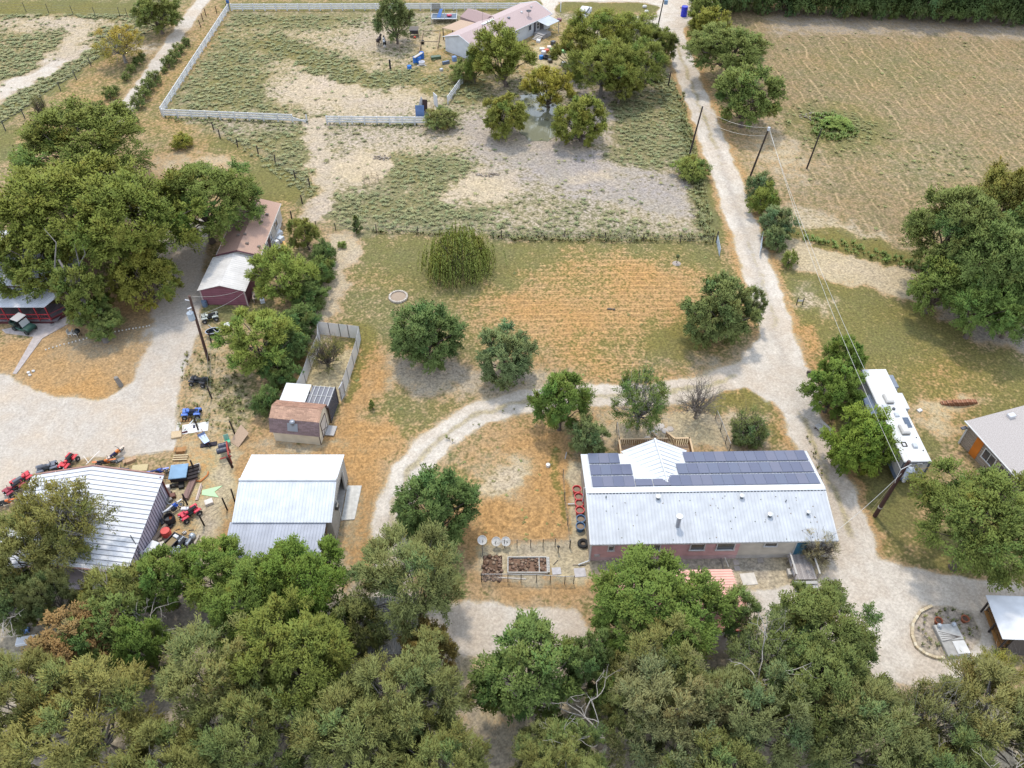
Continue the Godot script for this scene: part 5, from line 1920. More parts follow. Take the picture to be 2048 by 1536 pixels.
func far_house():
	var o := thing("far_house", "long farmhouse with a pinkish roof and white gable wall behind the pond", "house", V(-2.4, 0, -153.0), atan2(0.75, 0.66))
	var l := 21.2
	var b := mb("eef2f6")
	b.gable(7.4, l - 0.4, 2.55, 3.75)
	part("wall", b, "paint", o)
	b = mb("e0c6c2")
	b.sheet(V(-l / 2, 2.55, 4.0), V(l / 2, 2.55, 4.0), V(l / 2, 3.85, 0), V(-l / 2, 3.85, 0), 0, 0)
	part("roof", b, "shingle", o)
	b = mb("e3ccc8")
	b.sheet(V(l / 2, 2.55, -4.0), V(-l / 2, 2.55, -4.0), V(-l / 2, 3.85, 0), V(l / 2, 3.85, 0), 0, 0)
	part("roof", b, "shingle", o)
	for s in [-1.0, 1.0]:
		b = mb("eef1f4")
		for q in [-1.0, 1.0]:
			b.tube(V(s * l / 2, 2.55, q * 4.0), V(s * l / 2, 3.83, 0), 0.09, 0.09, 4)
		part("barge_board", b, "paint", o)
	b = mb("eef1f4")
	b.box(V(0, 2.5, 4.0), V(l, 0.14, 0.08))
	part("gutter", b, "paint", o)
	for q in [[-6.0, 1.4, 0.4, "f4f4f4"], [1.6, 1.0, 0.42, "8a8e94"], [5.2, 1.0, 0.3, "f0f0f0"], [8.2, 0.8, 0.3, "d8d2d0"]]:
		b = mb(q[3])
		b.slab(V(q[0], 3.85 - q[1] * 0.32 + 0.12, q[1]), V(q[2], 0.3, q[2]), 0.06)
		part("roof_vent", b, "metal", o)
	b = mb("f2f4f8")
	b.box(V(-2.9, 3.94, -0.1), V(3.0, 0.08, 0.5))
	part("skylight", b, "glass", o)
	b = mb("7a7a7c")
	b.tube(V(-3.3, 3.7, -1.0), V(-3.3, 6.2, -1.0), 0.03, 0.02, 4)
	part("aerial", b, "metal", o)
	b = mb("5f6368")
	b.lathe(V(5.6, 3.9, 2.4), [[0.02, 0], [0.36, 0.05], [0.52, 0.22]], 12)
	b.tube(V(5.6, 3.0, 2.4), V(5.6, 3.95, 2.4), 0.04, 0.04, 5)
	part("satellite_dish", b, "metal", o)
	for q in [[4.4, 0.8], [9.4, 0.9]]:
		window(o, V(q[0], 1.7, 3.71), q[1], 1.0, "z+", 1)
	# recessed porch with a white door under a metal roof
	b = mb("6d6870")
	b.box(V(7.0, 1.25, 3.74), V(2.8, 2.3, 0.08))
	part("porch_wall", b, "paint", o)
	b = mb("f0f2f6")
	b.box(V(6.6, 1.2, 3.82), V(1.05, 2.1, 0.08))
	var d := part("door", b, "paint", o)
	for y in [1.75, 1.2]:
		b = mb("4a5260")
		b.box(V(6.6, y, 3.87), V(0.5, 0.4, 0.03))
		part("pane", b, "glass", d)
	b = mb("d5dade")
	b.sheet(V(6.2, 2.2, 6.6), V(9.6, 2.2, 6.6), V(9.6, 2.5, 4.0), V(6.2, 2.5, 4.0), 10, 0.03)
	part("porch_roof", b, "roof", o)
	for x in [6.3, 9.5]:
		b = mb("b9b4ae")
		b.box(V(x, 1.1, 6.5), V(0.1, 2.2, 0.1))
		part("post", b, "paint", o)
	b = mb("c2bebb")
	b.box(V(6.4, 0.35, 5.2), V(2.4, 0.7, 2.2))
	part("stoop", b, "wood", o)
	for i in 4:
		b = mb("e9e2d8")
		b.box(V(4.9 - i * 0.3, 0.55 - i * 0.14, 5.6), V(0.3, 0.06, 1.6))
		part("step", b, "wood", o)
	# timber porch on the far side
	b = mb("e3c3a6")
	b.sheet(V(-2.2, 2.2, -7.6), V(-7.2, 2.2, -7.6), V(-7.2, 2.6, -3.4), V(-2.2, 2.6, -3.4), 18, 0.02)
	part("porch_roof", b, "wood", o)
	for x in [-7.1, -4.7, -2.3]:
		b = mb("75654f")
		b.box(V(x, 1.1, -7.5), V(0.12, 2.2, 0.12))
		part("post", b, "wood", o)
	b = mb("c9aca8")
	b.xf = Transform3D(Basis(Vector3.UP, PI / 2), V(0.6, 0, -5.6))
	b.gable(4.4, 5.6, 2.4, 3.3)
	part("rear_wing", b, "shingle", o)


func right_house():
	var o := thing("shingled_house", "house with a grey shingle roof and an orange striped wall at the right edge", "house", V(44.75, 0, -53.7), deg_to_rad(17.5))
	var b := mb("b9a898")
	b.prism(PackedVector2Array([Vector2(0.1, 0.1), Vector2(14, 0.1), Vector2(14, 8), Vector2(0.1, 8)]), 0, 2.7)
	part("wall", b, "paint", o)
	for i in 10:
		b = mb(["b8a796", "bdac9c"][i % 2])
		b.box(V(0.07, 0.2 + i * 0.27, 4.0), V(0.04, 0.24, 7.9), Basis(V(0, 0, 1), 0.06))
		part("board", b, "paint", o)
	b = mb("f08a2a")
	b.box(V(0.04, 1.35, 1.9), V(0.07, 2.6, 0.9))
	var p := part("wall_panel", b, "paint", o)
	p.set_meta("label", "orange upright wall band")
	window(o, V(0.04, 1.6, 3.5), 1.5, 1.2, "x-", 1, "f6f4f0")
	b = mb("f4f2ee")
	b.box(V(0.0, 1.6, 3.5), V(0.06, 1.1, 0.07))
	part("mullion", b, "paint", o)
	window(o, V(0.04, 1.6, 5.6), 1.5, 1.2, "x-", 1, "f6f4f0")
	b = mb("f2f0ec")
	b.box(V(0.02, 1.3, 0.1), V(0.16, 2.7, 0.16))
	part("corner_trim", b, "paint", o)
	b = mb("d6cdc6")
	b.sheet(V(-0.35, 2.72, 8.3), V(14.2, 2.72, 8.3), V(14.2, 3.05, -0.25), V(-0.35, 3.05, -0.25), 0, 0, 0.07, 0.12)
	var roof := part("roof", b, "shingle", o)
	b = mb("f4f2ee")
	b.tube(V(-0.38, 3.03, -0.28), V(-0.38, 2.7, 8.3), 0.09, 0.09, 4)
	part("barge_board", b, "paint", o)
	b = mb("e8e8ea")
	b.slab(V(4.3, 3.2, 0.6), V(0.7, 0.4, 0.5), 0.08)
	part("roof_vent", b, "metal", o)
	b = mb("70727a")
	b.box(V(-0.6, 2.55, 0.15), V(0.6, 0.12, 0.3))
	part("lamp_arm", b, "metal", o)


func small_roofs():
	var o := thing("open_shed", "open fronted shed with a white ribbed roof at the right edge", "shed", V(38.8, 0, -35.0), deg_to_rad(-4))
	var b := mb("f2f3f4")
	b.sheet(V(0.1, 2.35, 3.8), V(0.1, 2.35, -0.1), V(7.5, 2.75, -0.1), V(7.5, 2.75, 3.8), 20, 0.03)
	part("roof", b, "roof", o)
	b = mb("6a625e")
	b.box(V(7.4, 1.3, 1.9), V(0.1, 2.6, 3.7))
	b.box(V(4.2, 1.2, -0.05), V(6.4, 2.4, 0.08))
	b.box(V(4.2, 1.2, 3.75), V(6.4, 2.4, 0.08))
	part("wall", b, "wood", o)
	for z in [0.05, 1.9, 3.65]:
		b = mb("4a3f3a")
		b.box(V(0.6, 1.15, z), V(0.12, 2.3, 0.12))
		part("post", b, "wood", o)
	for i in 3:
		b = mb(["c98f4c", "a97a48", "b5834e"][i])
		b.box(V(0.75 + i * 0.16, 0.5 + i * 0.42, 1.9), V(0.3, 0.05, 3.4))
		part("shelf", b, "wood", o)
	o = thing("red_roofed_shelter", "shelter with a salmon red ribbed roof under the near trees", "shelter", V(13.6, 0, -34.4), deg_to_rad(1.0))
	b = mb("ffc2ae")
	b.sheet(V(-5.0, 2.5, 2.6), V(5.3, 2.5, 2.6), V(5.3, 3.2, -0.2), V(-5.0, 3.2, -0.2), 0, 0)
	part("roof", b, "roof", o)
	var p := mb("ffc2ae")
	p.sheet(V(4.9, 2.5, -3.0), V(-5.0, 2.5, -3.0), V(-5.0, 3.2, -0.2), V(4.9, 3.2, -0.2), 0, 0)
	part("roof", p, "roof", o)
	for i in 9:
		for s in [1.0, -1.0]:
			b = mb("ffceba")
			var z: float = s * (0.2 + i * 0.3) - 0.2
			b.box(V(0, 3.23 - (i * 0.3 + 0.2) * 0.25, z), V(10.0, 0.03, 0.06))
			part("rib", b, "roof", o)
	for x in [-4.7, 0.0, 4.7]:
		for z in [2.4, -2.8]:
			b = mb("9a4438")
			b.box(V(x, 1.25, z), V(0.14, 2.5, 0.14))
			part("post", b, "paint", o)
	b = mb("a8402f")
	b.box(V(0.1, 2.42, 2.62), V(10.2, 0.2, 0.08))
	part("fascia", b, "paint", o)
	b = mb("5a1f1c")
	b.box(V(0, 1.2, -2.7), V(9.4, 2.3, 0.1))
	part("back_wall", b, "paint", o)
	o = thing("corrugated_shelter", "small shelter with a grey corrugated roof deep in the trees", "shelter", V(-10.2, 0, -32.4))
	b = mb("c9c5bc")
	b.sheet(V(-2.0, 2.3, 2.4), V(2.6, 2.3, 2.4), V(2.6, 2.6, -2.4), V(-2.0, 2.6, -2.4), 22, 0.03)
	part("roof", b, "roof", o)
	for q in [[-1.9, 2.2], [2.4, 2.2], [-1.9, -2.2], [2.4, -2.2]]:
		b = mb("6a5a4a")
		b.box(V(q[0], 1.15, q[1]), V(0.12, 2.3, 0.12))
		part("post", b, "wood", o)


# ---------------------------------------------------------------- fences, poles and wires
func rail_fence(label: String, a: Vector3, z: Vector3, n: int, rails := 3, drop := -1):
	var o := thing("white_rail_fence", label, "fence", a)
	var e := z - a
	for i in n + 1:
		var b := mb("f4f4f2")
		b.slab(e * i / n + V(0, 0.68, 0), V(0.2, 1.36, 0.2), 0.03)
		part("post", b, "paint", o)
	for i in n:
		for j in rails:
			var y := 0.4 + j * 0.4
			var p := e * (i + 0.02) / n + V(0, y, 0)
			var q := e * (i + 0.98) / n + V(0, y, 0)
			if i == drop and j > 0:
				if j == 2:
					continue
				q.y = 0.1
			var b := mb("fcfcfa")
			b.box((p + q) / 2, V(p.distance_to(q), 0.26, 0.08), Basis((q - p).normalized(), Vector3.UP, (q - p).normalized().cross(Vector3.UP)))
			part("rail", b, "paint", o)


func post_fence(called: String, label: String, pts: Array, h: float, r: float, hex: String, wires: int, wire := "8a8580"):
	var o := thing(called, label, "fence", pts[0])
	for p in pts:
		var b := mb(hex)
		var d: Vector3 = p - pts[0]
		b.tube(d - V(0, 0.1, 0), d + V(rng.randfn() * 0.05, h * rng.randf_range(0.9, 1.1), rng.randfn() * 0.05), r, r * 0.9, 7)
		part("post", b, "wood", o)
	for j in wires:
		for i in pts.size() - 1:
			var y := h * (0.3 + 0.6 * j / maxf(1.0, wires - 1))
			var b := mb(wire)
			b.tube(pts[i] - pts[0] + V(0, y, 0), pts[i + 1] - pts[0] + V(0, y, 0), 0.012, 0.012, 3, false)
			part("wire", b, "metal", o)


func netting(label: String, pts: Array, h: float, m: String, hex: String, rail: bool, called := "wire_fence"):
	# posts with sheets of wire netting between them
	var o := thing(called, label, "fence", pts[0])
	for p in pts:
		var b := mb("6a6663")
		b.tube(p - pts[0] - V(0, 0.1, 0), p - pts[0] + V(0, h + 0.05, 0), 0.04, 0.04, 6)
		part("post", b, "metal", o)
	for i in pts.size() - 1:
		var a: Vector3 = pts[i] - pts[0]
		var z: Vector3 = pts[i + 1] - pts[0]
		var d := (z - a).normalized()
		var b := mb(hex)
		b.box((a + z) / 2 + V(0, h / 2, 0), V(a.distance_to(z) - 0.08, h, 0.012), Basis(d, Vector3.UP, d.cross(Vector3.UP)))
		part("netting", b, m, o)
		if rail:
			b = mb("b8b6b4")
			b.tube(a + V(0, h, 0), z + V(0, h, 0), 0.03, 0.03, 5)
			part("top_rail", b, "metal", o)
	return o


func sag(a: Vector3, z: Vector3, drop: float, r: float, b: MB):
	var last := a
	for i in range(1, 13):
		var t := i / 12.0
		var p := a.lerp(z, t) - V(0, drop * 4.0 * t * (1.0 - t), 0)
		b.tube(last, p, r, r, 4, false)
		last = p


func cable(label: String, a: Vector3, z: Vector3, drop: float, r := 0.016, hex := "d8d6d0"):
	var b := mb(hex)
	sag(Vector3.ZERO, z - a, drop, r, b)
	one("overhead_cable", b, "metal", label, "cable", a)


func pole(label: String, at: Vector3, top: Vector3, hex := "5b4438", r := 0.17) -> Node3D:
	var o := thing("utility_pole", label, "utility pole", at)
	var t := top - at
	var b := mb(hex)
	b.tube(V(0, -0.2, 0), t, r, r * 0.72, 10)
	part("shaft", b, "wood", o)
	return o


func transformer(o: Node3D, t: Vector3, side: Vector3):
	var c := t + side * 0.48
	var b := mb("c3ced8")
	b.lathe(c - V(0, 0.5, 0), [[0.01, 0], [0.3, 0.02], [0.34, 0.1], [0.34, 0.92], [0.36, 0.95], [0.2, 1.08], [0.01, 1.1]], 14)
	var k2 := part("transformer", b, "paint", o)
	b = mb("dfe3e6")
	b.lathe(c + V(0.1, 0.55, 0.05), [[0.05, 0], [0.09, 0.08], [0.05, 0.14], [0.09, 0.2], [0.03, 0.36]], 8)
	part("insulator", b, "plastic", k2)
	b = mb("8c8a88")
	b.box(t + side * 0.2, V(0.35, 0.1, 0.1), Basis(side, Vector3.UP, side.cross(Vector3.UP)))
	part("bracket", b, "metal", o)


func build_lines():
	var tops := [Vector3(-32.94,9.5,-65.21), Vector3(33.99,8,-44.68), Vector3(26.82,8.5,-108.74), Vector3(34.82,8.5,-102.64), Vector3(42.99,7,-105.09), Vector3(26.35,9,-147.44)]
	var o := pole("leaning pole with a grey transformer beside the left drive", Vector3(-33.64,0,-65.76), tops[0], "6b4d44")
	transformer(o, (tops[0] - o.position) * 0.74, V(-0.5, 0, 0.85).normalized())
	var b := mb("e6e8ec")
	b.tube((tops[0] - o.position) * 0.93, (tops[0] - o.position) * 0.93 + V(-0.45, 0.3, 0.2), 0.07, 0.05, 7)
	b.tube((tops[0] - o.position) * 0.84, (tops[0] - o.position) * 0.84 + V(-0.5, -0.1, 0.2), 0.09, 0.06, 7)
	part("insulator", b, "plastic", o)
	b = mb("6f6a66")
	b.tube((tops[0] - o.position) * 0.97 + V(-0.1, 0, 0), (tops[0] - o.position) * 0.97 + V(0.9, 0.05, 0), 0.04, 0.04, 5)
	part("arm", b, "wood", o)
	o = pole("brown pole with two transformer cans in front of the camper", Vector3(33.56,0,-44.72), tops[1], "5a3c32", 0.21)
	var t: Vector3 = tops[1] - o.position
	transformer(o, t * 0.84, V(0.8, 0, 0.6).normalized())
	b = mb("cdd3d8")
	b.lathe(t * 0.72 + V(0.35, -0.2, 0.3), [[0.01, 0], [0.16, 0.02], [0.18, 0.4], [0.05, 0.5]], 10)
	part("meter", b, "metal", o)
	b = mb("e6e6e4")
	b.path([t * 0.98 + V(0.2, 0, 0.2), t * 0.9 + V(-0.5, 0, 0.3), t * 0.72 + V(-0.4, 0, 0.3), t * 0.6], 0.035, 5)
	part("conduit", b, "plastic", o)
	b = mb("cfcac4")
	b.tube(t * 0.165, t * 0.185, 0.215, 0.215, 10)
	part("band", b, "metal", o)
	pole("dark pole leaning left of the lane", Vector3(25.67,0,-107.56), tops[2], "3a302c", 0.14)
	o = pole("dark pole in the tree shade right of the lane", Vector3(33.94,0,-103.4), tops[3], "4a3c34", 0.15)
	b = mb("c9cdd2")
	b.lathe(tops[3] - o.position - V(0, 0.5, 0), [[0.05, 0], [0.2, 0.05], [0.2, 0.5], [0.03, 0.6]], 8)
	part("insulator", b, "plastic", o)
	pole("short dark pole standing in the mown field", Vector3(43.07,0,-106.57), tops[4], "443a36", 0.13)
	o = pole("pole with a small blue box at the far gravel junction", Vector3(27.82,0,-158.41), tops[5], "55504e", 0.13)
	b = mb("8aa6c4")
	b.box((tops[5] - o.position) * 0.92 + V(0.5, 0, 0), V(0.6, 0.7, 0.4))
	part("box", b, "paint", o)
	pole("short post with a prop at the lane edge near the flat trailer", Vector3(26.46,0,-133.47), Vector3(26.55,2.6,-133.09), "4a443e", 0.12)
	cable("upper cable between the two dark poles at the lane", tops[2] - V(0, 0.1, 0), tops[3], 0.9)
	cable("lower cable between the two dark poles at the lane", tops[2] - V(0, 1.6, 0), tops[3] - V(0, 1.2, 0), 0.9)
	cable("left cable of the pair running down past the camper", tops[3], tops[1] - V(0.3, 1.2, 0), 1.6, 0.02)
	cable("right cable of the pair running down past the camper", tops[3] - V(-0.2, 0.6, 0), tops[1], 1.4, 0.02)
	cable("service cable from the brown pole to the house roof corner", tops[1] - V(0, 1.4, 0), V(27.6, 3.0, -40.6), 0.5, 0.02)
	cable("guy cable from the brown pole to the lawn", tops[1] - V(0, 1.0, 0), Vector3(32.63,0,-44.55), 0.05, 0.02, "cbb79a")
	cable("yellow guy cable right of the camper", tops[1] - V(0, 1.2, 0), V(42.5, 0.3, -50.6), 0.1, 0.02, "d8b85a")
	cable("upper cable from the transformer pole to the maroon shed", tops[0], V(-31.4, 2.5, -75.2), 0.5, 0.018)
	cable("lower cable from the transformer pole to the maroon shed", tops[0] - V(0, 2.6, 0), V(-31.2, 2.2, -75.1), 0.4, 0.018)


func build_fences():
	rail_fence("white rail fence along the left side of the corral", Vector3(-56.13,0,-123.09), Vector3(-56.08,0,-166.38), 18)
	rail_fence("white rail fence along the far side of the corral", Vector3(-55.54,0,-166.64), Vector3(1.59,0,-167.16), 26)
	rail_fence("white rail fence at the near left of the corral with its end broken down", Vector3(-55.68,0,-122.42), Vector3(-32.37,0,-120.42), 10, 3, 9)
	rail_fence("white rail fence at the near right of the corral", Vector3(-29.15,0,-120.09), Vector3(-11.35,0,-119.76), 9)
	rail_fence("short white rail fence slanting up to the pond trees", Vector3(-10.49,0,-126.9), Vector3(-8.43,0,-134.23), 4)
	post_fence("wire_fence", "wooden post fence crossing from the corral corner to the trailer home", [Vector3(-46.58,0,-118.14), Vector3(-44.88,0,-115.45), Vector3(-41.57,0,-112.84), Vector3(-38,0,-110.75), Vector3(-34.88,0,-107.99), Vector3(-31.15,0,-103.81), Vector3(-28.71,0,-101.79), Vector3(-28.93,0,-97.15), Vector3(-29.68,0,-93.48)], 1.3, 0.1, "4c4039", 4)
	post_fence("wire_fence", "wire fence with dark posts along the near edge of the pasture", [Vector3(-25.91,0,-91.12), Vector3(-23.33,0,-90.77), Vector3(-20.71,0,-90.54), Vector3(-17.83,0,-90.2), Vector3(-12.39,0,-89.97), Vector3(-6.84,0,-89.51), Vector3(-1.38,0,-89.06), Vector3(6.81,0,-88.84), Vector3(12.15,0,-88.61), Vector3(17.16,0,-88.39), Vector3(21.87,0,-88.05), Vector3(26.06,0,-87.83)], 1.2, 0.06, "4f463f", 4)
	post_fence("wire_fence", "wire fence with dark posts slanting across the left lawn", [Vector3(-78.94,0,-117.82), Vector3(-77.56,0,-121.75), Vector3(-76.56,0,-126.54), Vector3(-75.76,0,-131.6), Vector3(-74.64,0,-135.77), Vector3(-74.11,0,-141.14), Vector3(-73.22,0,-145.09)], 1.6, 0.09, "5a5a56", 3)
	post_fence("wire_fence", "row of thin posts across the far left field", [Vector3(-101.57,0,-166.64), Vector3(-96.09,0,-166.13), Vector3(-91.43,0,-165.61), Vector3(-86.3,0,-164.85), Vector3(-81.51,0,-163.83), Vector3(-76.62,0,-163.58), Vector3(-75.07,0,-163.33)], 1.7, 0.06, "565650", 3)
	post_fence("field_fence", "rusty pipe fence beside the farm gate", [Vector3(-59.47,0,-158.41), Vector3(-59.78,0,-161.34), Vector3(-59.86,0,-163.83), Vector3(-58.19,0,-165.36), Vector3(-56.31,0,-166.13)], 1.4, 0.09, "5e4034", 3, "7a4a38")
	post_fence("field_fence", "short brown rail fence left of the farm track", [Vector3(-65.02,0,-158.41), Vector3(-63.85,0,-158.66)], 1.1, 0.05, "8a6a54", 3, "9a7a62")
	post_fence("post_row", "dark posts between the junk and the metal barn", [Vector3(-26.05,0,-46.38), Vector3(-26.51,0,-45.4), Vector3(-28.19,0,-43.66), Vector3(-28.77,0,-39.72)], 1.7, 0.08, "3c322d", 3, "6a625c")
	post_fence("post_row", "wooden posts between the left drive and the hedge", [Vector3(-33.9,0,-68.23), Vector3(-31.71,0,-59.83), Vector3(-31.93,0,-55.38), Vector3(-28.08,0,-54.83)], 2.0, 0.09, "4d3e36", 2, "9aa49a")
	post_fence("post_row", "dark posts beside the blue topped scrap trailer", [Vector3(-30.73,0,-49.92), Vector3(-30.41,0,-46.03)], 1.6, 0.09, "3f342f", 1, "6a625c")
	netting("pale wire netting round the chicken run", [Vector3(-22.54,0,-59.98), Vector3(-22.2,0,-62.23), Vector3(-22.07,0,-64.56), Vector3(-21.62,0,-67.81), Vector3(-22.01,0,-70.1), Vector3(-20.76,0,-69.85), Vector3(-19.54,0,-69.67), Vector3(-18.54,0,-69.5), Vector3(-17.19,0,-69.25), Vector3(-17.22,0,-66.9), Vector3(-17.38,0,-64.8), Vector3(-17.6,0,-62.46), Vector3(-17.78,0,-60.72), Vector3(-17.94,0,-59.61)], 1.9, "mesh", "ffffff", false, "chicken_run_fence")
	netting("thin wire fence round the vegetable garden", [Vector3(-2.64,0,-37.81), Vector3(-2.62,0,-40.49), Vector3(-0.67,0,-41.28), Vector3(0.45,0,-41.28), Vector3(1.66,0,-41.28), Vector3(2.78,0,-41.33), Vector3(3.86,0,-41.39), Vector3(5.15,0,-41.23)], 1.2, "wire", "d8d4ce", false, "garden_fence")
	netting("thin wire fence with braces along the near side of the garden", [Vector3(-2.64,0,-37.81), Vector3(-0.35,0,-37.81), Vector3(0.78,0,-37.76), Vector3(2.12,0,-37.76), Vector3(3.29,0,-37.66), Vector3(4.54,0,-37.57), Vector3(5.32,0,-37.62)], 1.2, "wire", "d8d4ce", true, "garden_fence")
	netting("chain link fence at the right of the back garden", [Vector3(20.94,0,-56.89), Vector3(21.16,0,-55.24), Vector3(21.34,0,-53.5), Vector3(21.49,0,-52.39)], 1.3, "wire", "b8bcc0", true, "chain_link_fence")
	netting("chain link fence at the left of the back garden", [Vector3(10.58,0,-55.24), Vector3(10.64,0,-53.17), Vector3(10.67,0,-52.39)], 1.3, "wire", "b8bcc0", true, "chain_link_fence")
	netting("wire fence left of the red planters", [Vector3(4.92,0,-49.24), Vector3(4.94,0,-46.55), Vector3(5.09,0,-43.71), Vector3(5.2,0,-41.28)], 1.2, "wire", "c8c4be", false, "garden_fence")
	# open gates at the lane
	for q in [[Vector3(26.36,0,-84.78), Vector3(26.54,0,-87.94), "open metal gate on the left of the lane"], [Vector3(31.48,0,-84.89), Vector3(32.54,0,-88.61), "open metal gate on the right of the lane"]]:
		var a: Vector3 = q[0]
		var e: Vector3 = q[1] - a
		var o := thing("field_gate", q[2], "gate", a)
		for j in 6:
			var b := mb("bfc9d2")
			b.tube(V(0, 0.25 + j * 0.2, 0), e + V(0, 0.25 + j * 0.2, 0), 0.03, 0.03, 5)
			part("bar", b, "metal", o)
		for t in [0.0, 0.33, 0.66, 1.0]:
			var b := mb("bfc9d2")
			b.tube(e * t + V(0, 0.2, 0), e * t + V(0, 1.3, 0), 0.03, 0.03, 5)
			part("upright", b, "metal", o)
		var b := mb("b8c4cc")
		b.box(e / 2 + V(0, 0.75, 0), V(e.length(), 0.95, 0.01), Basis(e.normalized(), Vector3.UP, e.normalized().cross(Vector3.UP)))
		part("mesh_infill", b, "mesh", o)
		b = mb("51453d")
		b.tube(V(0, -0.1, 0) + e * 1.02, e * 1.02 + V(0, 1.7, 0), 0.1, 0.1, 7)
		part("gate_post", b, "wood", o)
	var o := thing("pen_gate", "white framed wire gate at the near corner of the chicken run", "gate", Vector3(-17.97,0,-59.47))
	var b := mb("dcdce0")
	var g: Vector3 = Vector3(-17.73,0,-60.35) - o.position
	b.path([V(0, 0.1, 0), V(0, 1.9, 0), g + V(0, 1.9, 0), g + V(0, 0.1, 0), V(0, 0.1, 0)], 0.05, 5)
	part("frame", b, "metal", o)
	b = mb("e0e0e2")
	b.quad(V(0, 0.1, 0), g + V(0, 0.1, 0), g + V(0, 1.9, 0), V(0, 1.9, 0))
	part("netting", b, "mesh", o)
	# blue and dark sheet by the corral
	o = thing("leaning_sheets", "two dark sheets leaning together with a blue panel at the white fence", "scrap sheets", Vector3(-14.89,0,-122.58))
	b = mb("e8e8ea")
	b.tri(V(-0.5, 0, -1.2), V(1.2, 0, -2.2), V(0.4, 2.6, -1.7))
	b.tri(V(1.2, 0, -2.2), V(-0.5, 0, -1.2), V(0.4, 2.6, -1.75))
	part("white_sheet", b, "paint", o)
	b = mb("5a4648")
	b.box(V(0.9, 1.1, -1.6), V(0.8, 2.2, 0.06), Basis(V(0.8, 0, -0.3).normalized(), 0.25))
	part("dark_sheet", b, "paint", o)
	b = mb("6f8cc0")
	b.box(V(0.2, 0.9, 0), V(1.4, 1.8, 0.06), Basis(V(1, 0, 0), -0.2))
	part("blue_sheet", b, "paint", o)
	one("sheet_of_metal", mbbox("e8eaec", V(0, 1.0, 0), V(0.1, 2.0, 1.4)), "paint", "white panel standing behind the bush at the white fence", "panel", Vector3(-12.41,0,-126.19), 0.5)


func mbbox(hex: String, at: Vector3, s: Vector3, bas := Basis()) -> MB:
	var b := mb(hex)
	b.box(at, s, bas)
	return b


# ---------------------------------------------------------------- vehicles
func wheel(o: Node3D, at: Vector3, r: float, w: float, axis: Vector3, rim := "c9ccd0", tyre := "2b2b2d"):
	var b := mb(tyre)
	b.ring(at, axis, r - w * 0.42, w * 0.42, 14, 6)
	var t := part("wheel", b, "rubber", o)
	b = mb(rim)
	b.tube(at - axis * w * 0.25, at + axis * w * 0.25, r * 0.5, r * 0.5, 10)
	part("rim", b, "metal", t)


func quad_bike(label: String, at: Vector3, turn: float, hex: String, racks := false, second := "26272a") -> Node3D:
	var o := thing("quad_bike", label, "quad bike", at, turn, "")
	for x in [0.62, -0.6]:
		for s in [-1.0, 1.0]:
			wheel(o, V(x * 1.08, 0.29, s * 0.5), 0.3, 0.26, V(0, 0, 1))
	var b := mb("2a2b2e")
	b.slab(V(0, 0.42, 0), V(1.25, 0.26, 0.36), 0.04)
	b.tube(V(0.62, 0.28, -0.42), V(0.62, 0.28, 0.42), 0.04, 0.04, 6)
	b.tube(V(-0.6, 0.28, -0.42), V(-0.6, 0.28, 0.42), 0.05, 0.05, 6)
	b.tube(V(0.1, 0.33, -0.5), V(0.1, 0.33, 0.5), 0.05, 0.05, 6)
	part("frame", b, "plastic", o)
	for x in [0.62, -0.6]:
		b = mb(hex)
		for s in [-1.0, 1.0]:
			b.slab(V(x, 0.68, s * 0.37), V(0.6, 0.06, 0.27), 0.03)
			b.box(V(x + 0.31, 0.61, s * 0.37), V(0.05, 0.14, 0.25), Basis(V(0, 0, 1), 0.4))
			b.box(V(x - 0.31, 0.61, s * 0.37), V(0.05, 0.14, 0.25), Basis(V(0, 0, 1), -0.4))
		b.slab(V(x, 0.73, 0), V(0.42, 0.14, 0.4), 0.04)
		part("fender", b, "plastic", o)
	b = mb(hex)
	b.ball(V(0.28, 0.76, 0), V(0.3, 0.17, 0.17), 8)
	part("tank", b, "plastic", o)
	b = mb(second)
	b.slab(V(-0.3, 0.85, 0), V(0.85, 0.16, 0.34), 0.05)
	part("seat", b, "rubber", o)
	b = mb("2a2b2e")
	b.path([V(0.36, 0.98, -0.4), V(0.48, 0.98, -0.12), V(0.48, 0.98, 0.12), V(0.36, 0.98, 0.4)], 0.025, 5)
	b.tube(V(0.5, 0.6, 0), V(0.48, 0.98, 0), 0.03, 0.03, 5)
	part("handlebar", b, "metal", o)
	for s in [-1.0, 1.0]:
		b = mb("d8dde2")
		b.ball(V(0.94, 0.62, s * 0.22), V(0.05, 0.06, 0.08), 6)
		part("headlight", b, "plastic", o)
	if racks:
		for x in [0.75, -0.72]:
			b = mb("303134")
			for j in 5:
				b.tube(V(x - 0.28 + j * 0.14, 0.86, -0.4), V(x - 0.28 + j * 0.14, 0.86, 0.4), 0.015, 0.015, 4)
			b.path([V(x - 0.3, 0.86, -0.42), V(x + 0.3, 0.86, -0.42), V(x + 0.3, 0.86, 0.42), V(x - 0.3, 0.86, 0.42), V(x - 0.3, 0.86, -0.42)], 0.02, 4)
			part("rack", b, "metal", o)
	return o


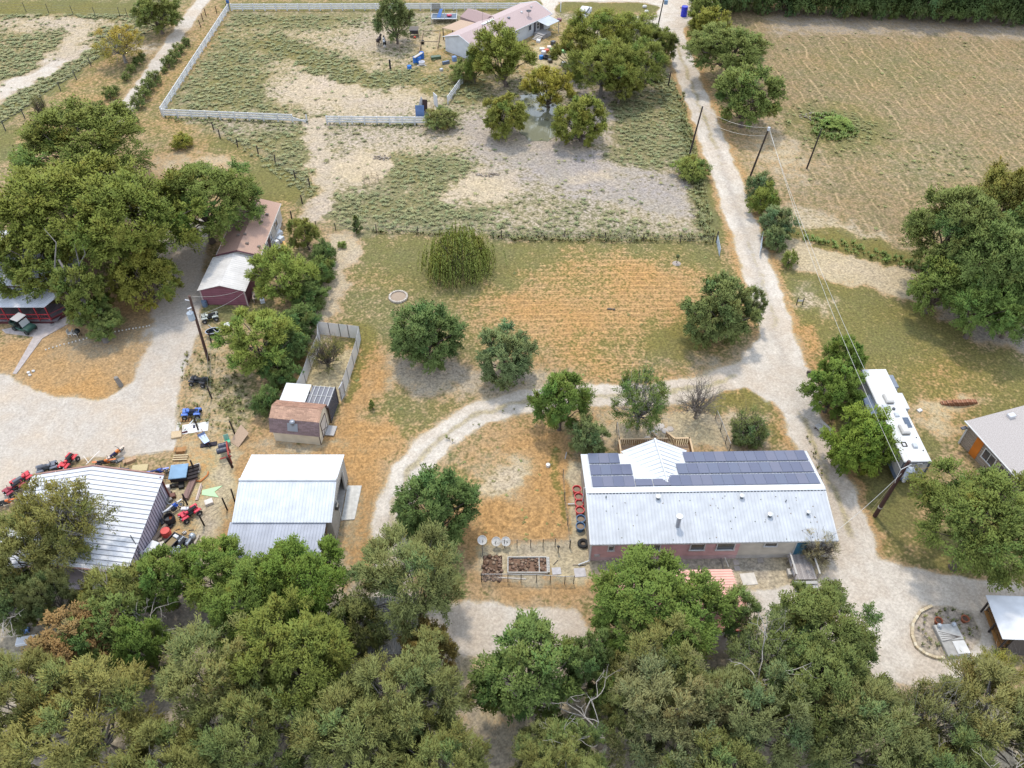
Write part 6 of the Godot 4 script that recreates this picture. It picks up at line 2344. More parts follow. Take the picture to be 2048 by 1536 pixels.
func motorbike(label: String, at: Vector3, turn: float, hex: String, lean := 0.12, seat := "2c2c30", fender := "") -> Node3D:
	var o := thing("dirt_bike", label, "motorbike", at, turn)
	o.rotation.x = 0
	var f: String = fender if fender else hex
	o.basis = o.basis * Basis(Vector3.RIGHT, lean)
	wheel(o, V(0.72, 0.34, 0), 0.35, 0.1, V(0, 0, 1), "a9adb2")
	wheel(o, V(-0.68, 0.33, 0), 0.34, 0.12, V(0, 0, 1), "a9adb2")
	var b := mb("4a4c50")
	b.slab(V(0, 0.5, 0), V(0.5, 0.42, 0.26), 0.05)
	b.tube(V(-0.68, 0.33, 0.1), V(-0.1, 0.45, 0.1), 0.035, 0.035, 5)
	b.tube(V(-0.68, 0.33, -0.1), V(-0.1, 0.45, -0.1), 0.035, 0.035, 5)
	part("engine", b, "metal", o)
	b = mb("c3c7cc")
	for s in [-0.09, 0.09]:
		b.tube(V(0.72, 0.34, s), V(0.42, 1.02, s), 0.03, 0.03, 5)
	part("fork", b, "metal", o)
	b = mb(hex)
	b.ball(V(0.18, 0.82, 0), V(0.28, 0.15, 0.14), 8)
	b.box(V(0.3, 0.66, 0.14), V(0.34, 0.26, 0.03), Basis(V(0, 0, 1), -0.4))
	b.box(V(0.3, 0.66, -0.14), V(0.34, 0.26, 0.03), Basis(V(0, 0, 1), -0.4))
	part("tank", b, "plastic", o)
	b = mb(seat)
	b.slab(V(-0.32, 0.87, 0), V(0.72, 0.1, 0.18), 0.03)
	part("seat", b, "rubber", o)
	b = mb(f)
	b.box(V(-0.82, 0.92, 0), V(0.5, 0.04, 0.17), Basis(V(0, 0, 1), -0.25))
	part("rear_fender", b, "plastic", o)
	b = mb(f)
	b.box(V(0.74, 0.78, 0), V(0.6, 0.04, 0.15), Basis(V(0, 0, 1), -0.1))
	part("front_fender", b, "plastic", o)
	b = mb("37383b")
	b.path([V(0.34, 1.12, -0.4), V(0.42, 1.1, -0.1), V(0.42, 1.1, 0.1), V(0.34, 1.12, 0.4)], 0.022, 5)
	part("handlebar", b, "metal", o)
	b = mb("b4b6ba")
	b.tube(V(-0.1, 0.45, -0.17), V(-0.85, 0.72, -0.17), 0.05, 0.06, 6)
	part("exhaust", b, "metal", o)
	return o


func camper():
	var o := thing("camper_trailer", "long white camper trailer with rooftop air conditioners parked beside the trees", "camper", V(37.55, 0, -54.6), deg_to_rad(1.2))
	var hl := 6.15
	var hw := 1.26
	var b := mb("dfe2e4")
	b.box(V(0, 2.0, 0), V(2 * hw, 2.6, 2 * hl))
	part("body", b, "paint", o)
	b = mb("6c7f99")
	b.box(V(0, 0.95, 0), V(2 * hw + 0.04, 0.5, 2 * hl + 0.04))
	part("stripe", b, "paint", o)
	b = mb("f6f6f4")
	b.slab(V(0, 3.36, 0), V(2 * hw + 0.06, 0.14, 2 * hl + 0.06), 0.06)
	part("roof", b, "roof", o)
	b = mb("b9b8b2")
	b.box(V(-hw - 0.03, 3.3, 0), V(0.05, 0.07, 2 * hl))
	b.box(V(hw + 0.03, 3.3, 0), V(0.05, 0.07, 2 * hl))
	part("roof_edge", b, "metal", o)
	# near end wall with a dark frame
	b = mb("55606e")
	for x in [-hw, hw]:
		b.box(V(x * 0.97, 2.0, hl + 0.03), V(0.16, 2.55, 0.05))
	b.box(V(0, 3.22, hl + 0.03), V(2 * hw, 0.12, 0.05))
	part("end_trim", b, "paint", o)
	b = mb("d3d3cf")
	b.box(V(0, 2.05, hl + 0.04), V(1.9, 1.9, 0.05))
	part("end_panel", b, "paint", o)
	b = mb("8296b4")
	b.quad(V(-hw - 0.03, 0.75, hl), V(-hw - 0.03, 0.75, hl - 3.2), V(-hw - 0.03, 1.6, hl - 3.2), V(-hw - 0.03, 1.15, hl))
	part("side_stripe", b, "paint", o)
	b = mb("5a646e")
	b.box(V(-hw - 0.03, 2.2, hl - 2.3), V(0.06, 0.9, 1.0))
	part("side_window", b, "glass", o)
	b = mb("3a3d42")
	b.box(V(-hw - 0.03, 1.6, hl - 3.7), V(0.06, 2.0, 0.8))
	part("door", b, "paint", o)
	# slide-outs
	for q in [[hw + 0.42, -2.2, 2.1, "e9e9e6", 2.75], [hw + 0.4, -5.0, 1.7, "8f98a4", 2.75], [-hw - 0.4, -1.6, 3.0, "7d8ba0", 2.6]]:
		b = mb("cfd3d6")
		b.box(V(q[0], 1.85, q[1]), V(0.85, 1.7, q[2]))
		var s := part("slide_out", b, "paint", o)
		b = mb(q[3])
		b.slab(V(q[0], 2.76, q[1]), V(0.95, 0.1, q[2] + 0.1), 0.03)
		part("slide_roof", b, "roof", s)
	# on the roof
	for q in [[-0.05, -1.75], [0.05, 2.35]]:
		b = mb("d6d2cb")
		b.slab(V(q[0], 3.62, q[1]), V(0.8, 0.36, 1.15), 0.12)
		var a := part("air_conditioner", b, "plastic", o)
		b = mb("8d8a86")
		b.box(V(q[0], 3.52, q[1] + 0.6), V(0.6, 0.18, 0.04))
		part("grille", b, "metal", a)
	for q in [[-0.75, -0.7, 0.42], [0.05, 0.35, 0.42], [0.35, 4.35, 0.42]]:
		b = mb("c6ccd2")
		b.slab(V(q[0], 3.53, q[1]), V(q[2], 0.2, q[2] + 0.08), 0.06)
		part("roof_vent", b, "plastic", o)
	b = mb("5b5d62")
	b.tube(V(0.05, 3.42, -0.45), V(0.05, 3.58, -0.45), 0.17, 0.15, 12)
	part("round_vent", b, "metal", o)
	b = mb("4b586c")
	b.box(V(0.75, 3.47, 1.35), V(0.55, 0.04, 1.3))
	var sp := part("solar_panel", b, "solar", o)
	for i in 6:
		b = mb("94a0b0")
		b.box(V(0.75, 3.495, 0.8 + i * 0.22), V(0.54, 0.006, 0.02))
		part("cell_line", b, "metal", sp)
	b = mb("4a423f")
	b.path([V(-0.75, 3.46, 3.85), V(-0.35, 3.46, 3.85), V(-0.35, 3.46, 4.35), V(-0.75, 3.46, 4.35), V(-0.75, 3.46, 3.85)], 0.06, 4)
	part("hatch", b, "rubber", o)
	for q in [[0.9, 3.3], [0.95, 4.9], [-0.6, 0.3], [0.25, 2.9]]:
		b = mb("6c6a68")
		b.tube(V(q[0], 3.42, q[1]), V(q[0], 3.52, q[1]), 0.06, 0.06, 8)
		part("vent_cap", b, "metal", o)
	b = mb("e8e8e6")
	b.path([V(0.0, 2.6, hl + 0.1), V(0.0, 3.2, hl + 0.12), V(0.45, 3.2, hl + 0.12), V(0.45, 0.9, hl + 0.12)], 0.03, 4)
	part("ladder", b, "metal", o)
	for z in [-0.6, 0.4]:
		for s in [-1.0, 1.0]:
			wheel(o, V(s * 1.05, 0.38, z + 1.0), 0.38, 0.24, V(1, 0, 0))
	b = mb("33363a")
	b.box(V(0, 0.6, 0), V(1.6, 0.2, 2 * hl))
	b.tube(V(-0.6, 0.6, -hl), V(0, 0.6, -hl - 1.1), 0.06, 0.06, 5)
	b.tube(V(0.6, 0.6, -hl), V(0, 0.6, -hl - 1.1), 0.06, 0.06, 5)
	b.tube(V(0, 0, -hl - 1.0), V(0, 0.6, -hl - 1.0), 0.05, 0.05, 5)
	part("chassis", b, "metal", o)


func buggy():
	var o := thing("utility_buggy", "dark green two seat buggy with a grey roof beside the porch steps", "buggy", Vector3(-56,0,-70.8), deg_to_rad(-24))
	for x in [0.95, -0.95]:
		for s in [-1.0, 1.0]:
			wheel(o, V(x, 0.33, s * 0.6), 0.34, 0.26, V(0, 0, 1), "5a6a64")
	var b := mb("1f4a40")
	b.slab(V(0.95, 0.75, 0), V(0.9, 0.35, 1.2), 0.1)
	part("hood", b, "plastic", o)
	b = mb("235246")
	b.slab(V(0, 0.45, 0), V(2.3, 0.22, 1.15), 0.04)
	part("floor", b, "plastic", o)
	b = mb("1d3f38")
	b.box(V(-0.95, 0.85, 0), V(0.9, 0.1, 1.2))
	for q in [[-0.95, 0.58, 0.9, 0.06], [-0.95, -0.58, 0.9, 0.06], [-1.4, 0, 0.06, 1.2], [-0.5, 0, 0.06, 1.2]]:
		b.box(V(q[0], 1.0, q[1]), V(q[2], 0.3, q[3]))
	part("cargo_bed", b, "plastic", o)
	for s in [-0.3, 0.3]:
		b = mb("242528")
		b.slab(V(-0.1, 0.78, s), V(0.5, 0.14, 0.5), 0.04)
		b.box(V(-0.36, 1.05, s), V(0.12, 0.5, 0.5), Basis(V(0, 0, 1), 0.15))
		part("seat", b, "rubber", o)
	b = mb("202124")
	for s in [-0.56, 0.56]:
		b.path([V(0.62, 0.85, s), V(0.3, 1.85, s), V(-0.45, 1.85, s), V(-0.5, 0.8, s)], 0.035, 6)
	part("roll_cage", b, "metal", o)
	b = mb("bcb8b6")
	b.slab(V(-0.1, 1.92, 0), V(1.15, 0.08, 1.3), 0.04)
	part("roof", b, "plastic", o)
	b = mb("2b2c2f")
	b.ring(V(0.3, 1.08, 0.3), V(-0.8, 0.6, 0).normalized(), 0.16, 0.02, 12, 5)
	part("steering_wheel", b, "plastic", o)
	b = mb("d7dcdc")
	b.box(V(0.5, 1.3, 0), V(0.03, 0.7, 1.05), Basis(V(0, 0, 1), 0.3))
	part("windscreen", b, "mesh", o)


# a standing horse, one continuous skin meshed from joined capsules
func horse(label: String, at: Vector3, turn: float, dark: String, patch: String, seed: int):
	var B := []
	var cap := func(a: Vector3, z: Vector3, r1: float, r2: float): B.append([a, z, r1, r2])
	cap.call(V(-0.6, 1.15, 0), V(0.0, 1.08, 0), 0.3, 0.31)
	cap.call(V(0.0, 1.08, 0), V(0.55, 1.15, 0), 0.31, 0.29)
	cap.call(V(0.6, 1.25, 0), V(1.0, 1.5, 0), 0.21, 0.14)
	cap.call(V(1.0, 1.5, 0), V(1.22, 1.5, 0), 0.13, 0.12)
	cap.call(V(1.2, 1.5, 0), V(1.5, 1.26, 0), 0.12, 0.07)
	for s in [-1.0, 1.0]:
		cap.call(V(0.55, 1.0, s * 0.15), V(0.58, 0.55, s * 0.16), 0.12, 0.065)
		cap.call(V(0.58, 0.55, s * 0.16), V(0.58, 0.06, s * 0.16), 0.06, 0.05)
		cap.call(V(-0.62, 1.0, s * 0.15), V(-0.5, 0.72, s * 0.16), 0.17, 0.1)
		cap.call(V(-0.5, 0.72, s * 0.16), V(-0.75, 0.5, s * 0.16), 0.09, 0.06)
		cap.call(V(-0.75, 0.5, s * 0.16), V(-0.7, 0.06, s * 0.16), 0.055, 0.05)
		cap.call(V(1.15, 1.6, s * 0.07), V(1.13, 1.73, s * 0.08), 0.035, 0.015)
	cap.call(V(-0.86, 1.2, 0), V(-0.98, 0.7, 0), 0.05, 0.06)
	var n := FastNoiseLite.new()
	n.seed = seed
	n.frequency = 1.6
	var st := skin(B, 0.05, 0.06, func(p: Vector3) -> Color: return k(patch) if n.get_noise_3dv(p) > 0.08 else k(dark))
	var o := thing("horse", label, "horse", at, turn, "")
	part("body", st, "coat", o)
	var b := mb("211d1c")
	for i in 6:
		b.tube(V(0.62 + i * 0.09, 1.5 + i * 0.055, 0.0), V(0.56 + i * 0.09, 1.34 + i * 0.055, 0.12), 0.05, 0.02, 4)
	part("mane", b, "coat", o)


func skin(B: Array, cell: float, blend: float, tone: Callable) -> MB:
	var lo := V(1e9, 1e9, 1e9)
	var hi := -lo
	for q in B:
		var r := maxf(q[2], q[3]) + cell * 2
		for p in [q[0], q[1]]:
			lo = lo.min(p - V(r, r, r))
			hi = hi.max(p + V(r, r, r))
	var s := Vector3i(((hi - lo) / cell).ceil()) + Vector3i.ONE
	var f := PackedFloat32Array()
	f.resize(s.x * s.y * s.z)
	for z in s.z:
		for y in s.y:
			for x in s.x:
				var p := lo + V(x, y, z) * cell
				var d := 1e9
				for q in B:
					var e: Vector3 = q[1] - q[0]
					var t := clampf((p - q[0]).dot(e) / e.length_squared(), 0.0, 1.0)
					var g: float = (p - q[0] - e * t).length() - lerpf(q[2], q[3], t)
					var h := maxf(blend - absf(d - g), 0.0) / blend
					d = minf(d, g) - h * h * blend * 0.25
				f[(z * s.y + y) * s.x + x] = d
	var at := func(x: int, y: int, z: int) -> float: return f[(z * s.y + y) * s.x + x]
	var vert := {}
	for z in s.z - 1:
		for y in s.y - 1:
			for x in s.x - 1:
				var sum := Vector3.ZERO
				var c := 0
				var signs := 0
				for i in 8:
					if at.call(x + (i & 1), y + ((i >> 1) & 1), z + (i >> 2)) < 0:
						signs += 1
				if signs == 0 or signs == 8:
					continue
				for a in [[0, 1], [2, 3], [4, 5], [6, 7], [0, 2], [1, 3], [4, 6], [5, 7], [0, 4], [1, 5], [2, 6], [3, 7]]:
					var p0 := V(a[0] & 1, (a[0] >> 1) & 1, a[0] >> 2)
					var p1 := V(a[1] & 1, (a[1] >> 1) & 1, a[1] >> 2)
					var d0: float = at.call(x + int(p0.x), y + int(p0.y), z + int(p0.z))
					var d1: float = at.call(x + int(p1.x), y + int(p1.y), z + int(p1.z))
					if (d0 < 0) != (d1 < 0):
						sum += p0.lerp(p1, d0 / (d0 - d1))
						c += 1
				vert[Vector3i(x, y, z)] = lo + (V(x, y, z) + sum / c) * cell
	var b := MB.new()
	var normal := func(p: Vector3) -> Vector3:
		var q := Vector3i(((p - lo) / cell).round()).clamp(Vector3i.ONE, s - Vector3i(2, 2, 2))
		return V(at.call(q.x + 1, q.y, q.z) - at.call(q.x - 1, q.y, q.z), at.call(q.x, q.y + 1, q.z) - at.call(q.x, q.y - 1, q.z), at.call(q.x, q.y, q.z + 1) - at.call(q.x, q.y, q.z - 1)).normalized()
	for c in vert:
		for ax in 3:
			var step := Vector3i.ZERO
			step[ax] = 1
			var u := Vector3i.ZERO
			u[(ax + 1) % 3] = 1
			var w := Vector3i.ZERO
			w[(ax + 2) % 3] = 1
			var d0: float = at.call(c.x, c.y, c.z)
			var e: Vector3i = c + step
			var d1: float = at.call(e.x, e.y, e.z)
			if (d0 < 0) == (d1 < 0) or not (vert.has(c - u) and vert.has(c - w) and vert.has(c - u - w)):
				continue
			var r := [vert[c], vert[c - u], vert[c - u - w], vert[c - w]]
			if d0 > 0:
				r.reverse()
			b.col = tone.call(r[0])
			for i in [0, 2, 1, 0, 3, 2]:
				b.put(r[i], normal.call(r[i]))
	return b


# ---------------------------------------------------------------- small things
func barrel(label: String, at: Vector3, hex: String, r := 0.3, h := 0.9, called := "barrel", group := "", lying := 0.0, turn := 0.0):
	var b := mb(hex)
	var prof := [[0.01, 0], [r * 0.96, 0], [r, 0.05], [r, h * 0.3], [r * 1.04, h * 0.33], [r, h * 0.36], [r, h * 0.64], [r * 1.04, h * 0.67], [r, h * 0.7], [r, h - 0.04], [r * 0.95, h], [r * 0.92, h - 0.03], [0.01, h - 0.03]]
	if lying > 0.0:
		b.xf = Transform3D(Basis(V(0, 0, 1), PI / 2), V(h / 2, lying, 0))
	b.lathe(Vector3.ZERO, prof, 16)
	return one(called, b, "plastic", label, called, at, turn, group)


func planter(label: String, at: Vector3, hex: String, group: String):
	var o := thing("tub_planter", label, "planter", at, 0, group)
	var b := mb(hex)
	b.lathe(Vector3.ZERO, [[0.34, 0], [0.4, 0.5], [0.44, 0.55], [0.44, 0.62], [0.37, 0.62], [0.35, 0.45]], 18)
	part("tub", b, "plastic", o)
	b = mb("b09a84")
	b.lathe(V(0, 0.42, 0), [[0.36, 0], [0.2, 0.05], [0.01, 0.06]], 14)
	part("soil", b, "soil", o)


func tyre(label: String, at: Vector3, r := 0.36, soil := true, group := ""):
	var o := thing("tyre", label, "tyre", at, 0, group)
	var b := mb("2c2b2c")
	b.ring(V(0, r * 0.36, 0), Vector3.UP, r * 0.72, r * 0.33, 18, 8)
	part("casing", b, "rubber", o)
	if soil:
		b = mb("9a8672")
		b.lathe(V(0, 0.1, 0), [[r * 0.55, 0], [0.01, 0.05]], 12)
		part("soil", b, "soil", o)


func board(label: String, a: Vector3, z: Vector3, w: float, hex: String, t := 0.06, called := "board", m := "wood"):
	var d := (z - a).normalized()
	var b := mb(hex)
	b.box(V(0, t / 2, 0), V(a.distance_to(z), t, w), Basis(d, Vector3.UP, d.cross(Vector3.UP)))
	return one(called, b, m, label, called.replace("_", " "), (a + z) / 2)


func flat_box(label: String, at: Vector3, s: Vector3, hex: String, turn: float, called := "cardboard_box", m := "wood"):
	var o := thing(called, label, called.replace("_", " "), at, turn)
	var b := mb(hex)
	b.slab(V(0, s.y / 2, 0), s, minf(0.03, s.y * 0.3))
	part("body", b, m, o)
	if called == "cardboard_box":
		for q in [-1.0, 1.0]:
			b = mb(hex)
			b.box(V(q * s.x * 0.62, s.y + 0.02, 0), V(s.x * 0.35, 0.02, s.z), Basis(V(0, 0, 1), q * -0.5))
			part("flap", b, m, o)
	return o


func dish(label: String, at: Vector3, h: float, turn: float):
	var o := thing("satellite_dish", label, "satellite dish", at, turn, "satellite dishes by the vegetable garden")
	var b := mb("8f8d8a")
	b.tube(Vector3.ZERO, V(0, h, 0), 0.03, 0.03, 6)
	part("mast", b, "metal", o)
	b = mb("eee9e2", Transform3D(Basis(V(1, 0, 0), 0.5), V(0, h, 0)))
	b.lathe(Vector3.ZERO, [[0.02, 0], [0.3, 0.05], [0.43, 0.15], [0.41, 0.15], [0.28, 0.07], [0.02, 0.02]], 18)
	part("reflector", b, "paint", o)
	b = mb("5b5c60")
	b.tube(V(0, h - 0.02, 0.3), V(0, h + 0.4, 0.36), 0.02, 0.02, 4)
	b.box(V(0, h + 0.42, 0.34), V(0.1, 0.1, 0.16))
	part("feed_arm", b, "metal", o)


func build_things():
	camper()
	buggy()
	quad_bike("white and black quad bike left of the black stock tank", Vector3(-35.14,0,-72.57), deg_to_rad(200), "d6dcd2", true)
	quad_bike("black quad bike parked in the weeds at the left drive", Vector3(-33.57,0,-62), deg_to_rad(170), "33343a", true)
	quad_bike("blue and white quad bike beside the lumber scraps", Vector3(-33.02,0,-57.32), deg_to_rad(185), "5b84d8", false, "1f2540")
	quad_bike("red quad bike in the middle of the golden junk yard", Vector3(-29.67,0,-44.72), deg_to_rad(225), "e0304a")
	quad_bike("black and white quad bike next to the black dump cart", Vector3(-29.42,0,-41.07), deg_to_rad(250), "c4ccd8", true)
	quad_bike("red quad bike with a red seat cover at the far wall of the workshop", Vector3(-43.23,0,-50.85), deg_to_rad(255), "e23c44")
	quad_bike("red and grey quad bike at the left edge of the workshop roof", Vector3(-46.81,0,-48.57), deg_to_rad(50), "d83a48", false, "6c6e74")
	quad_bike("small red quad bike with black front at the left of the workshop", Vector3(-47.07,0,-47.61), deg_to_rad(235), "a03040", false, "24242a")
	quad_bike("grey quad bike peeping over the workshop ridge side", Vector3(-45.01,0,-50.04), deg_to_rad(25), "70747e", false, "55585f")
	motorbike("orange dirt bike standing before the workshop", Vector3(-39.63,0,-50.92), deg_to_rad(15), "e07826", 0.3)
	motorbike("orange and white dirt bike farther from the workshop wall", Vector3(-39.15,0,-51.93), deg_to_rad(60), "ee8a3c", 0.4, "2a2a52", "f0d6c0")
	motorbike("grey cruiser motorbike lying along the workshop edge", Vector3(-37.98,0,-50.1), deg_to_rad(3), "5a6068", 0.5)
	motorbike("dirt bike with a green fender at the workshop edge", Vector3(-37,0,-49.92), deg_to_rad(-10), "76b04a", 0.5, "3a3a3c")
	motorbike("blue dirt bike with white plates at the workshop corner", Vector3(-34.08,0,-49.61), deg_to_rad(20), "3a66d0", 0.15, "3c4674")
	motorbike("blue and white dirt bike leaning on the lavender wall", Vector3(-31.2,0,-45.17), deg_to_rad(55), "3c68c8", -0.25, "e6e8ee", "f0f0f2")
	motorbike("orange minibike half hidden under the tree at the left edge", Vector3(-47.17,0,-46.09), deg_to_rad(20), "e8762c", 0.3)
	# dump cart
	var o := thing("dump_cart", "black dump cart with a tan load beside the black and white quad", "cart", Vector3(-30.32,0,-41.55), deg_to_rad(62))
	for s in [-1.0, 1.0]:
		wheel(o, V(-0.2, 0.25, s * 0.5), 0.25, 0.18, V(0, 0, 1))
	var b := mb("2a2a2c")
	for q in [[0, 0.42, 1.5, 0.06], [0, -0.42, 1.5, 0.06], [0.75, 0, 0.06, 0.9], [-0.75, 0, 0.06, 0.9]]:
		b.box(V(q[0], 0.6, q[1]), V(q[2], 0.4, q[3]))
	b.box(V(0, 0.42, 0), V(1.5, 0.05, 0.84))
	part("tub", b, "plastic", o)
	b = mb("b9a27a")
	b.slab(V(-0.15, 0.55, 0), V(1.0, 0.16, 0.72), 0.05)
	part("load", b, "soil", o)
	b = mb("e6e8ea")
	b.slab(V(0.5, 0.72, 0), V(0.3, 0.2, 0.5), 0.04)
	part("white_box", b, "plastic", o)
	b = mb("3a3a3c")
	b.tube(V(0.75, 0.4, 0), V(1.5, 0.3, 0), 0.03, 0.03, 5)
	part("drawbar", b, "metal", o)
	# stock tank
	o = thing("stock_tank", "oval black stock tank on a stand below the white quad bike", "stock tank", Vector3(-34.03,0,-69.85), deg_to_rad(20))
	b = mb("23262e", Transform3D(Basis().scaled(V(1.35, 1, 0.85)), Vector3.ZERO))
	b.lathe(Vector3.ZERO, [[0.42, 0.1], [0.62, 0.72], [0.58, 0.72], [0.42, 0.3], [0.01, 0.3]], 20)
	part("shell", b, "plastic", o)
	b = mb("c6ccd6", Transform3D(Basis().scaled(V(1.35, 1, 0.85)), Vector3.ZERO))
	b.ring(V(0, 0.73, 0), Vector3.UP, 0.61, 0.045, 20, 5)
	part("rim", b, "plastic", o)
	board("white crossbar between the post and the black stock tank", Vector3(-35.2,0,-71.68), Vector3(-33.46,0.9,-69.43), 0.06, "e6e8ea", 0.05, "bar", "metal")
	for q in [[-33,-71.68,"white oval lid lying near the black stock tank",0.42], [-32.07,-73.38,"white stepping disc in the grass, nearest the oval lid",0.28], [-31.92,-74.02,"white stepping disc in the grass, farthest from the oval lid",0.28]]:
		b = mb("f2f2ee")
		b.lathe(Vector3.ZERO, [[q[3], 0], [q[3], 0.08], [0.01, 0.1]], 14)
		one("white_disc", b, "stone", q[2], "disc", V(q[0], 0, q[1]))
	barrel("blue grey drum at the corner of the maroon shed", Vector3(-36.46,0,-75.12), "6c7e96", 0.32, 0.8)
	barrel("dark bin against the maroon shed wall", Vector3(-36.08,0,-75.68), "2e3236", 0.3, 0.7, "bin")
	board("long pale plank leaning at the maroon shed corner", Vector3(-31.18,0,-75.97), Vector3(-30.36,1.2,-75.9), 0.5, "b7a79a", 0.08)
	o = thing("spool_table", "tan table with a dark round top right of the maroon shed", "table", Vector3(-30.51,0,-76.15), 0.3)
	b = mb("c9b7a8")
	b.slab(V(0, 0.7, -0.2), V(0.9, 0.1, 1.5), 0.03)
	for q in [[-0.35, -0.8], [0.35, -0.8], [-0.35, 0.4], [0.35, 0.4]]:
		b.box(V(q[0], 0.33, q[1]), V(0.08, 0.66, 0.08))
	part("frame", b, "wood", o)
	b = mb("3b3f4a")
	b.tube(V(0, 0.76, 0.1), V(0, 0.8, 0.1), 0.32, 0.32, 16)
	part("round_top", b, "metal", o)
	# junk between the trailer home and the hedge
	var junk := [[-30.81,-89.74,"e8ecf2",1.2,0.5,0.8,"white sheet draped heap farthest along the trailer home"], [-30.14,-88.39,"dfe6ee",0.8,0.6,0.7,"white bin beside the trailer home wall"], [-30.26,-87.06,"f2f2f2",0.5,1.0,0.5,"white water heater standing behind the trailer home"], [-29.83,-86.18,"f4f4f6",1.2,0.3,1.0,"flat white panel among the trailer home junk"], [-29.44,-87.5,"e0b468",0.3,0.2,1.4,"yellow tan timber among the trailer home junk"], [-30.06,-85.1,"dfe8ea",0.6,0.5,0.5,"pale box at the near end of the trailer home junk"], [-31.01,-79.54,"eef0ee",0.4,0.7,0.4,"white canister right of the maroon shed roof"], [-29.79,-75.87,"e8ecf4",0.5,0.5,0.6,"white crate behind the dark round table"]]
	for j in junk:
		flat_box(j[6], V(j[0], 0, j[1]), V(j[3], j[4], j[5]), j[2], rng.randf() * 1.5, "junk_box", "plastic")
	# stone circle in the yard
	o = thing("stone_ring", "round flower bed edged with pale stones in the yard", "stone ring", Vector3(-13.66,0,-76.72))
	for i in 26:
		var a := TAU * i / 26
		b = mb(["e4d8c8", "d6c8b8", "ecdfcf"][i % 3])
		b.slab(V(cos(a) * 1.05, 0.14, sin(a) * 1.05), V(0.24, 0.28, 0.22), 0.05)
		part("stone", b, "stone", o)
	b = mb("cbb49c")
	b.lathe(V(0, 0.1, 0), [[0.98, 0], [0.5, 0.06], [0.01, 0.08]], 20)
	part("soil", b, "soil", o)
	# tubs along the end of the long house
	var spots := [Vector3(6.12,0,-47.43), Vector3(6.26,0,-46.55), Vector3(6.27,0,-45.8), Vector3(6.27,0,-45)]
	for i in 4:
		planter("red tub planter, %s from the back in the row at the house end" % ["first", "second", "third", "fourth"][i], spots[i], "d8343c", "red tub planters at the house end")
	planter("blue tub planter next to the red ones", Vector3(6.3,0,-44.04), "2f628e", "blue tub planters at the house end")
	planter("blue tub planter next to the black tyre", Vector3(6.21,0,-43.22), "2f628e", "blue tub planters at the house end")
	tyre("black tyre filled with soil at the front corner of the long house", Vector3(6.38,0,-41.6), 0.5)
	# vegetable garden
	o = thing("raised_bed", "white framed raised bed of brown soil in the vegetable garden", "raised bed", Vector3(1.36,0,-39.36))
	b = mb("f2ece2")
	for q in [[0, -0.78, 3.5, 0.1], [0, 0.78, 3.5, 0.1], [-1.72, 0, 0.1, 1.5], [1.02, 0, 0.08, 1.5], [1.72, 0, 0.1, 1.5]]:
		b = mb("f2ece2")
		b.slab(V(q[0], 0.15, q[1]), V(q[2], 0.3, q[3]), 0.03)
		part("side_board", b, "wood", o)
	for i in 10:
		b = mb("ece6dc")
		b.slab(V(1.86 + (0.0 if i < 6 else 0.0), 0.2, -0.7 + i * 0.155), V(0.16, 0.2, 0.11), 0.02)
		part("block", b, "stone", o)
	b = mb("9c7a62")
	clods(b, V(0, 0.12, 0), 1.65, 0.68, 90)
	part("soil", b, "soil", o)
	b = mb("a68a70")
	clods(b, Vector3.ZERO, 0.85, 1.25, 80)
	one("soil_bed", b, "soil", "heaped soil bed left of the white framed bed", "soil bed", Vector3(-1.71,0,-39.16))
	dish("pale satellite dish on a tall mast at the garden corner", Vector3(-2.64,0,-41.18), 1.3, 0.2)
	dish("pale satellite dish in the middle of the garden row", Vector3(-1.39,0,-41.44), 0.7, -0.2)
	dish("pale satellite dish with a dark box, right end of the garden row", Vector3(-0.58,0,-41.44), 0.7, 0.4)
	board("white board lying along the near garden fence", Vector3(-1.26,0,-38.21), Vector3(1.22,0,-38.06), 0.12, "f2e8da")
	board("dark hoe lying right of the raised bed", Vector3(3.65,0,-39.47), Vector3(4.07,0,-39.98), 0.06, "55504c", 0.04, "tool")
	b = mb("3c3a3a")
	b.tube(Vector3.ZERO, V(0, 0.9, 0), 0.05, 0.05, 6)
	b.ball(V(0, 0.95, 0), V(0.16, 0.1, 0.12), 6)
	one("water_tap", b, "metal", "dark standing water tap by the garden gate", "water tap", Vector3(4.1,0,-40.76))
	board("dark pipe across the bare ground near the garden", Vector3(5.37,0,-39.47), Vector3(6.51,0,-39.41), 0.05, "5a5450", 0.05, "pipe", "metal")
	for q in [[5.94,-38.71,1.0,"d2cbc8","pale flat slab beside the garden gate"], [3.89,-38.86,0.8,"cfcac8","pale flat slab between garden and raised bed"], [19.74,-39.11,0.5,"c2b6ac","grey paving slab nearer the pink wall"], [19.77,-39.72,0.5,"cbbdb2","pinkish paving slab before the beige wall"], [21.93,-39.93,0.5,"b8aca0","paving slab left of the porch steps"], [20.53,-38.06,1.3,"f0e6d8","white slab beside the red roof"]]:
		flat_box(q[4], V(q[0], 0, q[1]), V(q[2], 0.05, q[2] * 0.9), q[3], 0.1, "paving_slab", "stone")
	board("pale handrail board before the pink wall", Vector3(18.64,0.7,-39.78), Vector3(18.9,0.4,-39.01), 0.1, "e8dccc", 0.06, "rail")
	board("grey pipe lying out from the house wall", Vector3(18.51,0,-40.34), Vector3(18.53,0,-38.96), 0.07, "9a948e", 0.07, "pipe", "metal")
	flat_box("white wooden box seat right of the porch steps", Vector3(24.3,0,-38.56), V(0.7, 0.45, 0.6), "ece4d8", 0.0, "box_seat")
	# stepping stones and rocks by the deck
	var n := 0
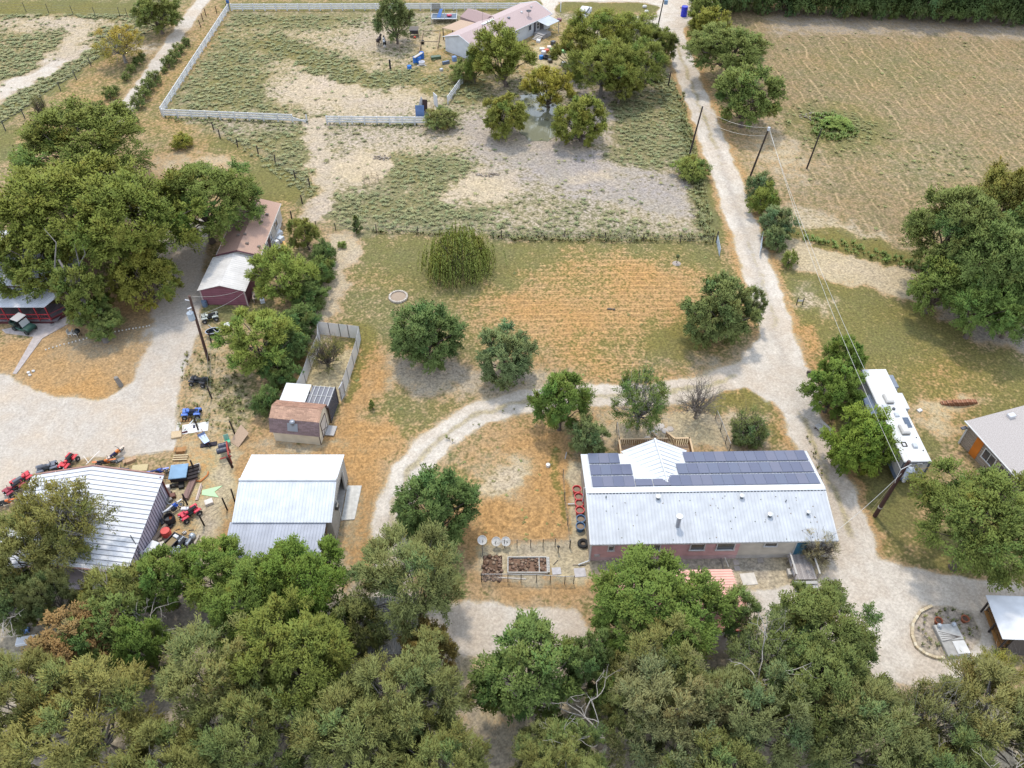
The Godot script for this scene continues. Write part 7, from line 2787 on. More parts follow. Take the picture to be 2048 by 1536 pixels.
	for q in [[13.66,-54.16], [14.39,-54.76], [14.19,-55.24], [14.89,-55.58], [15.24,-55.92], [16.11,-55.51], [15.56,-55.24]]:
		b = mb(["dcd2c6", "cfc4b8"][n % 2])
		b.lathe(Vector3.ZERO, [[0.4, 0], [0.36, 0.07], [0.01, 0.08]], 7)
		one("stepping_stone", b, "stone", "%s pale stepping stone of the trail behind the deck, counted from the deck" % ["first", "second", "third", "fourth", "fifth", "sixth", "seventh"][n], "stepping stone", V(q[0], 0, q[1]), n * 1.1, "stepping stones behind the deck")
		n += 1
	# beyond the bush: white downspout, well cap and so on
	b = mb("efece6")
	b.lathe(Vector3.ZERO, [[0.22, 0], [0.22, 0.25], [0.18, 0.3], [0.01, 0.32]], 12)
	one("well_cap", b, "plastic", "small white cap standing on the golden lawn left of the house", "well cap", Vector3(3.52,0,-50.66))
	board("white edging pipe round the corner bush", Vector3(5.22,0,-51.55), Vector3(5.41,0,-52.39), 0.08, "e8e4de", 0.08, "edging")
	# bench by the lane
	o = thing("slatted_bench", "weathered white slatted bench between the lane and the camper trees", "bench", Vector3(31.41,0,-54.97), deg_to_rad(-62))
	for i in 5:
		b = mb("e4e0da")
		b.box(V(0, 0.45, -0.3 + i * 0.14), V(1.8, 0.04, 0.12))
		part("slat", b, "wood", o)
	for x in [-0.75, 0.75]:
		b = mb("b8b0a6")
		b.box(V(x, 0.22, 0), V(0.08, 0.44, 0.6))
		part("leg", b, "wood", o)
	b = mb("dcd8d2")
	b.box(V(0, 0.8, -0.4), V(1.8, 0.35, 0.05), Basis(V(1, 0, 0), -0.2))
	part("backrest", b, "wood", o)
	# woodpile
	o = thing("woodpile", "curved stack of split firewood on the lawn beyond the camper", "woodpile", Vector3(46.94,0,-59.18), deg_to_rad(3))
	for i in 30:
		var top := 1 + int(3.2 * sin(PI * clampf((i + 1.0) / 31.0, 0, 1)) + 0.6)
		for j in top:
			b = mb(["c58c66", "b87c58", "d6a480", "a86c4c"][(i * 7 + j * 3) % 4])
			b.tube(V(-1.9 + i * 0.13, 0.09 + j * 0.15, -0.22 + 0.28 * sin(i * 0.11)), V(-1.9 + i * 0.13, 0.09 + j * 0.15, 0.22 + 0.28 * sin(i * 0.11)), 0.07, 0.07, 6)
			part("log", b, "wood", o)
	o = flat_box("crumpled white sack on the lawn near the woodpile", Vector3(42.38,0,-58.02), V(0.5, 0.2, 0.35), "f2f0ec", 0.4, "sack", "plastic")
	# small sign frame on the slope
	o = thing("sign_frame", "two short posts with a small white board on the slope", "sign", Vector3(34.19,0,-75.31))
	for x in [-0.35, 0.35]:
		b = mb("5a524a")
		b.box(V(x, 0.55, 0), V(0.09, 1.1, 0.09))
		part("post", b, "wood", o)
	b = mb("e8e6e2")
	b.box(V(0, 0.65, 0), V(0.6, 0.25, 0.04))
	part("board", b, "paint", o)
	b = mb("6e645c")
	b.ball(V(0, 0.2, 0), V(0.35, 0.25, 0.3), 6)
	b.ball(V(-0.3, 0.35, 0.1), V(0.18, 0.3, 0.16), 6)
	one("garden_statue", b, "stone", "small grey stone figure at the lane edge left of the camper trees", "statue", Vector3(32.4,0,-63.54))
	# the round bed with the concrete slab
	o = thing("storm_cellar", "raised concrete slab with a white hatch and two vents in the round bed", "storm cellar", Vector3(35.81,0,-32.23), deg_to_rad(5))
	b = mb("bdb9b2")
	b.slab(V(0, 0.2, 0), V(1.9, 0.4, 2.75), 0.05)
	part("slab", b, "stone", o)
	b = mb("d2cfc9")
	b.box(V(0, 0.44, -0.62), V(1.86, 0.03, 1.4))
	part("upper_step", b, "stone", o)
	b = mb("f4f3ef")
	b.box(V(0.38, 0.45, 0.75), V(1.0, 0.07, 1.1))
	part("hatch", b, "paint", o)
	for x in [-0.6, 0.62]:
		b = mb("c9d0d8")
		b.lathe(V(x, 0.45, -1.15), [[0.1, 0], [0.1, 0.2], [0.2, 0.24], [0.12, 0.36], [0.01, 0.38]], 12)
		part("vent", b, "metal", o)
	for i in 5:
		b = mb("8a7f76")
		b.tube(V(-0.85, 0.47, -0.75 + i * 0.22), V(0.75, 0.47, -0.12), 0.02, 0.02, 4)
		part("painted_ray", b, "paint", o)
	# stone edging of that bed
	o = thing("stone_edging", "curved pale stone edging round the left of the slab bed", "edging", Vector3(32.99,0,-32.36))
	var edge := [Vector3(35.41,0,-35.41), Vector3(34.2,0,-34.85), Vector3(33.24,0,-33.79), Vector3(32.79,0,-32.71), Vector3(32.78,0,-31.75), Vector3(33.29,0,-31.14), Vector3(33.98,0,-30.8), Vector3(34.69,0,-30.76)]
	for i in edge.size() - 1:
		for t in 3:
			var p: Vector3 = edge[i].lerp(edge[i + 1], (t + 0.5) / 3.0) - o.position
			var d: Vector3 = (edge[i + 1] - edge[i]).normalized()
			b = mb(["e6d3ae", "d9c4a0", "efe0c2"][(i + t) % 3])
			b.box(p + V(0, 0.12, 0), V(edge[i].distance_to(edge[i + 1]) / 3.1, 0.26, 0.22), Basis(d, Vector3.UP, d.cross(Vector3.UP)))
			part("stone", b, "stone", o)
	for q in [[35.31,-33.88,"terracotta pot left behind the concrete slab"], [37.59,-34.06,"terracotta pot right behind the concrete slab"]]:
		o = thing("terracotta_pot", q[2], "pot", V(q[0], 0, q[1]))
		b = mb("b46a4a")
		b.lathe(Vector3.ZERO, [[0.2, 0], [0.3, 0.4], [0.34, 0.42], [0.34, 0.5], [0.27, 0.5], [0.25, 0.36]], 14)
		part("pot", b, "stone", o)
		b = mb("7a6252")
		b.lathe(V(0, 0.35, 0), [[0.27, 0], [0.01, 0.03]], 12)
		part("soil", b, "soil", o)
	build_junk()
	build_far_things()


func clods(b: MB, at: Vector3, hx: float, hz: float, n: int, heap := false):
	for i in n:
		var r := rng.randf_range(0.08, 0.24)
		b.col = k(["9c7a62", "b0907a", "876852", "c0a48a"][i % 4])
		if heap:
			b.col = k(["c9b8a4", "b8a896", "a89886", "d6c8b6"][i % 4])
			var q := rng.randf() * TAU
			var d := sqrt(rng.randf()) * 0.9
			b.ball(at + V(cos(q) * hx * d, (1.0 - d) * 0.3, sin(q) * hz * d), V(r, r * 0.6, r * rng.randf_range(0.7, 1.2)), 5)
			continue
		b.ball(at + V(rng.randf_range(-hx, hx), rng.randf_range(0.0, 0.1), rng.randf_range(-hz, hz)), V(r, r * 0.6, r * rng.randf_range(0.7, 1.2)), 5)
	if heap:
		return
	b.col = k("9c7a62")
	b.box(at - V(0, 0.06, 0), V(hx * 2, 0.12, hz * 2))


func build_junk():
	# the trailer with the blue top beside the workshop
	var o := thing("scrap_trailer", "scrap trailer with a square pale blue top beside the workshop", "trailer", Vector3(-31.9,0,-49.24), deg_to_rad(8))
	var b := mb("8fb4d2")
	b.slab(V(0, 0.95, 0), V(1.65, 0.1, 1.75), 0.03)
	part("blue_top", b, "paint", o)
	b = mb("3a302e")
	b.box(V(0, 0.6, 0), V(1.5, 0.5, 1.6))
	part("body", b, "wood", o)
	for i in 4:
		b = mb("33292a")
		b.box(V(1.25, 0.55, -0.75 + i * 0.45), V(1.0, 0.16, 0.3), Basis(Vector3.UP, 0.25))
		part("beam", b, "wood", o)
	for s in [-0.28, 0.28]:
		b = mb("2e2b2c")
		b.tube(V(-0.8, 0.5, s), V(-1.5, 0.45, s), 0.04, 0.04, 5)
		part("drawbar", b, "metal", o)
	b = mb("2e2b2c")
	b.tube(V(-1.5, 0.45, -0.28), V(-1.5, 0.45, 0.28), 0.04, 0.04, 5)
	part("drawbar", b, "metal", o)
	wheel(o, V(-0.5, 0.28, 1.15), 0.28, 0.2, V(0, 0, 1))
	# drums on the red stand
	o = thing("drum_stand", "red steel stand holding two drums", "stand", Vector3(-28.18,0,-51.55), deg_to_rad(20))
	b = mb("b23a34")
	for z in [-0.75, 0.75]:
		b.box(V(0.5, 0.75, z), V(0.12, 1.5, 0.12))
	b.box(V(0.5, 1.45, 0), V(0.14, 0.12, 1.9))
	b.box(V(0.1, 0.65, -0.4), V(1.1, 0.08, 0.1))
	b.box(V(0.1, 0.65, 0.4), V(1.1, 0.08, 0.1))
	part("frame", b, "paint", o)
	b = mb("46302a")
	b.tube(V(0.5, 0, 1.3), V(0.35, 1.5, 1.2), 0.13, 0.12, 8)
	part("post", b, "wood", o)
	barrel("black drum lying on the red stand, nearer one", Vector3(-28.39,0,-51.81), "3f4452", 0.3, 0.95, "barrel", "drums on the red stand", 1.0, deg_to_rad(20))
	barrel("black drum lying on the red stand, farther one", Vector3(-28.4,0,-52.45), "3f4452", 0.3, 0.95, "barrel", "drums on the red stand", 1.0, deg_to_rad(20))
	b = mb("d8b89a")
	b.quad(V(-0.9, 0.05, 0.5), V(0.1, 0.05, 1.2), V(0.9, 0.5, -0.3), V(-0.1, 0.7, -1.3))
	b.quad(V(-0.1, 0.66, -1.3), V(0.9, 0.46, -0.3), V(0.1, 0.01, 1.2), V(-0.9, 0.01, 0.5))
	one("plywood_sheet", b, "wood", "tan plywood sheet propped beside the green chair", "plywood sheet", Vector3(-27.38,0,-54.23))
	o = thing("garden_chair", "turquoise green plastic chair near the drum stand", "chair", Vector3(-28.42,0,-53.56), 0.4)
	b = mb("58c89c")
	b.slab(V(0, 0.42, 0), V(0.5, 0.05, 0.5), 0.02)
	part("seat", b, "plastic", o)
	b = mb("8fc0ae")
	b.box(V(0, 0.75, -0.25), V(0.5, 0.6, 0.04), Basis(V(1, 0, 0), -0.25))
	part("backrest", b, "plastic", o)
	for q in [[-0.2, -0.2], [0.2, -0.2], [-0.2, 0.2], [0.2, 0.2]]:
		b = mb("4fb48c")
		b.box(V(q[0], 0.2, q[1]), V(0.05, 0.4, 0.05))
		part("leg", b, "plastic", o)
	# barrow
	o = thing("wheelbarrow", "wheelbarrow with a blue grey tray and red handles among the scraps", "wheelbarrow", Vector3(-30.73,0,-53.76), deg_to_rad(-50))
	b = mb("8ea0c4")
	b.quad(V(-0.6, 0.5, 0.35), V(0.55, 0.35, 0.28), V(0.55, 0.35, -0.28), V(-0.6, 0.5, -0.35))
	b.quad(V(-0.7, 0.75, 0.4), V(-0.6, 0.5, 0.35), V(-0.6, 0.5, -0.35), V(-0.7, 0.75, -0.4))
	b.quad(V(0.55, 0.35, 0.28), V(0.75, 0.65, 0.36), V(0.75, 0.65, -0.36), V(0.55, 0.35, -0.28))
	part("tray", b, "metal", o)
	b = mb("8a2f2c")
	for s in [-0.3, 0.3]:
		b.tube(V(0.9, 0.25, 0), V(-1.3, 0.6, s), 0.03, 0.03, 5)
	part("handle", b, "wood", o)
	wheel(o, V(0.9, 0.2, 0), 0.2, 0.1, V(0, 0, 1))
	flat_box("black folded sheet under the wheelbarrow", Vector3(-30.33,0,-53.37), V(1.6, 0.15, 0.5), "342c38", 0.2, "sheet_bundle", "rubber")
	# boards, boxes and pipes
	flat_box("tan board square at the gravel edge, upper of the pair", Vector3(-34.03,0,-54.9), V(0.95, 0.12, 0.55), "efd2a8", 0.15, "board_stack")
	flat_box("tan board square at the gravel edge, lower of the pair", Vector3(-33.86,0,-54.5), V(1.0, 0.2, 0.6), "f0d4aa", 0.25, "board_stack")
	board("white plank standing up from the tan boards", Vector3(-34.02,0,-55.24), Vector3(-34.14,0,-56.34), 0.35, "f6ece0")
	board("narrow white plank right of the tan boards", Vector3(-33.47,0,-55.24), Vector3(-33.51,0,-55.92), 0.15, "f4e6d6")
	board("long pale blue pipe across the scraps", Vector3(-33.36,0,-55.24), Vector3(-32.57,0,-57.17), 0.12, "dfe6ea", 0.1, "pipe", "plastic")
	board("second long white pipe across the scraps", Vector3(-33.35,0,-54.83), Vector3(-32.21,0,-57.17), 0.1, "e8e6e2", 0.1, "pipe", "plastic")
	board("thin tan lath running to the gravel", Vector3(-33.39,0,-54.09), Vector3(-32.55,0,-55.24), 0.06, "e8c8a4", 0.05, "lath")
	board("dark maroon beam in the scraps", Vector3(-33.52,0,-54.9), Vector3(-32.92,0,-55.1), 0.2, "5a3038", 0.12, "beam")
	flat_box("white sheet lying behind the scraps", Vector3(-32.31,0,-55.65), V(2.6, 0.05, 1.3), "f0ece4", 0.2, "sheet", "plastic")
	flat_box("dark shoe sized lump on the white sheet", Vector3(-32.45,0,-55.79), V(0.2, 0.15, 0.4), "3c3e58", 0.3, "lump", "rubber")
	o = thing("pallet", "small pallet with orange slats below the blue quad", "pallet", Vector3(-33.54,0,-56.75), 0.1)
	for i in 4:
		b = mb("d8a868")
		b.box(V(-0.45 + i * 0.3, 0.12, 0), V(0.12, 0.04, 0.6))
		part("slat", b, "wood", o)
	b = mb("8a5c38")
	b.box(V(0, 0.05, 0), V(1.1, 0.1, 0.5))
	part("base", b, "wood", o)
	flat_box("open tan cardboard box beside the pallet boards", Vector3(-32.89,0,-52.52), V(0.75, 0.35, 0.6), "d09a62", 0.1)
	o = thing("pallet", "pallet of pale boards below the open cardboard box", "pallet", Vector3(-32.63,0,-51.61), 0.05)
	for i in 3:
		b = mb("f0d6a8")
		b.box(V(0, 0.16, -0.3 + i * 0.28), V(1.45, 0.06, 0.14))
		part("slat", b, "wood", o)
	b = mb("9a7048")
	b.box(V(0, 0.07, 0), V(1.3, 0.1, 0.6))
	part("base", b, "wood", o)
	flat_box("torn open cardboard box near the orange bikes", Vector3(-37.48,0,-51.23), V(0.8, 0.3, 0.5), "e2ba92", 0.5)
	flat_box("pale yellow slab of board behind the green fender bike", Vector3(-36.19,0,-50.29), V(1.5, 0.22, 0.85), "eed8a4", 0.12, "board_slab")
	flat_box("grey engine cover lying beside the orange bikes", Vector3(-38.5,0,-51.36), V(0.85, 0.2, 0.4), "85888c", 0.6, "engine_cover", "metal")
	flat_box("black folded tarp at the workshop edge", Vector3(-40.63,0,-50.29), V(0.9, 0.25, 0.5), "24202e", 0.3, "tarp", "rubber")
	board("long white pole on the gravel before the workshop", Vector3(-41.66,0,-50.85), Vector3(-40.96,0,-52.58), 0.06, "f6efe6", 0.05, "pole", "plastic")
	board("shorter white pole on the gravel before the workshop", Vector3(-42.31,0,-51.93), Vector3(-41.49,0,-51.04), 0.05, "f4ece2", 0.05, "pole", "plastic")
	board("brown culvert beam from the blue trailer to the dark post", Vector3(-30.53,0,-49.18), Vector3(-30.7,0,-46.55), 0.55, "a8857a", 0.35, "beam")
	board("long grey pipe lying in the golden strip", Vector3(-29.75,0,-48.45), Vector3(-29.7,0,-46.49), 0.14, "b8a89c", 0.12, "pipe", "metal")
	board("second grey pipe lying in the golden strip", Vector3(-29.59,0,-48.21), Vector3(-29.56,0,-46.49), 0.1, "9a8a80", 0.1, "pipe", "metal")
	board("pale grey plank right of the blue trailer", Vector3(-31.04,0,-50.66), Vector3(-30.31,0,-49.79), 0.25, "cfc6bc", 0.1)
	flat_box("dark mower deck below the blue trailer", Vector3(-31.55,0,-48.21), V(0.5, 0.3, 0.8), "2e2c2e", 0.3, "mower", "metal")
	flat_box("white topped bin right of the blue trailer", Vector3(-30.56,0,-50.35), V(0.5, 0.5, 0.5), "efe8e0", 0.4, "bin", "plastic")
	flat_box("white carton near the metal barn fence", Vector3(-28.4,0,-46.2), V(0.75, 0.3, 0.6), "f2e6da", 0.5, "carton", "paint")
	flat_box("small white carton between the two cable scraps", Vector3(-29.74,0,-42.83), V(0.35, 0.18, 0.25), "f4ece4", 0.6, "carton", "paint")
	flat_box("white tray beside the red quad bike", Vector3(-30.44,0,-45.45), V(0.7, 0.25, 0.35), "f4eef0", 0.0, "tray", "plastic")
	o = thing("orange_hoop", "bent orange bracket lying in the dry grass", "bracket", Vector3(-29.77,0,-49.05))
	b = mb("f08a3a")
	b.path([V(-0.5, 0.1, 0.3), V(-0.1, 0.1, 0.35), V(0.4, 0.15, -0.4), V(0.35, 0.15, -0.8)], 0.06, 5)
	part("bar", b, "paint", o)
	b = mb("b6dca4")
	b.prism(PackedVector2Array([Vector2(-0.9, -0.2), Vector2(0.9, -0.75), Vector2(0.3, 0), Vector2(0.9, 0.65), Vector2(-0.8, 0.35)]), 0.0, 0.05)
	one("green_panel", b, "plastic", "pale green notched panel on the golden strip", "panel", Vector3(-28.55,0,-47.49))
	o = thing("freezer", "white chest freezer at the near corner of the lavender wall", "freezer", Vector3(-31.78,0,-40.6), deg_to_rad(-20))
	b = mb("f0f3f6")
	b.slab(V(0, 0.5, 0), V(0.75, 1.0, 1.3), 0.04)
	part("cabinet", b, "paint", o)
	b = mb("fafafa")
	b.slab(V(0, 1.05, 0), V(0.78, 0.1, 1.33), 0.03)
	part("lid", b, "paint", o)
	b = mb("b8bcc2")
	b.box(V(0.41, 1.02, 0), V(0.04, 0.05, 0.3))
	part("handle", b, "metal", o)
	barrel("red bin at the foot of the lavender wall", Vector3(-31.27,0,-42.62), "e0544c", 0.42, 0.75, "bin")
	o = thing("rain_barrel", "open wooden barrel below the leaning blue dirt bike", "barrel", Vector3(-31.37,0,-44.04))
	b = mb("3f3a3c")
	b.lathe(Vector3.ZERO, [[0.45, 0], [0.52, 0.4], [0.46, 0.85], [0.42, 0.85], [0.46, 0.4], [0.01, 0.2]], 16)
	part("staves", b, "wood", o)
	b = mb("b8653e")
	b.lathe(V(0, 0.4, 0), [[0.42, 0], [0.01, 0.04]], 12)
	part("rusty_lining", b, "soil", o)
	tyre("tyre leaning pile right of the open barrel", Vector3(-31.38,0,-43.6), 0.42, false)
	flat_box("dark engine block by the lavender wall", Vector3(-31.75,0,-43.93), V(0.8, 0.5, 0.6), "44484e", 0.5, "engine_block", "metal")
	b = mb("b6a08c")
	b.tube(V(-0.5, 0.2, 1.2), V(0.4, 0.25, -1.2), 0.24, 0.2, 8)
	one("log", b, "bark", "pale rotten log along the lavender wall", "log", Vector3(-31.9,0,-42.62))
	b = mb("6f5644")
	clods(b, Vector3.ZERO, 0.7, 0.6, 30, true)
	one("leaf_heap", b, "soil", "brown heap of leaves at the lavender wall", "leaf heap", Vector3(-31.73,0,-41.76))
	flat_box("heap of pale metal scrap beside the freezer", Vector3(-31.5,0,-41.44), V(0.8, 0.3, 0.5), "c9c5be", 0.5, "scrap_heap", "metal")
	b = mb("c3ccd4")
	b.ball(V(0, 0.35, 0), V(0.35, 0.35, 0.35), 8)
	one("propane_ball", b, "metal", "round silver tank beside the pale post", "tank", Vector3(-28.81,0,-42.24))
	board("long pale post lying beside the silver tank", Vector3(-28.57,0,-41.23), Vector3(-28.35,0,-42.56), 0.2, "e8d9c4", 0.16, "post")
	for q in [[-30.64,-43.11,-30.32,-43.27,"dark cable scrap nearest the red bin"], [-29.46,-43.11,-29.01,-43.16,"dark cable scrap left of the fence post"]]:
		board(q[4], V(q[0], 0, q[1]), V(q[2], 0, q[3]), 0.07, "4a3f3a", 0.05, "cable_scrap", "rubber")
	var n := 0
	for q in [[-32.48,-47.14,"small machine with dark wheels at the red corner trim"], [-32.03,-46.9,"rusty tiller beside the lavender wall corner"], [-32.22,-46.43,"grey parts crate at the downpipe"]]:
		flat_box(q[2], V(q[0], 0, q[1]), V(0.6, 0.35, 0.5), ["5a4a44", "6a4238", "8a8682"][n], 0.4 * n, "machine_part", "metal")
		n += 1
	flat_box("dark wooden plank wedge behind the lavender wall", Vector3(-32.38,0,-48.09), V(1.4, 0.3, 0.3), "4c3c34", 0.2, "plank_wedge")
	flat_box("white bucket box at the red trim", Vector3(-32.76,0,-47.91), V(0.45, 0.4, 0.4), "eeeae6", 0.2, "bucket", "plastic")
	# seen between the crowns at the lower left
	flat_box("blue tarp bundle under the left woods", Vector3(-40.21,0,-33.16), V(0.8, 0.3, 0.5), "6f9ad8", 0.3, "tarp", "plastic")
	flat_box("white sheet bundle under the left woods", Vector3(-39.59,0,-32.27), V(1.6, 0.3, 0.7), "eef0f2", 0.2, "sheet_bundle", "plastic")
	flat_box("dark blue car cover under the trees at the left edge", Vector3(-41.57,0,-38.46), V(2.0, 1.0, 1.6), "2c3a58", 0.2, "car_cover", "plastic")
	flat_box("pale grey tarp in the left woods", Vector3(-25.47,0,-36.02), V(1.6, 0.5, 1.0), "dfe6ec", 0.6, "tarp", "plastic")
	# the porch lawn
	var o2 := thing("stone_edging", "dotted row of small white stones across the porch lawn", "edging", Vector3(-52.32,0,-67.4))
	for i in 30:
		var t := i / 29.0
		var p := (Vector3(-52.32,0,-67.4).lerp(Vector3(-41.93,0,-71.5), t)) + V(rng.randfn() * 0.05, 0, sin(t * PI) * -0.4)
		b = mb("f2ece2")
		b.slab(p - o2.position + V(0, 0.07, 0), V(0.14, 0.12, 0.13), 0.03)
		part("stone", b, "stone", o2)
	for q in [[-52.67,-63.7,"white stone at the drive edge, left of three"], [-52.23,-63.93,"white stone at the drive edge, right of three"], [-52.35,-63.31,"white stone at the drive edge, nearest of three"]]:
		b = mb("f0ece6")
		b.ball(V(0, 0.08, 0), V(0.22, 0.14, 0.18), 6)
		one("white_stone", b, "stone", q[2], "stone", V(q[0], 0, q[1]))
	o = thing("kettle_grill", "dark grill with pale seats under the leaning oak", "grill", Vector3(-49.84,0,-69.76))
	b = mb("2f3134")
	b.lathe(V(0.5, 0.55, 0.1), [[0.01, 0], [0.3, 0.15], [0.34, 0.3], [0.25, 0.5], [0.01, 0.55]], 12)
	for q in [[0.3, 0], [0.7, 0], [0.5, 0.35]]:
		b.tube(V(q[0], 0, q[1]), V(q[0], 0.65, q[1]), 0.03, 0.03, 4)
	part("kettle", b, "metal", o)
	for q in [-0.5, 0.1]:
		b = mb("d8d4cc")
		b.slab(V(q, 0.42, 0.0), V(0.45, 0.06, 0.45), 0.02)
		b.box(V(q - 0.2, 0.65, 0), V(0.05, 0.5, 0.45))
		for w in [-0.18, 0.18]:
			b.box(V(q + w, 0.2, 0.18), V(0.04, 0.4, 0.04))
			b.box(V(q + w, 0.2, -0.18), V(0.04, 0.4, 0.04))
		part("stool", b, "plastic", o)
	b = mb("aaa298")
	b.tube(Vector3.ZERO, V(-0.15, 1.2, 0), 0.26, 0.24, 8)
	b.ball(V(-0.15, 1.25, 0), V(0.26, 0.1, 0.25), 6)
	one("tree_stump", b, "bark", "grey stump standing at the edge of the left drive", "stump", Vector3(-41.91,0,-61.7))
	# concrete path by the porch
	var path := PackedVector2Array()
	for p in [Vector3(-54.35,0,-63.54), Vector3(-53.92,0,-63.54), Vector3(-53.44,0,-69.33), Vector3(-50.99,0,-72.48), Vector3(-50.46,0,-74.2), Vector3(-51.19,0,-74.57), Vector3(-52.77,0,-72.57), Vector3(-55.63,0,-71.85), Vector3(-58.76,0,-70.8), Vector3(-58.03,0,-70.19), Vector3(-54.57,0,-69.59)]:
		path.append(Vector2(p.x, p.z))
	var pm := mb("c8bcb6")
	pm.prism(path, 0.0, 0.07)
	struct("concrete_path", pm.mesh(), mat("stone"), "pale concrete path from the drive to the porch")
	# pond
	var pool := PackedVector2Array()
	for p in [Vector3(1.33,0,-130.13), Vector3(5.54,0,-131.6), Vector3(7.89,0,-127.43), Vector3(8.27,0,-121.41), Vector3(7.82,0,-116.55), Vector3(5.43,0,-114.37), Vector3(2.76,0,-114.68), Vector3(0.86,0,-117.82), Vector3(0.48,0,-123.94)]:
		pool.append(Vector2(p.x, p.z))
	pool = ragged(pool, 0.6, 0.7, 77)
	pm = mb("8f9078")
	pm.prism(pool, 0.01, 0.05)
	struct("pond_water", pm.mesh(), mat("water"), "shallow green brown pond below the trees")


func build_far_things():
	horse("dark brown horse standing at the edge of the corral tree", Vector3(-24.38,0,-150.09), deg_to_rad(75), "3c2e2c", "54403a", 4)
	horse("black and white horse standing next to the brown one", Vector3(-23.27,0,-149.2), deg_to_rad(100), "26262e", "e6e6e8", 6)
	var o := thing("trampoline", "trampoline with a slide of toys on it behind the far house", "trampoline", Vector3(-13.09,0,-161.58))
	var b := mb("dfe3e6")
	for q in [[-2.4, -1.2], [2.4, -1.2], [2.4, 1.4], [-2.4, 1.4]]:
		b.tube(V(q[0], 0, q[1]), V(q[0], 0.9, q[1]), 0.05, 0.05, 5)
	b.path([V(-2.4, 0.9, -1.2), V(2.4, 0.9, -1.2), V(2.4, 0.9, 1.4), V(-2.4, 0.9, 1.4), V(-2.4, 0.9, -1.2)], 0.07, 5)
	part("frame", b, "metal", o)
	b = mb("6a7888")
	b.box(V(0, 0.9, 0.1), V(4.6, 0.03, 2.4))
	part("mat", b, "rubber", o)
	for q in [[-2.4, 1.4], [0.2, 1.4], [2.4, -1.2]]:
		b = mb("e6eaee")
		b.tube(V(q[0], 0.9, q[1]), V(q[0], 3.0, q[1]), 0.06, 0.06, 5)
		part("net_pole", b, "metal", o)
	b = mb("5c6068")
	b.quad(V(-2.4, 1.0, -1.2), V(-0.5, 1.0, -1.2), V(-0.8, 2.8, -1.2), V(-2.4, 2.8, -1.2))
	part("net", b, "mesh_dark", o)
	b = mb("d8546a")
	b.ball(V(1.0, 1.15, 0.3), V(0.6, 0.25, 0.4), 6)
	one("toy_car", b, "plastic", "pink toy lying on the trampoline", "toy", o.position)
	b = mb("5a86c8")
	b.quad(V(-1.4, 0.95, 0.8), V(-0.7, 0.95, 0.8), V(-0.2, 2.2, -0.2), V(-0.8, 2.2, -0.2))
	b.quad(V(-0.7, 0.93, 0.8), V(-1.4, 0.93, 0.8), V(-0.8, 2.18, -0.2), V(-0.2, 2.18, -0.2))
	one("toy_slide", b, "plastic", "blue toy slide standing on the trampoline", "slide", o.position)
	# pens by the far house
	o = thing("animal_pen", "plank edged sand pen beside the white gable wall", "pen", Vector3(-15.14,0,-150.76))
	for q in [[-1.6, 0, 0.12, 9.0], [1.6, -1.0, 0.12, 7.0]]:
		b = mb("c9b08e")
		b.box(V(q[0], 0.3, q[1]), V(q[2], 0.5, q[3]))
		part("side_board", b, "wood", o)
	for q in [[0, -4.4, 3.2, 0.1], [0, 0.4, 3.2, 0.1]]:
		b = mb("b8a68c")
		b.box(V(q[0], 0.6, q[1]), V(q[2], 0.12, q[3]))
		part("rail", b, "wood", o)
	post_fence("field_fence", "peeling rail pen round the bare ground under the corral tree", [Vector3(-21.78,0,-154.4), Vector3(-20.95,0,-150.76), Vector3(-20.33,0,-147.23), Vector3(-16.5,0,-148.1), Vector3(-17.39,0,-153.48)], 1.5, 0.07, "b8a488", 2, "c8b494")
	o = thing("hutch", "grey mesh hutch beside the sand pen", "hutch", Vector3(-18.31,0,-154.4))
	b = mb("4c4e54")
	b.box(V(0, 0.9, 0), V(1.5, 0.7, 1.2))
	part("cage", b, "metal", o)
	b = mb("8a8078")
	b.box(V(0, 1.3, -0.1), V(1.7, 0.06, 1.5), Basis(V(1, 0, 0), 0.15))
	part("roof", b, "wood", o)
	for x in [-0.7, 0.7]:
		b = mb("6c5c4c")
		b.box(V(x, 0.3, 0.5), V(0.08, 0.6, 0.08))
		part("leg", b, "wood", o)
	b = mb("e0563c")
	b.ball(V(0, 0.22, 0), V(0.25, 0.22, 0.25), 6)
	one("red_ball", b, "plastic", "orange red ball in front of the hutch", "ball", Vector3(-18.12,0,-153.25))
	b = mb("26262a")
	b.lathe(Vector3.ZERO, [[0.25, 0], [0.3, 0.6], [0.24, 0.6], [0.01, 0.3]], 10)
	one("bucket", b, "plastic", "black bucket in the sand pen", "bucket", Vector3(-16.43,0,-150.76))
	barrel("blue barrel, left of the three near the white tub", Vector3(-17.13,0,-142.57), "2f74cc", 0.42, 1.1, "barrel", "blue barrels")
	barrel("blue barrel, front of the three near the white tub", Vector3(-16.51,0,-142.57), "2f74cc", 0.42, 1.1, "barrel", "blue barrels")
	barrel("blue barrel, farthest of the three under the white board", Vector3(-16.12,0,-144.46), "2f74cc", 0.42, 1.1, "barrel", "blue barrels")
	board("white board leaning over the blue barrels", Vector3(-17.23,1.2,-141.87), Vector3(-15.96,1.3,-143.72), 0.5, "eee6e0", 0.08)
	o = thing("plastic_chair", "white plastic chair lying by the blue barrels", "chair", Vector3(-15.91,0,-141.75))
	b = mb("f0eef0")
	b.lathe(V(0, 0.1, 0), [[0.5, 0], [0.55, 0.5], [0.48, 0.5], [0.4, 0.15], [0.01, 0.12]], 10)
	part("shell", b, "plastic", o)
	for q in [[-0.5, 0.3], [0.5, 0.3]]:
		b = mb("f0eef0")
		b.tube(V(q[0] * 0.7, 0.1, q[1]), V(q[0] * 1.6, 0.05, q[1] * 1.5), 0.06, 0.05, 5)
		part("leg", b, "plastic", o)
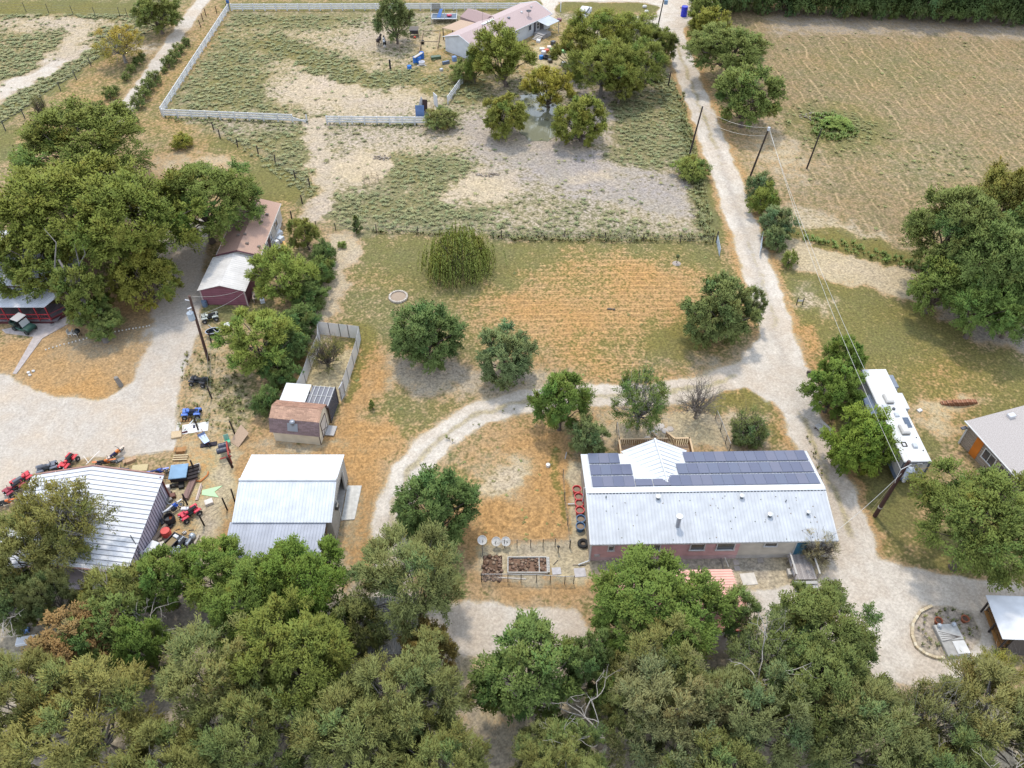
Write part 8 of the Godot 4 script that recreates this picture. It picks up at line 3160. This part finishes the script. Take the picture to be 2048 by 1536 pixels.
	barrel("small blue tub in the weeds before the barrels", Vector3(-17.97,0,-140.12), "3a80cc", 0.4, 0.6, "tub")
	flat_box("dark metal frame heap beside the gable wall", Vector3(-13.6,0,-144.24), V(1.8, 0.5, 0.8), "5c7058", 0.3, "scrap_heap", "metal")
	flat_box("blue white folding chair by the gable wall", Vector3(-10.25,0,-143.41), V(0.7, 0.8, 0.7), "86a4d0", 0.5, "folding_chair", "plastic")
	flat_box("grey bicycle frame in the weeds by the gable wall", Vector3(-11.69,0,-142.16), V(1.3, 0.5, 0.4), "7a8aa2", 0.5, "bicycle_frame", "metal")
	flat_box("rusted tin in the weeds below the gable wall", Vector3(-12.31,0,-139.31), V(0.5, 0.4, 0.5), "c8ccd0", 0.5, "tin", "metal")
	flat_box("dark trough standing at the corral gate", Vector3(-21.31,0,-140.12), V(0.3, 1.6, 0.3), "26282e", 0.1, "gate_stub", "wood")
	barrel("light blue bucket next to the two tyre planters", Vector3(5.19,0,-144.24), "2f86d8", 0.38, 0.6, "bucket")
	tyre("left one of the two big tyre planters by the far porch", Vector3(6.18,0,-144.46), 0.72, true, "tyre planters by the far porch")
	tyre("right one of the two big tyre planters by the far porch", Vector3(7.26,0,-144.67), 0.68, true, "tyre planters by the far porch")
	var n := 0
	for q in [[5.46,-147.89,"f4ece4","white bag heap left of the far porch junk"], [6.26,-147.02,"d8643a","red flower crate behind the left tyre"], [5.68,-145.94,"e8e6e8","white jar left of the red crate"], [6.77,-148.76,"f0dcd0","pink mattress piece behind the red crate"], [7.36,-147.45,"8aa868","green crate behind the right tyre"], [8.13,-148.54,"f0e6dc","white folded sheet right of the green crate"], [9.34,-147.02,"9ad888","light green tub at the edge of the porch junk"], [8.91,-147.67,"3e4a44","dark bin beside the light green tub"], [7.55,-150.31,"55585c","dark kettle on the grass behind the sheet"], [4.91,-151.66,"eceef0","white seat on the far porch stoop"], [6.75,-142.78,"5c5650","small dark pot below the tyre planters"], [9.09,-141.34,"c8ccc8","pale rubble beside the pond trees"], [9.12,-161.58,"7a3a52","maroon cloth hanging at the far porch"]]:
		flat_box(q[3], V(q[0], 0, q[1]), V(0.9 - 0.1 * (n % 3), 0.4 + 0.15 * (n % 3), 0.7), q[2], n * 0.5, ["junk_bag", "crate", "tub"][n % 3], "plastic")
		n += 1
	barrel("dark blue barrel standing at the far end of the lane", Vector3(33.6,0,-163.83), "2434cc", 0.62, 1.9)
	board("tan board behind the dark blue barrel", Vector3(33.52,0,-167.94), Vector3(34.41,0,-167.94), 0.4, "e6cdb0", 0.3)
	# white vehicles under the trees
	van("white van parked at the verge beyond the far porch", Vector3(14.09,0,-163.58), deg_to_rad(70))
	van("white car under the trees, left of the two", Vector3(19.12,0,-149.87), deg_to_rad(20))
	van("white car under the trees, nearer the lane", Vector3(25.48,0,-148.54), deg_to_rad(-10))
	van("white car under the trees behind the other two", Vector3(23.15,0,-156.74), deg_to_rad(10))
	o = thing("flat_trailer", "flat trailer loaded with pale timber below the trees at the lane", "trailer", Vector3(24.15,0,-135.38), 0.05)
	for i in 7:
		b = mb(["e8d2b4", "d6bc9c", "f0dcc0"][i % 3])
		b.box(V(0, 0.75 + 0.06 * (i % 2), -0.75 + i * 0.25), V(3.2, 0.1, 0.22))
		part("plank", b, "wood", o)
	for x in [-0.8, 0.8]:
		for s in [-1.0, 1.0]:
			wheel(o, V(x, 0.32, s * 0.8), 0.32, 0.2, V(0, 0, 1))
	b = mb("4a4c50")
	b.box(V(0, 0.55, 0), V(3.1, 0.12, 1.3))
	b.tube(V(1.5, 0.55, 0), V(2.8, 0.5, 0), 0.06, 0.06, 5)
	part("chassis", b, "metal", o)
	for q in [[26.46,-168.21,"white rock at the verge, farther one"], [26.56,-165.61,"white rock at the verge, nearer one"]]:
		b = mb("f4f0ea")
		b.ball(V(0, 0.25, 0), V(0.5, 0.35, 0.4), 6)
		one("rock", b, "stone", q[2], "rock", V(q[0], 0, q[1]))
	b = mb("f2f4f4")
	b.box(V(0, 0.9, 0), V(0.18, 1.8, 0.18))
	one("marker_post", b, "plastic", "white marker post in the verge behind the far house", "post", Vector3(9.6,0,-166.13))
	b = mb("3a6ab0")
	b.box(V(0, 1.5, 0), V(0.5, 0.6, 0.4))
	b.tube(V(0, 0, 0), V(0, 1.3, 0), 0.08, 0.08, 6)
	one("mail_box", b, "paint", "blue box on the far corner post of the white fence", "mailbox", Vector3(-56.23,0,-167.42))
	b = mb("9a8a7c")
	clods(b, Vector3.ZERO, 1.6, 0.8, 40, true)
	one("dirt_heap", b, "soil", "grey brush heap at the edge of the sand circle", "heap", Vector3(-19.2,0,-109.58))
	b = mb("8a7868")
	clods(b, Vector3.ZERO, 1.8, 0.6, 40, true)
	one("dirt_heap", b, "soil", "dark brush heap on the pale patch near the pond", "heap", Vector3(-3.54,0,-104.77))
	b = mb("b0a89c")
	clods(b, Vector3.ZERO, 3.0, 1.8, 60, true)
	one("rubble_heap", b, "soil", "grey stone heap beside the green bush in the field", "heap", Vector3(48.6,0,-122.25))
	var g := thing("hay_ring", "thin rusty hay ring standing on the sand circle", "hay ring", Vector3(-20.2,0,-103.13))
	for i in 3:
		b = mb("a08a72")
		b.ring(V(0, 0.2 + i * 0.4, 0), Vector3.UP, 1.1, 0.02, 16, 4)
		part("ring", b, "metal", g)
	for i in 8:
		b = mb("a08a72")
		b.tube(V(cos(TAU * i / 8), 0, sin(TAU * i / 8)) * 1.1, V(cos(TAU * i / 8) * 1.1, 1.0, sin(TAU * i / 8) * 1.1), 0.02, 0.02, 4)
		part("upright", b, "metal", g)
	b = mb("7c7468")
	b.ball(V(0, 0.08, 0), V(0.4, 0.1, 0.14), 6)
	b.ball(V(0.5, 0.12, 0.1), V(0.2, 0.14, 0.2), 5)
	one("branch_scrap", b, "bark", "dark scrap lying on the mown stripes", "scrap", Vector3(11.54,0,-74.48))
	o = thing("young_tree_guard", "small sapling in a mulch ring on the golden grass", "sapling", Vector3(20.77,0,-83.51))
	b = mb("cbbcae")
	b.lathe(Vector3.ZERO, [[0.55, 0], [0.4, 0.08], [0.01, 0.1]], 12)
	part("mulch", b, "soil", o)
	b = mb("5c4c3c")
	b.tube(Vector3.ZERO, V(0, 1.2, 0), 0.05, 0.03, 5)
	b.col = k("667040")
	b.ball(V(0, 1.1, 0), V(0.25, 0.35, 0.25), 6)
	part("stem", b, "bark", o)


func van(label: String, at: Vector3, turn: float):
	var o := thing("parked_van", label, "van", at, turn)
	for x in [-1.3, 1.3]:
		for s in [-1.0, 1.0]:
			wheel(o, V(x, 0.34, s * 0.85), 0.34, 0.24, V(0, 0, 1))
	var b := mb("f2f3f5")
	b.slab(V(0, 0.85, 0), V(4.5, 0.75, 1.8), 0.12)
	part("body", b, "paint", o)
	b = mb("4a525c")
	b.slab(V(-0.3, 1.4, 0), V(2.9, 0.45, 1.6), 0.14)
	part("windows", b, "glass", o)
	b = mb("f6f7f8")
	b.slab(V(-0.4, 1.68, 0), V(2.5, 0.12, 1.5), 0.06)
	part("roof", b, "paint", o)


func _ready():
	var cam := Camera3D.new()
	cam.name = "camera"
	cam.position = V(0, 62, 0)
	cam.rotation_degrees = V(-45, 0, 0)
	cam.fov = 50.43
	cam.near = 0.5
	cam.far = 4000
	add_child(cam)
	cam.current = true
	var env := Environment.new()
	env.background_mode = Environment.BG_SKY
	var sky := Sky.new()
	var sm := ProceduralSkyMaterial.new()
	sm.sky_top_color = Color(0.74, 0.79, 0.87)
	sm.sky_horizon_color = Color(0.91, 0.925, 0.94)
	sm.ground_horizon_color = Color(0.7, 0.68, 0.62)
	sm.ground_bottom_color = Color(0.4, 0.37, 0.3)
	sm.sky_curve = 0.2
	sky.sky_material = sm
	env.sky = sky
	env.tonemap_mode = Environment.TONE_MAPPER_LINEAR
	env.background_energy_multiplier = 1.75
	env.tonemap_exposure = 1.58
	env.sdfgi_enabled = true
	env.ssao_enabled = true
	env.ssil_enabled = true
	var we := WorldEnvironment.new()
	we.name = "environment"
	we.environment = env
	add_child(we)
	var sun := DirectionalLight3D.new()
	sun.name = "sun"
	sun.light_energy = 0.6
	sun.light_color = Color(1.0, 0.965, 0.91)
	sun.light_angular_distance = 5.0
	sun.shadow_enabled = true
	add_child(sun)
	sun.look_at_from_position(Vector3.ZERO, V(0.1, -1.0, 0.42))
	rng.seed = 20240

	build_ground()
	long_house()
	deck()
	porch_steps()
	barn()
	workshop()
	gambrel_shed()
	trailer_home()
	porch_house()
	far_house()
	right_house()
	small_roofs()
	build_fences()
	build_lines()
	build_trees()
	build_weeds()
	build_things()
